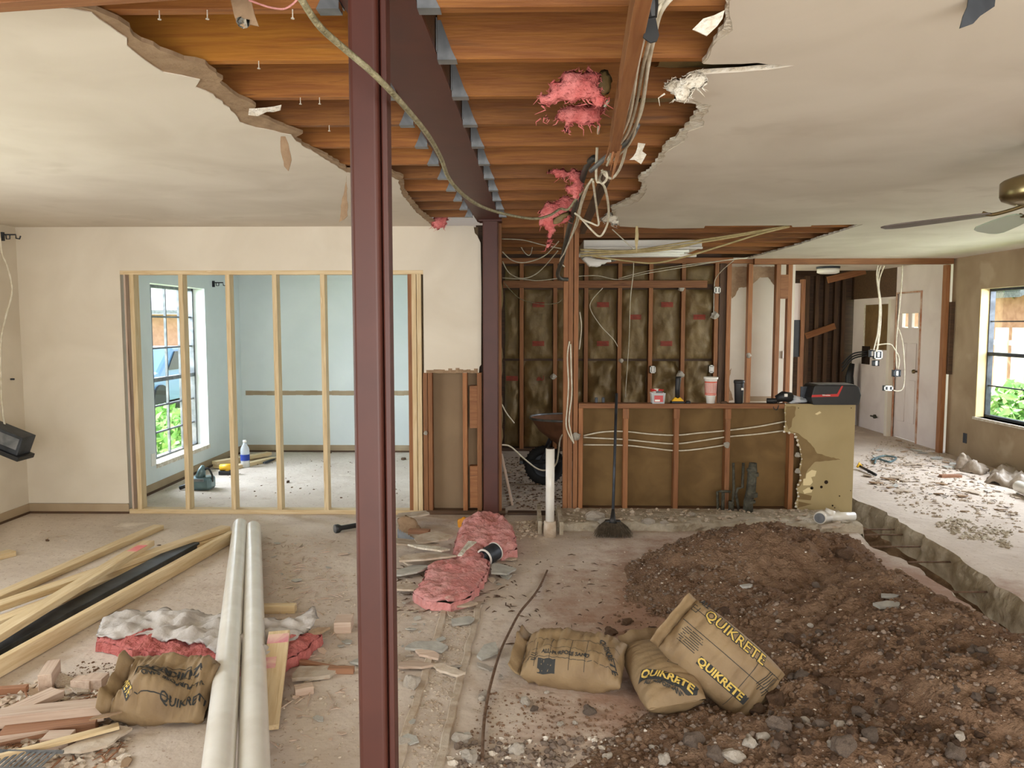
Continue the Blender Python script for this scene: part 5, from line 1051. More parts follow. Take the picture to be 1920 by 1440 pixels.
block('wood_offcut', 30, 1340, .36, .085, .03, 1.15, 'pinkw', 'dusty plank sloping at the left end of the scrap heap', z=.03, group=WG); block('wood_offcut', 120, 1360, .02, .02, .02, 0, 'dwood', 'dark wood crumb at the scrap heap', group=WG)
block('wood_offcut', 70, 1405, .55, .04, .014, .62, 'new', 'thin pale lath lying diagonally at the lower left corner', z=.04, group=WG); block('wood_offcut', 110, 1400, .10, .07, .05, .1, 'pinkw', 'chunky offcut lowest in the lower left heap', group=WG)
block('wood_offcut', 15, 1300, .16, .03, .03, .2, 'orw', 'orange stick at the left edge of the heap', group=WG); block('wood_offcut', 60, 1375, .50, .05, .012, .5, 'pinkw', 'thin splintered lath in the middle of the heap', z=.03, group=WG)
block('wood_offcut', 523, 1148, .19, .05, .045, .05, 'new', 'pale block lying behind the grey faced insulation', group=WG); block('wood_offcut', 645, 1180, .09, .12, .06, .1, 'pinkw', 'dusty block with an orange end left of the near column', group=WG)
block('wood_offcut', 570, 1300, .08, .05, .035, .4, 'pinkw', 'small offcut below the angular plaster slab', group=WG); block('wood_offcut', 602, 1252, .24, .025, .02, -.35, 'orw', 'thin reddish splinter reaching the near column', group=WG)
block('wood_offcut', 640, 1262, .12, .03, .03, 0, 'orw', 'short orange offcut touching the near column', group=WG)
block('wood_offcut', 1782, 895, .22, .06, .03, .05, 'orw', 'orange board piece on the dusty floor of the right room', group='wood offcuts in the right room')
block('wood_offcut', 786, 1000, .16, .06, .03, -.1, 'orw', 'reddish offcut on the debris left of the pink insulation', z=.05)
t_ = chipobj('plaster_slab', 585, 1270, .16, 'scrap', 'angular grey plaster slab between plank and near column', th=.018, asp=.45, n=6, yaw=.3)
chipobj('paper_scrap', 200, 1352, .12, 'paper', 'curled brown paper scrap left of the lower left cement bag', th=.004, z=.06, asp=.6, tilt=.3)
chipobj('paper_scrap', 190, 1390, .14, 'scrap', 'grey tan board piece at the foot of the heap', th=.01, z=.02, asp=.5)
chipobj('paint_chip', 790, 1060, .20, 'scrap', 'large drywall piece left of the pink slab', th=.012, asp=.35, yaw=0.1)
for k, (px, py, s_, m_, lb, asp, yw, z) in enumerate((
    (770, 1028, .26, 'scrap', 'large tan drywall sheet leaning on the debris beside the near column', .6, .2, .06), (815, 1010, .24, 'scrap', 'crumpled tan drywall piece behind the white strip', .7, .4, .09),
    (812, 1034, .17, 'gyp', 'white curved drywall strip on the debris', .25, .1, .11), (792, 1048, .22, 'scrap', 'flat drywall piece in front of the white strip', .4, .15, .06),
    (770, 1075, .20, 'scrapg', 'greyish drywall flake at the left of the pink slab', .4, .6, .01), (765, 1110, .15, 'scrap', 'pale flake beside the near column foot of the debris', .6, 2.4, .01),
    (940, 1072, .12, 'scrapg', 'rounded tan chip right of the pink slab', .8, 1.5, .02), (875, 1138, .12, 'scrap', 'thin chip below the pink slab', .5, .1, .01),
    (868, 1168, .11, 'scrapg', 'pale blue grey chip between the two floor strips', .35, .1, .005), (805, 1217, .12, 'scrapg', 'blue grey chip left of the floor strips', .4, .1, .005),
    (805, 1232, .10, 'pinkw', 'pinkish chip under the blue grey one', .5, 2.5, .005), (775, 1250, .12, 'pinkw', 'pinkish flat chip near the near column', .5, 0, .005),
    (835, 1258, .11, 'scrap', 'pale chip above the yellowish rock', .5, 2.6, .005), (910, 1228, .10, 'scrapg', 'faint tan flake touched by the rusty rod', .6, 1, .005),
    (700, 1240, .16, 'scrapg', 'white chip hidden partly behind the near column', .5, .5, .005), (1310, 1128, .08, 'whiterock', 'white flake at the left edge of the dirt heap', .5, .4, .02),
    (598, 1186, .09, 'paper', 'brown paper flap standing on the grey faced insulation', .5, .5, .06), (1560, 990, .12, 'scrap', 'flake under the white fitting on the ledge', .3, .0, .05),
    (780, 975, .25, 'scrap', 'tan board leaning by the new jamb studs', .5, -.5, .05), (700, 1020, .2, 'scrapg', 'pale scrap left of the near column', .4, .3, .01))):
    chipobj('drywall_scrap', px, py, s_, m_, lb, 'drywall scrap', 'drywall scraps on the floor', th=.012, asp=asp, yaw=yw, z=z, seed=k, tilt=.15)
px_tuft('drywall_scrap', [(745, 972), (760, 966), (776, 972), (796, 998), (790, 1012), (765, 1005), (748, 1000)], 5.9, 'paper', .03, 'curled brown board standing beside the new jamb studs', 'drywall scrap', strands=0, amp=.01)
# corrugated metal scrap next to the near column
p = fl(752, 1020, 0); vs = []; fs = []
for i in range(19):
    a = i/18; r0, r1 = .02, .14; zz = .02+.02*(i % 2)
    for r_ in (r0, r1): vs.append((p.x-.03+.16*a*(r_/r1), p.y+.02-.05*a, zz+.08*(1-a)*(r_/r1)))
for i in range(18): fs.append((2*i, 2*i+1, 2*i+3, 2*i+2))
o = MB().add(vs, fs).build('corrugated_flashing', 'galv', fix=False); T(o, 'fluted shiny metal scrap beside the near column', 'metal scrap')
# yellow sack
px_tuft('yellow_plastic_sack', [(858, 974), (868, 969), (900, 974), (890, 985), (872, 988), (858, 996)], 6.05, 'orange', .02, 'orange yellow plastic sack end poking out behind the pink insulation', 'plastic', strands=0, amp=.008)
# pipe coupling and floor lath
def ring(name, c, ax, r_, L, wall, m, label, m2=None):
    c = Vector(c); ax = Vector(ax).normalized(); t = empty(name, c); T(t, label, 'pipe fitting')
    MB().tube([c-ax*L/2, c+ax*L/2], r_, 28, caps=False).tube([c+ax*L/2, c-ax*L/2], r_-wall, 28, caps=False).build('sleeve', m, t, smooth=True, fix=False)
    for s_ in (-1, 1):
        e = c+ax*s_*L/2; o = MB().tube([e-ax*.006, e+ax*.001], r_+.004, 28, caps=False).tube([e+ax*.001, e-ax*.006], r_-wall, 28, caps=False); MB().tube([e, e+ax*.0012], [r_+.004, r_-wall], 28, caps=False).build('rim', m2 or m, t, fix=False); o.build('collar', m2 or m, t, smooth=True, fix=False)
    return t
ring('pipe_coupling', fl(918, 1040, .06)+Vector((0, 0, 0)), (-.55, -.75, -.15), .06, .12, .008, 'dmetal', 'short grey pipe coupling with a white rim beside the pink slab', 'pvc')
for (a, b, lb) in (((862, 1042), (882, 1015), 'left'), ((872, 1030), (890, 1016), 'right')): o = board('splinter', fl(*a, .16), fl(*b, .16), .03, .008, 'gyp'); T(o, f'pale lath splinter lying on the pink insulation, {lb} one', 'splinter')
# steel floor strips of the removed wall
for (a, b, lb) in (((838, 1132), (742, 1445), 'left'), ((900, 1130), (822, 1445), 'right')):
    A, B = fl(*a), fl(*b); pts = [A.lerp(B, t/14)+Vector((random.uniform(-.006, .006), 0, 0)) for t in range(15)]
    vs = []; fs = []
    for p in pts: vs += [(p.x-.02, p.y, .001), (p.x-.014, p.y, .006+random.uniform(0, .004)), (p.x+.014, p.y, .006+random.uniform(0, .004)), (p.x+.02, p.y, .001)]
    for i in range(14):
        for j in range(3): fs.append((4*i+j, 4*i+j+1, 4*i+j+5, 4*i+j+4))
    T(MB().add(vs, fs).build('floor_strip', 'scrap', fix=False), f'{lb} of two low dusty strips left by the removed wall', 'strip')
cable('rusty_rod', [fl(px, py, .03 if 1 < k < 7 else .012) for k, (px, py) in enumerate(((1026, 1070), (1014, 1096), (1000, 1118), (975, 1148), (955, 1185), (938, 1222), (922, 1275), (912, 1320), (907, 1360), (905, 1395), (904, 1428)))], .007, 'rust', 'thin bent rusty rod lying along the open floor', 'rod', n=5)
# ================================================================ DIRT HEAP
def sm(e0, e1, x): t = max(0, min(1, (x-e0)/(e1-e0))); return t*t*(3-2*t)
MD = [(1.66, 4.92, .80, .50, .33), (1.25, 4.55, .55, .45, .16), (2.0, 4.3, .55, .6, .22), (1.95, 3.5, .62, .75, .30), (2.0, 2.85, .6, .55, .30), (1.35, 3.9, .5, .5, .16), (1.35, 3.3, .5, .45, .14), (1.0, 2.75, .6, .4, .10), (1.5, 2.5, .8, .5, .16), (.55, 2.55, .45, .28, .04)]
def hz(x, y):
    h = 0
    for cx, cy, rx, ry, hh in MD:
        d = math.hypot((x-cx)/rx, (y-cy)/ry); g = hh*max(0, 1-d*d/1.7)**1.2 if d < 1.3 else 0
        h = (h**3+g**3)**(1/3) if g > 0 else h
    return h*(1-sm(2.12, 2.40, x))
def hp(x, y):
    h = hz(x, y); n_ = fbm(x, y, 1, 2.5, 3)*.045+fbm(x, y, 2, 9, 4)*.03+fbm(x, y, 4, 26, 3)*.012; return h+n_*min(1, h/.06)-.012
res = .014; X0, X1, Y0, Y1 = .1, 2.62, 2.0, 5.55; nx, ny = int((X1-X0)/res), int((Y1-Y0)/res); vs = []; 
for j in range(ny+1):
    for i in range(nx+1): x, y = X0+i*res, Y0+j*res; vs.append((x, y, hp(x, y)))
fs = []
for j in range(ny):
    for i in range(nx):
        a = j*(nx+1)+i; q = (a, a+1, a+nx+2, a+nx+1)
        if max(vs[k][2] for k in q) > -.004: fs.append(q)
used = sorted({k for f in fs for k in f}); mp_ = {k: i for i, k in enumerate(used)}
pile = MB().add([vs[k] for k in used], [tuple(mp_[k] for k in f) for f in fs]).build('dirt_pile', 'soil', smooth=True, fix=False)
T(pile, 'long heap of red brown excavated soil beside the trench', 'dirt heap'); pile['kind'] = 'stuff'
def scatter(name, n, gen, meshes, m, label, cat, seed):
    rnd = random.Random(seed); mb = MB(); done = 0
    while done < n:
        g = gen(rnd)
        if g is None: continue
        x, y, z, s_ = g; vsr, fsr = meshes[rnd.randrange(len(meshes))]; a = rnd.uniform(0, 6.28); c, s2 = math.cos(a)*s_, math.sin(a)*s_; fl_ = rnd.uniform(.7, 1.1)
        mb.add([(x+v[0]*c-v[1]*s2, y+v[0]*s2+v[1]*c, z+v[2]*s_*fl_) for v in vsr], fsr); done += 1
    o = mb.build(name, m, smooth=False, fix=False); T(o, label, cat); o['kind'] = 'stuff'; return o
def arr(seed, sub=1, flat=.75, amp=.3):
    me = rockmesh('t', seed, sub, flat, amp); r_ = ([tuple(v.co) for v in me.vertices], [tuple(f.vertices) for f in me.polygons]); bpy.data.meshes.remove(me); return r_
R1 = [arr(k) for k in range(8)]; R0 = [arr(k+20, 1, .6, .5) for k in range(6)]
def gpile(lo, hi, pw=3, cond=None):
    def g(r_):
        x, y = r_.uniform(.2, 2.5), r_.uniform(2.2, 5.4); h = hz(x, y)
        if h < .015 or (cond and not cond(x, y, r_)): return None
        s_ = lo+(hi-lo)*r_.random()**pw; return x, y, hp(x, y)+s_*.25, s_
    return g
scatter('soil_clods', 7500, gpile(.003, .017, 3), R1, 'soil', 'small red brown clods strewn over the dirt heap', 'soil', 1)
scatter('heap_gravel', 4200, gpile(.003, .015, 3, lambda x, y, r_: y < 3.6 or (x < 1.35 and y > 3.9)), R1, 'gravel', 'grey brown gravel on the near slope of the dirt heap', 'gravel', 2)
scatter('white_crumbs', 800, gpile(.002, .009, 3), R0, 'whiterock', 'white crumbs speckling the dirt heap', 'rubble', 3)
def gfloor(poly, lo, hi, pw=3, zf=None):
    P = [(p.x, p.y) for p in [fl(*q) for q in poly]]; xs = [p[0] for p in P]; ys = [p[1] for p in P]
    def g(r_):
        x, y = r_.uniform(min(xs), max(xs)), r_.uniform(min(ys), max(ys))
        if not inside((x, y), P): return None
        s_ = lo+(hi-lo)*r_.random()**pw; return x, y, s_*.2, s_
    return g
scatter('floor_dirt_crumbs', 1500, gfloor([(900, 1290), (1240, 1330), (1420, 1370), (1500, 1480), (860, 1480)], .002, .010, 3), R1, 'clod', 'brown dirt crumbs on the floor below the cement bags', 'soil', 5)
scatter('floor_dirt_crumbs', 600, gfloor([(1130, 1170), (1240, 1060), (1330, 1080), (1400, 1220), (1200, 1230)], .003, .014, 3), R1, 'clod', 'brown dirt crumbs at the left foot of the heap', 'soil', 6)
scatter('plaster_crumbs', 1500, gfloor([(500, 1010), (850, 1100), (900, 1130), (830, 1440), (500, 1440), (520, 1200)], .002, .010, 3), R0, 'scrap', 'pale plaster crumbs scattered over the middle floor', 'rubble', 7)
scatter('plaster_crumbs', 900, gfloor([(846, 1130), (900, 1130), (830, 1440), (755, 1440)], .002, .009, 2), R0, 'scrap', 'plaster crumbs between the two floor strips', 'rubble', 8)
scatter('heap_rubble', 900, gfloor([(0, 1300), (110, 1260), (240, 1330), (240, 1440), (0, 1440)], .004, .022, 2), R0, 'scrap', 'mixed rubble crumbs under the lower left scrap heap', 'rubble', 9)
scatter('floor_crumbs', 700, gfloor([(940, 985), (1240, 1015), (1280, 1110), (1100, 1180), (930, 1120)], .002, .008, 3), R0, 'scrap', 'tiny crumbs on the open floor before the bar', 'rubble', 10)
scatter('right_room_crumbs', 1300, gfloor([(1605, 870), (1660, 820), (1770, 850), (1900, 930), (1920, 1000), (1700, 960)], .004, .022, 2.5), R0, 'scrap', 'plaster crumbs over the right room floor', 'rubble', 11)
scatter('right_room_crumbs', 250, gfloor([(1750, 985), (1790, 970), (1900, 1000), (1900, 1030), (1800, 1010)], .006, .026, 2), R0, 'conc', 'concrete crumbs heaped on the slab beyond the trench', 'rubble', 12)
scatter('kitchen_crumbs', 700, gfloor([(945, 858), (1058, 858), (1058, 955), (945, 955)], .004, .017, 2.5), R0, 'clod', 'brown rubble on the kitchen floor under the wheelbarrow', 'rubble', 13)
scatter('dining_crumbs', 160, gfloor([(290, 930), (440, 860), (760, 860), (760, 950)], .003, .014, 3), R0, 'clod', 'sparse crumbs on the dining room floor', 'rubble', 14)
scatter('left_floor_crumbs', 500, gfloor([(150, 1240), (430, 1260), (400, 1290), (240, 1290), (120, 1270)], .002, .008, 3), R0, 'clod', 'dark specks on the pale floor behind the lower left bag', 'rubble', 15)
scatter('bottom_gravel', 750, gfloor([(860, 1395), (1180, 1380), (1330, 1350), (1480, 1400), (1480, 1475), (840, 1475)], .004, .021, 2), R1, 'gravel', 'grey gravel along the bottom between rod end and heap', 'gravel', 22)
scatter('bottom_white_rubble', 200, gfloor([(850, 1385), (1480, 1360), (1480, 1475), (840, 1475)], .004, .020, 2), R1, 'whiterock', 'white rubble along the bottom between rod end and heap', 'rubble', 23)
# splinters: loose thin sticks
def sticks(name, n, poly, lo, hi, m, label, seed, cat='splinters'):
    rnd = random.Random(seed); g = gfloor(poly, .01, .011); mb = MB(); k = 0
    while k < n:
        q = g(rnd)
        if q is None: continue
        a = rnd.uniform(0, 3.14); L = rnd.uniform(lo, hi); w_ = rnd.uniform(.0015, .005); d = Vector((math.cos(a), math.sin(a), 0)); c = Vector((q[0], q[1], w_+.001)); mb.tube([c-d*L/2, c+Vector((0, 0, rnd.uniform(0, .006))), c+d*L/2], [w_*.4, w_, w_*.3], 4); k += 1
    o = mb.build(name, m, fix=False); T(o, label, cat); o['kind'] = 'stuff'
sticks('wood_splinters', 220, [(490, 1000), (640, 1010), (660, 1400), (500, 1400)], .02, .10, 'pinkw', 'thin wood splinters strewn between the pipes and the near column', 1)
sticks('wood_splinters', 160, [(0, 1290), (230, 1300), (230, 1440), (0, 1440)], .03, .14, 'orw', 'reddish splinters in the lower left scrap heap', 2)
sticks('dark_slivers', 90, [(950, 1030), (1260, 1060), (1200, 1250), (950, 1240)], .015, .06, 'dwood', 'dark slivers on the open floor before the bar', 3)
sticks('wood_splinters', 120, [(740, 1060), (960, 1060), (960, 1150), (740, 1150)], .02, .08, 'dwood', 'dark splinters around the pink insulation', 4)
sticks('wood_splinters', 90, [(30, 990), (430, 1020), (430, 1140), (100, 1130)], .01, .05, 'pinkw', 'splinters on the floor around the new lumber', 6)
sticks('dark_slivers', 130, [(1610, 870), (1770, 860), (1900, 940), (1900, 980), (1650, 930)], .03, .13, 'dwood', 'dark slivers across the right room floor', 5)
# ---- individual rocks
rkm = [rockmesh(f'rock_{"abcdefghijkl"[k]}', 40+k, 3, .8, .32) for k in range(12)]
def rock(px, py, size, m, label, group, k, onpile=True, z=None, name='rock'):
    size *= .62
    c = fl(px, py)
    for _ in range(8):
        c = fl(px, py, max(0, hp(c.x, c.y)) if onpile else (z or 0))
    me = rkm[k % 12].copy(); o = link(name, me, m, None, (c.x, c.y, c.z+size*.42)); o.scale = (size, size*.85, size*.8); o.rotation_euler = (0, 0, k*1.7); T(o, label, 'rock', group)
    return o
RG = [('white rocks along the lower edge', 'whiterock'), ('gravel stones on the near heap', 'gravel'), ('large soil clods', 'clod')]
wl = [(865, 1390, .055, 'white stone nearest the rusty rod end'), (772, 1286, .075, 'large yellowish white rock on the left floor strip'), (905, 1312, .028, 'white pebble right of the rusty rod'), (985, 1318, .045, 'pinkish white stone in front of the leftmost bag'), (970, 1410, .05, 'pale stone at the bottom right of the rusty rod'), (880, 1425, .055, 'grey white stone at the bottom beside the rod end'),
      (1050, 1360, .025, 'small white stone below the leftmost bag'), (1078, 1357, .02, 'tiny white stone next to the small white one'), (1140, 1425, .04, 'white stone at the bottom under the middle bag'), (1225, 1408, .035, 'white stone below the middle bag'), (1245, 1430, .05, 'crystalline white stone at the bottom middle'), (1375, 1425, .06, 'bright white rock at the bottom below the right bag'),
      (1405, 1398, .05, 'white rock just under the right bag'), (1430, 1388, .045, 'white rock right of the bright pair'), (1650, 1290, .03, 'white stone near the ridge of the near heap'), (1458, 1168, .028, 'white upright stone in the middle of the heap'), (1510, 1358, .04, 'tan white stone at the hollow of the heap'), (1572, 1365, .04, 'white stone beside the plastic scrap'), (1560, 1400, .03, 'small white stone under the plastic scrap'), (1025, 1300, .02, 'little white stone against the leftmost bag'),
      (1520, 1175, .025, 'white stone in the shaded middle of the heap'), (1800, 1385, .035, 'pale stone low on the right heap')]
for k, (px, py, s_, lb) in enumerate(wl): rock(px, py, s_, 'whiterock', lb, 'white stones', k, px > 1240)
gl = [(1460, 1370, .075, 'large grey rock below the right cement bag'), (1580, 1410, .085, 'biggest grey brown rock at the bottom of the heap'), (1610, 1340, .05, 'rounded grey stone on the near heap'), (1632, 1385, .06, 'tall grey stone right of the plastic scrap'), (1540, 1365, .045, 'brown grey stone left of the white one'), (1690, 1380, .03, 'bluish stone on the lower right heap'), (1720, 1320, .03, 'small stone on the right slope'), (1790, 1420, .06, 'grey rock at the lower right'), (1300, 1395, .07, 'dark grey clod left of the bottom white rocks'), (1340, 1420, .06, 'black grey clod at the bottom'), (1500, 1270, .05, 'grey brown clod in the heap hollow'), (1530, 1100, .04, 'tan clod high on the heap'), (1002, 1332, .028, 'grey stone in front of the leftmost bag'), (1105, 1338, .05, 'grey stone under the leftmost bag'), (1870, 1360, .05, 'grey stone at the right edge of the heap')]
for k, (px, py, s_, lb) in enumerate(gl): rock(px, py, s_, 'gravel', lb, 'grey stones', k+5, px > 1240)
cl = [(1410, 1022, .075, 'reddish clod, one of the highest on the far slope'), (1445, 1008, .07, 'large clod on top of the heap, left of the highest'), (1455, 995, .07, 'highest clod on the crest of the heap'), (1530, 1010, .06, 'clod on the crest below the white fitting'), (1582, 1045, .09, 'broad clod on the right shoulder of the heap'), (1385, 1060, .07, 'clod on the upper left slope'), (1310, 1180, .09, 'big brown clod behind the right cement bag'), (1360, 1150, .05, 'clod at the middle left of the heap'), (1222, 1188, .055, 'round brown clod on the floor left of the heap'), (1145, 1190, .06, 'flat reddish clod on the open floor'), (1175, 1170, .05, 'crumbled reddish clod beyond the flat one'), (1070, 1190, .02, 'tiny reddish clod on the open floor'), (1455, 1320, .08, 'dark clod standing in the heap hollow'), (1425, 1340, .06, 'dark clod touching the right cement bag'), (1640, 1230, .06, 'clod in the middle of the near mound'), (1560, 1290, .07, 'reddish clod right of the hollow'), (1740, 1240, .05, 'clod on the right flank'), (1670, 1330, .05, 'clod on the near slope'), (1480, 1200, .05, 'clod above the heap hollow'), (1560, 1170, .05, 'clod in the dip between the mounds')]
for k, (px, py, s_, lb) in enumerate(cl): rock(px, py, s_, 'clod', lb, 'soil clods', k+9, px > 1240, name='soil_clod')
for k in range(150):   # more countable stones on the near slope
    px, py = random.uniform(1440, 1915), random.uniform(1180, 1435)
    c = fl(px, py)
    if hz(c.x, c.y) < .03: continue
    rock(px, py, random.uniform(.016, .034), random.choice(['gravel', 'clod', 'clod']), 'fist sized or smaller stone embedded in the near mound', 'stones embedded in the near mound', k, name='stone')
px_tuft('plastic_scrap', [(1498, 1366), (1524, 1362), (1532, 1380), (1530, 1400), (1538, 1412), (1520, 1440), (1508, 1440), (1516, 1412), (1512, 1390)], 3.0, 'clear', .006, 'torn translucent plastic strip on the near slope of the heap', 'plastic', strands=0, amp=.01)
for px, py, s_, lb in ((1660, 1142, .10, 'flat pale stone chip on the upper right of the heap'), (1672, 1125, .07, 'tan chip above the flat pale one'), (1400, 1105, .05, 'white shard on the upper slope')):
    c = fl(px, py)
    for _ in range(8): c = fl(px, py, hp(c.x, c.y))
    chipobj('stone_chip', px, py, s_, 'scrapg', lb, 'rock', 'chips on the heap', th=.014, at_=c+Vector((0, 0, .012)), asp=.45, yaw=.1)
# chips as individuals over three areas
def chips(n, poly, lo, hi, mats, label, group, seed, th=.008):
    g = gfloor(poly, lo, hi, 2); rnd = random.Random(seed); protos = []
    for k in range(6):
        o = chipobj('drywall_chip', 0, 0, 1, mats[k % len(mats)], label, 'drywall chip', group, th=.12, seed=seed+k, at_=Vector((0, 0, 0)), asp=.6, tilt=.1, yaw=0); protos.append(o)
    for k in range(n):
        q = None
        while q is None: q = g(rnd)
        o = protos[k] if k < 6 else protos[k % 6].copy()
        if k >= 6: COL.objects.link(o)
        o.location = (q[0], q[1], .004); o.scale = (q[3],)*3; o.rotation_euler = (rnd.uniform(-.15, .15), rnd.uniform(-.15, .15), rnd.uniform(0, 6.28))
chips(50, [(500, 1010), (660, 1010), (660, 1440), (520, 1440)], .012, .05, ['scrap', 'scrapg', 'pinkw'], 'small broken drywall chip lying between the pipes and the near column', 'chips right of the pipes', 30)
chips(44, [(745, 1120), (960, 1120), (930, 1440), (745, 1440)], .012, .05, ['scrap', 'scrapg', 'whiterock'], 'small broken drywall chip on the floor right of the near column', 'chips right of the near column', 40)
chips(46, [(0, 1310), (100, 1270), (235, 1330), (240, 1440), (0, 1440)], .02, .09, ['scrap', 'pinkw', 'paper'], 'broken board chip in the lower left scrap heap', 'chips in the lower left heap', 50)
chips(84, [(1605, 860), (1680, 825), (1770, 855), (1915, 930), (1915, 985), (1640, 930)], .02, .11, ['scrap', 'scrapg', 'paper'], 'drywall chip strewn over the right room floor', 'chips in the right room', 60)
chips(28, [(740, 1000), (960, 1010), (990, 1100), (740, 1120)], .02, .08, ['scrap', 'scrapg', 'paper'], 'drywall chip around the pink insulation debris', 'chips around the pink insulation', 70)
chips(16, [(40, 990), (420, 1020), (420, 1160), (60, 1250)], .008, .03, ['scrap', 'dwood', 'pinkw'], 'small chip on the floor near the new lumber', 'chips near the lumber', 80)
chips(28, [(944, 862), (1056, 862), (1056, 955), (944, 955)], .02, .07, ['scrap', 'dwood', 'paper'], 'debris chip on the kitchen floor', 'chips on the kitchen floor', 90)
# ================================================================ LEDGE UNDER THE BAR
lx0, lx1 = dp(1045, 1000, 5.9).x, dp(1622, 1010, 5.9).x
n = 130; rows = 14; vs = []; fs = []
for i in range(n+1):
    x = lx0+(lx1-lx0)*i/n
    for j in range(rows+1):
        t = j/rows
        if t < .4: y = 5.96+.03*fbm(x, 0, 7, 4)+.03*fbm(x, t*3, 1, 14); z = -.01+.075*(t/.4)+.012*fbm(x, t*3, 3, 16)
        else: u = (t-.4)/.6; y = 5.98+.47*u+.02*fbm(x, t, 1, 9)*(1-u); z = .062+.018*fbm(x, u*.5, 9, 10, 5)*(1-.7*u)
        if i in (0, n) and j > 0: pass
        vs.append((x, y, z))
for i in range(n):
    for j in range(rows): a = i*(rows+1)+j; fs.append((a, a+rows+1, a+rows+2, a+1))
mb = MB().add(vs, fs)
k0 = n*(rows+1); 
mb.add([vs[k0+j] for j in range(rows+1)]+[(lx1+.03, vs[k0+j][1], -.13) for j in range(rows+1)], [(j, j+1, j+rows+2, j+rows+1) for j in range(rows)])
ST(mb.build('floor_broken_ledge', 'conc', smooth=True, fix=False))
scatter('ledge_rubble', 420, lambda r_: (r_.uniform(lx0+.1, lx1-.1), r_.uniform(6.0, 6.42), .068, .004+.02*r_.random()**3), R0, 'scrap', 'plaster rubble strewn on the broken ledge under the bar', 'rubble', 20)
for px, py, s_, lb in ((1117, 974, .085, 'white pointed chunk on the ledge behind the broom'), (1216, 981, .05, 'pale chunk on the ledge right of the broom'), (1135, 982, .06, 'low pale chunk beside the broom bristles'), (1297, 967, .035, 'small chunk leaning at the bar base'), (1245, 982, .03, 'little chunk on the ledge')):
    c = fl(px, py, .06); o = link('plaster_chunk', rkm[(px) % 12].copy(), 'whiterock', None, (c.x, c.y, .06+s_*.3)); o.scale = (s_, s_*.6, s_*.6); T(o, lb, 'rock', 'chunks on the ledge')
# rebar across the trench
for k, (px0, px1, py) in enumerate(((1604, 1655, 991), (1615, 1668, 1001), (1622, 1730, 1023), (1710, 1760, 1052), (1790, 1860, 1108), (1850, 1925, 1187))):
    a, b = fl(px0, py, -.06), fl(px1, py+1, -.06); o = MB().tube([(2.40, a.y, -.07), (3.25, a.y+.02, -.07)], .007, 8).build('rebar', 'rust', smooth=True); T(o, f'{["farthest", "second", "third", "fourth", "fifth", "nearest"][k]} rusty steel bar crossing the trench', 'rebar', 'bars across the trench')
# vertical pvc stub
p = fl(1031, 1005, 0); t = empty('vent_pipe_stub', (p.x, p.y, -.0)); T(t, 'white vertical PVC pipe standing in front of the kitchen doorway', 'pipe')
ztop = dp(1033, 841, p.y).z
MB().tube([(p.x, p.y, .05), (p.x, p.y, ztop)], .034, 28).build('pipe', 'pvc', t, smooth=True); MB().lathe((p.x, p.y, 0), [(.052, -.02), (.048, .07), (.046, .115), (.036, .118)], 24).build('socket', 'scrap', t, smooth=True)
MB().tube([(p.x, p.y, ztop-.002), (p.x, p.y, ztop+.0005)], [.030, .030], 24).build('bore', 'dark', t)
ST(box('trim_12', (p.x-.09, p.y+.06, 0), (p.x-.06, 6.45, .10), 'conc')); ST(box('trim_12', (p.x+.075, p.y+.03, 0), (p.x+.105, 6.45, .10), 'conc'))
scatter('doorway_rubble', 260, gfloor([(900, 985), (1020, 975), (1015, 1005), (960, 1015)], .004, .022, 2), R0, 'scrap', 'rubble crumbs piled left of the vertical pipe', 'rubble', 21)
# pvc wye on ledge
c0 = dp(1537, 979, 6.02); c1_ = dp(1601, 979, 6.05); t = empty('pipe_wye_fitting', (c0.x, 6.02, .07)); T(t, 'white PVC fitting with a flared hub on the ledge below the cream panel', 'pipe fitting')
za = .115; a = Vector((c0.x, 5.99, za)); b = Vector((c1_.x, 6.05, za-.01))
MB().tube([a+(b-a)*.25, b], .033, 24).build('tube', 'pvc', t, smooth=True); MB().tube([a+Vector((-.03, -.045, 0)), a+(b-a)*.0+Vector((.0, 0, 0)), a+(b-a)*.28], [.048, .048, .036], 24).build('hub', 'pvc', t, smooth=True)
MB().tube([a+Vector((-.032, -.048, 0)), a+Vector((-.03, -.045, 0))], [.04, .04], 24).build('bore', 'galv', t); MB().tube([a+(b-a)*.2, a+(b-a)*.28+Vector((0, 0, .055))], [.035, .04], 24).build('branch', 'pvc', t, smooth=True)
# corroded pipes in the bar wall
PG = 'corroded plumbing in the bar wall'
def vpipe(pts, r_, m, label, Y=WF-.0): o = MB().tube([dp(px, py, Y) for px, py in pts], r_, 12).build('old_pipe', m, smooth=True); T(o, label, 'pipe', PG); return o
vpipe([(1347, 974), (1345, 922), (1352, 921), (1370, 922)], .011, 'corr', 'thin greenish pipe with a bend, leftmost of the corroded cluster', WF-.03)
vpipe([(1355, 974), (1356, 924)], .014, 'corr', 'second thin upright pipe of the corroded cluster', WF-.03)
vpipe([(1373, 975), (1374, 938), (1376, 918), (1375, 868)], .011, 'corr', 'tall thin pipe beside the third bar stud', WF-.05); vpipe([(1371, 975), (1371, 940)], .024, 'corr', 'stubby thick dark pipe at the cluster base', WF-.05)
vpipe([(1388, 972), (1380, 925), (1383, 916), (1392, 914), (1394, 868)], .012, 'corr', 'hooked thin pipe just left of the cast iron pipe', WF-.06)
t = empty('cast_iron_pipe', dp(1406, 976, WF-.08)); T(t, 'thick black cast iron drain pipe with ring collars at the bar wall', 'pipe', PG)
Q = lambda px, py: dp(px, py, WF-.08)
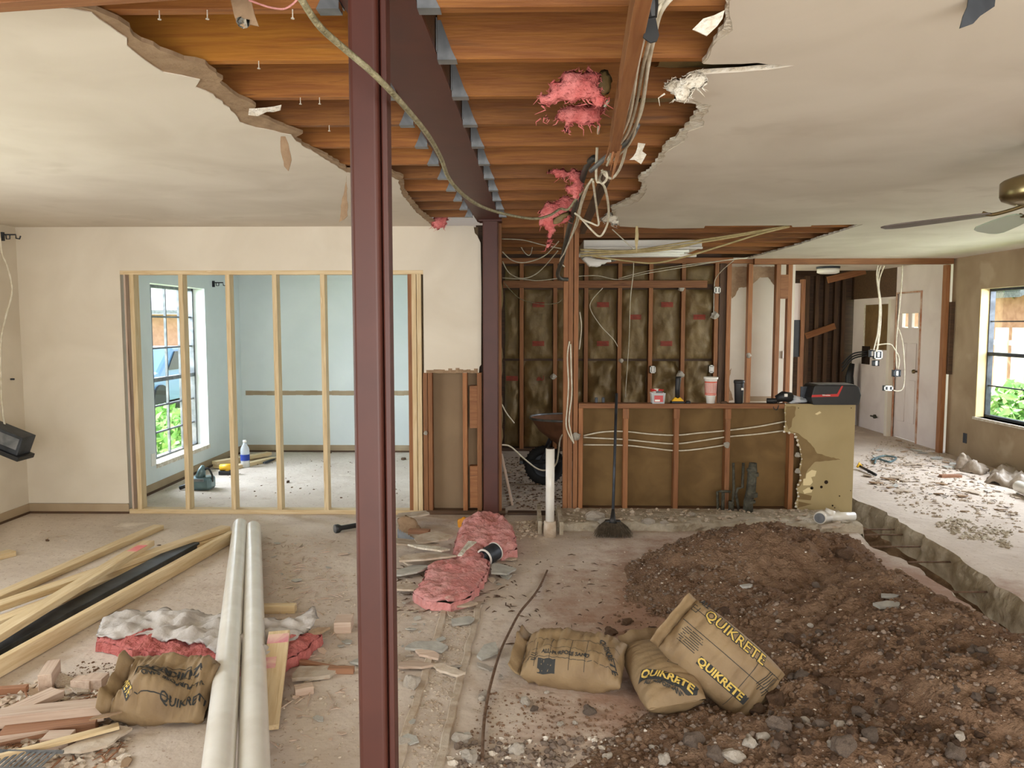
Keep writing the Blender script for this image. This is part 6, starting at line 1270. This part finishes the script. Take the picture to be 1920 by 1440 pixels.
MB().tube([Q(1402, 976), Q(1403, 940), Q(1408, 920), Q(1411, 880), Q(1412, 868)], [.044, .039, .040, .037, .031], 20).build('pipe_body', 'corr', t, smooth=True)
for (px, py, r_, h) in ((1412, 886, .046, 7), (1410, 878, .042, 6), (1409, 924, .050, 8), (1406, 938, .046, 5), (1402, 975, .052, 5)): MB().tube([Q(px, py+h), Q(px, py)], r_, 20).build('collar', 'corr', t, smooth=False, bevel=.006)
# ================================================================ BROOM
hb = dp(1149, 972, 5.84); ht = dp(1156, 738, 6.28); t = empty('push_broom', Vector((hb.x, 5.84, 0))); T(t, 'upright straw broom with worn bristles leaning on the bar wall', 'broom')
MB().tube([hb, ht], .0115, 12).build('handle', 'dmetal', t, smooth=True)
MB().tube([hb+(hb-ht).normalized()*.04, hb, hb-(hb-ht).normalized()*.07], [.035, .022, .012], 10).build('ferrule', 'black', t, smooth=True)
zz = hb.z-.02; mb = MB(); mb2 = MB()
for k in range(620):
    u = random.uniform(-1, 1); v = random.uniform(-1, 1); top = Vector((hb.x+u*.055, hb.y+v*.02, zz)); L = (zz-.004); bt = Vector((hb.x-.0+u*.135+random.uniform(-.02, .02), hb.y-.05+v*.05, .004+.03*random.random()**2)); mb.tube([top, top.lerp(bt, .5)+Vector((u*.006, 0, .006)), bt], [.0022, .0018, .0012], 3, caps=False)
mb.build('bristles', 'straw', t, fix=False)['kind'] = 'stuff'
MB().box((hb.x-.06, hb.y-.022, zz-.008), (hb.x+.06, hb.y+.022, zz+.008)).build('binding', 'black', t, bevel=.006)
# ================================================================ WHEELBARROW
wc = dp(1018, 880, 7.55); wx = wc.x+.02; wy = 7.7; t = empty('wheelbarrow', (wx, wy, 0)); T(t, 'rusty wheelbarrow with a black tyre standing in the stripped kitchen', 'wheelbarrow')
MB().lathe((wx, wy, .20), [(.20-.045+.045*math.cos(a), .045*math.sin(a)) for a in [2*math.pi*j/12 for j in range(12)]]+[(.20, 0)], 36, 'Y', closed=True).build('tyre', 'rubber', t, smooth=True)
for k in range(30):
    a = 2*math.pi*k/30; c = Vector((wx+.2*math.cos(a), wy, .20+.2*math.sin(a))); MB
MB().lathe((wx, wy, .20), [(.03, -.05), (.04, -.03), (.13, -.015), (.155, -.03), (.155, .03), (.13, .015), (.04, .03), (.03, .05)], 28, 'Y').build('wheel_rim', 'dmetal', t, smooth=True)
lug = MB()
for k in range(34):
    a = 2*math.pi*k/34; c = Vector((wx+.198*math.cos(a), wy, .20+.198*math.sin(a))); d = Vector((math.cos(a), 0, math.sin(a))); lug.tube([c+Vector((0, -.035, 0)), c+d*.006, c+Vector((0, .035, 0))], .006, 4)
lug.build('tyre_tread', 'rubber', t)
for s_ in (-1, 1):
    MB().tube([(wx-.22, wy+s_*.07, .24), (wx+.2, wy+s_*.09, .26), (wx+.55, wy+s_*.2, .36), (wx+1.25, wy+s_*.3, .62)], .02, 8).build('handle_rail', 'dmetal', t, smooth=True)
    MB().tube([(wx+.7, wy+s_*.22, .42), (wx+.75, wy+s_*.24, .0), (wx+.95, wy+s_*.26, .48)], .014, 8).build('leg', 'dmetal', t)
    MB().tube([(wx-.05, wy+s_*.08, .24), (wx+.06, wy+s_*.14, .47)], .012, 6).build('brace', 'dmetal', t)
MB().tube([(wx-.235, wy-.12, .25), (wx-.235, wy+.12, .25)], .018, 8).build('nose_bar', 'dmetal', t)
vs = []; fs = []; ne = 32; lv = [(0.42, .30, .20, .30), (.40, .44, .31, .52), (.38, .52, .36, .655), (.38, .535, .375, .66)]
cx = wx+.36
for q, (ox, rx, ry, z) in enumerate(((.08, .24, .17, .36), (.02, .44, .28, .56), (0, .50, .32, .68), (0, .515, .335, .69), (0, .50, .32, .675), (.02, .43, .27, .56), (.08, .22, .15, .375))):
    for j in range(ne): a = 2*math.pi*j/ne; vs.append((cx+ox+rx*math.copysign(abs(math.cos(a))**.8, math.cos(a)), wy+ry*math.copysign(abs(math.sin(a))**.8, math.sin(a)), z))
for q in range(6):
    for j in range(ne): fs.append((q*ne+j, q*ne+(j+1) % ne, (q+1)*ne+(j+1) % ne, (q+1)*ne+j))
fs += [tuple(range(ne-1, -1, -1)), tuple(6*ne+j for j in range(ne))]
MB().add(vs, fs).build('tray', 'barrow', t, smooth=True)
rimv = [Vector((cx+.51*math.copysign(abs(math.cos(a))**.8, math.cos(a)), wy+.33*math.copysign(abs(math.sin(a))**.8, math.sin(a)), .688)) for a in [2*math.pi*j/40 for j in range(41)]]
MB().tube(rimv, .012, 8).build('tray_rim', 'galv', t, smooth=True)
o = board('leaning_lath', dp(961, 947, 6.75), dp(940, 850, 6.75), .035, .02, 'pinkw'); T(o, 'dusty lath leaning at the left of the kitchen doorway', 'board')
# ================================================================ THINGS ON THE BAR
tb_ = bz
def onbar(px, Y=WF+.05): p = dp(px, 757, Y); return Vector((p.x, Y, tb_))
c = onbar(1332); t = empty('foam_cup', c); T(t, 'large white foam cup with red stripes on the bar top', 'cup'); sc_ = 6.5/F
MB().lathe(c, [(.034, 0), (.040, .06), (.046, .065), (.052, .20), (.060, .205), (.0605, .222), (.057, .222), (.050, .20), (.034, .01)], 32, closed=False).build('cup_body', 'white', t, smooth=True)
st_ = MB()
for k in range(26):
    a0, a1 = 2*math.pi*k/26, 2*math.pi*(k+.45)/26
    for z0, z1 in ((.092, .172),):
        r0, r1 = .0482, .0505; st_.add([(c.x+r0*math.cos(a0), c.y+r0*math.sin(a0), c.z+z0), (c.x+r0*math.cos(a1), c.y+r0*math.sin(a1), c.z+z0), (c.x+(r1+.0008)*math.cos(a1), c.y+(r1+.0008)*math.sin(a1), c.z+z1), (c.x+(r1+.0008)*math.cos(a0), c.y+(r1+.0008)*math.sin(a0), c.z+z1)], [(0, 1, 2, 3)])
for z0, z1, r0, r1 in ((.070, .078, .0474, .0477), (.082, .090, .0477, .0481), (.174, .186, .0508, .0513)): st_.lathe(c, [(r0+.0004, z0), (r1+.0006, z1)], 32, closed=True)
st_.build('red_stripes', mat('red_cup_print', hexc(214, 92, 66), rough=.6), t, fix=False)
c = onbar(1385, WF+.04); t = empty('black_tumbler', c); T(t, 'black travel tumbler with a lid on the bar top', 'tumbler')
MB().lathe(c, [(.030, 0), (.034, .005), (.041, .17), (.041, .175)], 28).build('body', 'black', t, smooth=True); MB().lathe(c, [(.044, .172), (.045, .180), (.044, .195), (.036, .198)], 28).build('lid', 'black', t, smooth=True); MB().box(c+Vector((.008, -.042, .115)), c+Vector((.026, -.036, .133))).build('label', 'white', t)
c = onbar(1233, WF+.03); t = empty('screw_tub', c); T(t, 'open clear tub with red label heaped with screws bags on the bar top', 'tub')
MB().add([(c.x+a*w_, c.y+b*w_*.7, c.z+z) for z, w_ in ((0, .05), (.09, .06)) for a, b in ((-1, -1), (1, -1), (1, 1), (-1, 1))], [(0, 1, 2, 3), (0, 1, 5, 4), (1, 2, 6, 5), (2, 3, 7, 6), (3, 0, 4, 7)]).build('tub_body', 'clear', t, fix=False)
MB().box(c+Vector((-.035, -.042, .015)), c+Vector((.038, -.0385, .07))).build('red_label', 'red', t); MB().box(c+Vector((-.03, -.0425, .02)), c+Vector((.012, -.0415, .035))).build('label_panel', 'white', t)
for k in range(7): me = rockmesh('w', 70+k, 2, .6, .5); o = link('wrapped_packet', me, ['red', 'white', 'red', 'galv', 'red', 'white', 'red'][k], t, (random.uniform(-.045, .045), random.uniform(-.02, .02), .09+random.uniform(0, .03))); o.scale = (.026, .018, .018)
c = onbar(1270, WF+.05); t = empty('cordless_work_light', c); T(t, 'black upright tool with a yellow base on the bar top', 'power tool')
MB().box(c+Vector((-.055, -.035, .0)), c+Vector((.055, .045, .018))).build('battery', 'black', t, bevel=.006); MB().add([(c.x+a*w_, c.y+b*w_*.6, c.z+z) for z, w_ in ((.018, .052), (.05, .024)) for a, b in ((-1, -1), (1, -1), (1, 1), (-1, 1))], [(0, 1, 2, 3), (4, 5, 6, 7), (0, 1, 5, 4), (1, 2, 6, 5), (2, 3, 7, 6), (3, 0, 4, 7)]).build('yellow_foot', 'yellow', t, bevel=.006)
MB().tube([c+Vector((0, 0, .04)), c+Vector((.0, 0, .13)), c+Vector((.004, 0, .20)), c+Vector((.004, 0, .225))], [.019, .021, .024, .022], 14).build('grip', 'black', t, smooth=True)
c = onbar(1290, WF+.02); o = MB().lathe(c, [(.022, 0), (.024, .01), (.018, .022)], 16).build('tape_roll', 'black', smooth=True); T(o, 'small black round object right of the yellow based tool', 'tape')
c = onbar(1358, WF+.02); o = MB().lathe(c, [(.03, 0), (.032, .008), (.02, .02)], 16).build('putty_lump', 'dwood', smooth=True); T(o, 'small brown lump on the bar top before the tumbler', 'lump')
for k, px in enumerate((1118, 1131)): c = onbar(px, WF+.08); o = box('small_can', c-Vector((.012, .01, 0)), c+Vector((.012, .01, .045)), 'dmetal', bevel=.004); T(o, f'small dim object at the left end of the bar top, {"left" if k == 0 else "right"} one', 'can', 'small dim objects on the bar')
# black tool heap
c = onbar(1460, WF+.05); t = empty('power_saw', c); T(t, 'black corded power tool lying on the bar top left of the cooler', 'power tool')
MB().tube([c+Vector((-.10, 0, .022)), c+Vector((-.03, -.01, .022)), c+Vector((0, 0, .03))], [.022, .022, .015], 12).build('battery_foot', 'black', t, smooth=True); MB().tube([c+Vector((-.02, 0, .035)), c+Vector((.03, -.01, .06)), c+Vector((.09, 0, .05)), c+Vector((.12, .01, .035))], [.03, .045, .045, .025], 12).build('motor_body', 'black', t, smooth=True)
MB().box(c+Vector((.028, -.058, .06)), c+Vector((.055, -.04, .085))).build('white_sticker', 'white', t, bevel=.003); MB().tube(smooth([c+Vector((-.05, -.03, .02)), c+Vector((-.06, -.055, -.03)), c+Vector((-.035, -.057, -.05)), c+Vector((-.02, -.055, -.02)), c+Vector((-.015, -.04, .02))]), .004, 6).build('hanging_strap', 'black', t, smooth=True)
me = rockmesh('w', 99, 3, .6, .35); c = onbar(1492, WF+.06); o = link('clear_plastic_bag', me, 'clear', None, c+Vector((0, 0, .03))); o.scale = (.085, .05, .055); T(o, 'crumpled clear plastic bag on the bar top beside the cooler', 'plastic')
# red striped black radio / cooler box
c = onbar(1558, WF+.03); t = empty('tool_radio_box', c); T(t, 'large black and red jobsite box at the right end of the bar', 'jobsite box'); w_ = .205; hh = .165
prof = [(-w_+.015, 0), (-w_-.003, .06), (-w_+.02, .155), (-w_+.04, hh), (w_-.05, hh), (w_-.02, .15), (w_, .08), (w_-.015, 0)]
MB().prism([(c.x+a, c.y-.11, c.z+b) for a, b in prof], (0, .24, 0)).build('casing', 'black', t, bevel=.012)
MB().prism([(c.x+a, c.y-.1115, c.z+b) for a, b in ((-w_+.0, .065), (-w_+.003, .082), (.004, .092), (.038, .158), (.052, .158), (.014, .070))], (0, .002, 0)).build('red_stripe', 'red', t)
MB().box(c+Vector((-w_+.05, -.105, hh)), c+Vector((w_-.06, .10, hh+.006))).build('lid', 'galv', t, bevel=.003)
v_, f_ = text_mesh('Milwaukee', .017, .0003); MB().add([(c.x-.085+v.x*.9, c.y-.1135, c.z+.081+v.y) for v in v_], f_).build('lettering', 'white', t, fix=False)
c = onbar(1514, WF+.07); o = box('grey_board_scrap', c+Vector((-.06, 0, 0)), c+Vector((.02, .012, .14)), 'dmetal'); T(o, 'grey sheet standing behind the left end of the jobsite box', 'sheet')
# ================================================================ RIGHT ROOM AND DINING ROOM THINGS
crumple('crumpled_plastic_sheet', [(1845, 905), (1870, 880), (1900, 886), (1935, 912), (1925, 925), (1890, 915)], 'plast', 'dusty crumpled plastic sheet against the right wall, nearer one', 'plastic', .06, .08, 7, .03, 'plastic sheets at the right wall')
crumple('crumpled_plastic_sheet', [(1795, 874), (1800, 868), (1830, 874), (1856, 888), (1840, 892), (1800, 884)], 'plast', 'dusty crumpled plastic sheet in the right corner, farther one', 'plastic', .07, .09, 8, .025, 'plastic sheets at the right wall')
px_tuft('crumpled_plastic_sheet', [(1790, 882), (1796, 858), (1806, 846), (1814, 860), (1814, 880), (1800, 886)], 8.6, 'plast', .06, 'upright wad of plastic in the corner of the right room', 'plastic', 'plastic sheets at the right wall', strands=0)
pipe('white_pipe', fl(1910, 912, .07), fl(1990, 945, .07), .055, 'pvc', 'white pipe end poking in at the right edge of the floor')
p = fl(1815, 823, 0); q = sx(1809, 820, XR-.004); o = box('wall_outlet', (XR-.006, q.y-.04, q.z-.07), (XR, q.y+.04, q.z+.05), 'dmetal', bevel=.003); T(o, 'dark outlet opening low on the tan wall', 'outlet')
a, b = fl(1606, 877, .02), fl(1642, 892, .01); t = empty('pry_tool', a); T(t, 'dark bar with a yellow tip on the floor right of the bar wall', 'hand tool'); MB().tube([a+Vector((.04, 0, .015)), b+Vector((0, 0, .01))], .015, 8).build('shaft', 'black', t, smooth=True); MB().tube([a+Vector((0, -.02, .01)), a+Vector((.03, 0, .05)), a+Vector((.05, 0, .02))], .014, 8).build('yellow_tip', 'yellow', t, smooth=True)
cable('green_hose_coil', [fl(1635, 862, .02), fl(1655, 855, .02), fl(1680, 858, .03), (fl(1668, 866, .02)), fl(1645, 860, .03), fl(1640, 868, .02)], .012, 'teal', 'dark tangle of cord on the far right room floor', 'cord')
# dining room
c = fl(380, 918, 0); t = empty('nail_gun_compressor', c); T(t, 'grey green nailer tool lying on the dining room floor', 'power tool')
MB().box(c+Vector((-.12, -.06, .0)), c+Vector((.10, .10, .13))).build('body', 'teal', t, bevel=.03); MB().tube([c+Vector((-.02, 0, .12)), c+Vector((0, 0, .20)), c+Vector((.01, 0, .24))], [.05, .035, .015], 12).build('head', 'teal', t, smooth=True)
MB().tube(smooth([c+Vector((.0, 0, .18)), c+Vector((.06, 0, .21)), c+Vector((.10, .0, .14)), c+Vector((.10, 0, .08))]), .01, 8).build('handle', 'black', t, smooth=True); MB().tube([c+Vector((-.12, 0, .05)), c+Vector((-.22, -.02, .02))], .02, 8).build('nose', 'black', t); MB().box(c+Vector((-.1, -.065, .09)), c+Vector((.04, -.055, .12))).build('magazine', 'galv', t, bevel=.004)
c = fl(424, 890, 0); t = empty('yellow_drill', c); T(t, 'yellow and black cordless tool beside the timber stack in the dining room', 'power tool'); MB().box(c+Vector((-.07, -.04, 0)), c+Vector((.07, .05, .045))).build('battery', 'black', t, bevel=.008); MB().tube([c+Vector((-.06, 0, .08)), c+Vector((.08, 0, .09))], .035, 12).build('motor', 'yellow', t, smooth=True); MB().tube([c+Vector((.02, 0, .03)), c+Vector((.01, 0, .08))], .024, 10).build('grip', 'yellow', t)
c = fl(460, 876, 0); t = empty('water_bottle', c); T(t, 'clear water bottle with a blue label in the dining room', 'bottle'); MB().lathe(c, [(.045, 0), (.05, .01), (.05, .20), (.042, .23), (.018, .27), (.018, .29)], 20).build('bottle_body', 'clear', t, smooth=True); MB().lathe(c, [(.02, .285), (.02, .31), (.012, .312)], 16).build('cap', 'white', t, smooth=True)
MB().lathe(c, [(.0508, .08), (.0508, .15)], 20, closed=True).build('label_band', mat('blue_label', hexc(50, 70, 150)), t, smooth=True)
for k, (px0, py0, px1, py1, z) in enumerate(((405, 875, 500, 852, .03), (420, 880, 512, 860, .02), (402, 868, 505, 850, .07))):
    o = board('lumber', fl(px0, py0, z), fl(px1, py1, z), .09, .038, 'new'); T(o, f'new timber in the dining room stack, {["lower left", "lower right", "topmost"][k]} one', 'lumber', 'timber stacked in the dining room')
o = board('metal_strip', fl(495, 868, .02), fl(516, 860, .02), .03, .02, 'dmetal'); T(o, 'short dark strip beside the timber stack in the dining room', 'strip')
for k, (px, py, s_) in enumerate(((757, 862, .05), (620, 850, .03), (683, 930, .07), (540, 905, .03))): chipobj('debris_chip', px, py, s_, 'dwood', ['dark lump near the dining room back corner', 'dark chip at the dining room back wall', 'brown curled chip on the dining floor beside the near column', 'dark chip in the middle of the dining floor'][k], 'debris', 'chips on the dining floor', th=.02)
# black flashlight tool on the floor left of near column
a, b = fl(628, 992, .03), fl(668, 985, .03); t = empty('flashlight', a); T(t, 'black flashlight shaped tool on the floor before the opening', 'hand tool'); MB().tube([a, a+(b-a)*.15, a+(b-a)*.3, b], [.035, .035, .02, .02], 14).build('barrel', 'black', t, smooth=True); MB().tube([a-(b-a)*.01, a], [.03, .03], 14).build('lens_ring', 'galv', t)
chipobj('twisted_root', 275, 1250, .09, 'paper', 'shaggy brown twisted scrap on the pale floor', 'debris', th=.025, asp=.3, yaw=-.3)
p = fl(30, 1420, .06); mb = MB()
for k in range(11): mb.box((p.x-.09+k*.02, p.y-.05, .05), (p.x-.08+k*.02, p.y+.05, .053))
mb.box((p.x-.11, p.y-.06, .045), (p.x+.14, p.y-.05, .055)).box((p.x-.11, p.y+.05, .045), (p.x+.14, p.y+.06, .055)); T(mb.build('slotted_metal_vent', 'galv'), 'slotted metal grille at the bottom left corner', 'metal scrap')
SUBP = {'door_knob': 'door_slab', 'lite': 'door_slab', 'tyre_tread': 'tyre', 'receptacle': 'housing', 'rim': ('housing', 'sleeve'), 'red_label': 'tub_body', 'label_panel': 'tub_body', 'red_stripes': 'cup_body', 'label': 'body', 'label_band': 'bottle_body', 'lettering': 'casing', 'red_stripe': 'casing', 'printed_lettering': 'sack_body', 'printed_bar': 'sack_body', 'muntins': 'window_frame', 'tube_holder': 'housing', 'tray_rim': 'tray', 'binding': 'ferrule', 'white_sticker': 'motor_body', 'bore': ('pipe', 'hub'), 'collar': 'pipe_body', 'hook': 'arm', 'cover_plate': 'housing'}
stem = lambda n: n.split('.')[0]
for r_ in [o for o in COL.objects if o.parent is None]:
    ks = list(r_.children)
    for c in ks:
        want = SUBP.get(stem(c.name)); want = (want,) if isinstance(want, str) else want
        if not want: continue
        q = [k for k in ks if stem(k.name) in want and k is not c]
        if q: c.parent = q[0]; c.matrix_parent_inverse = q[0].matrix_basis.inverted()
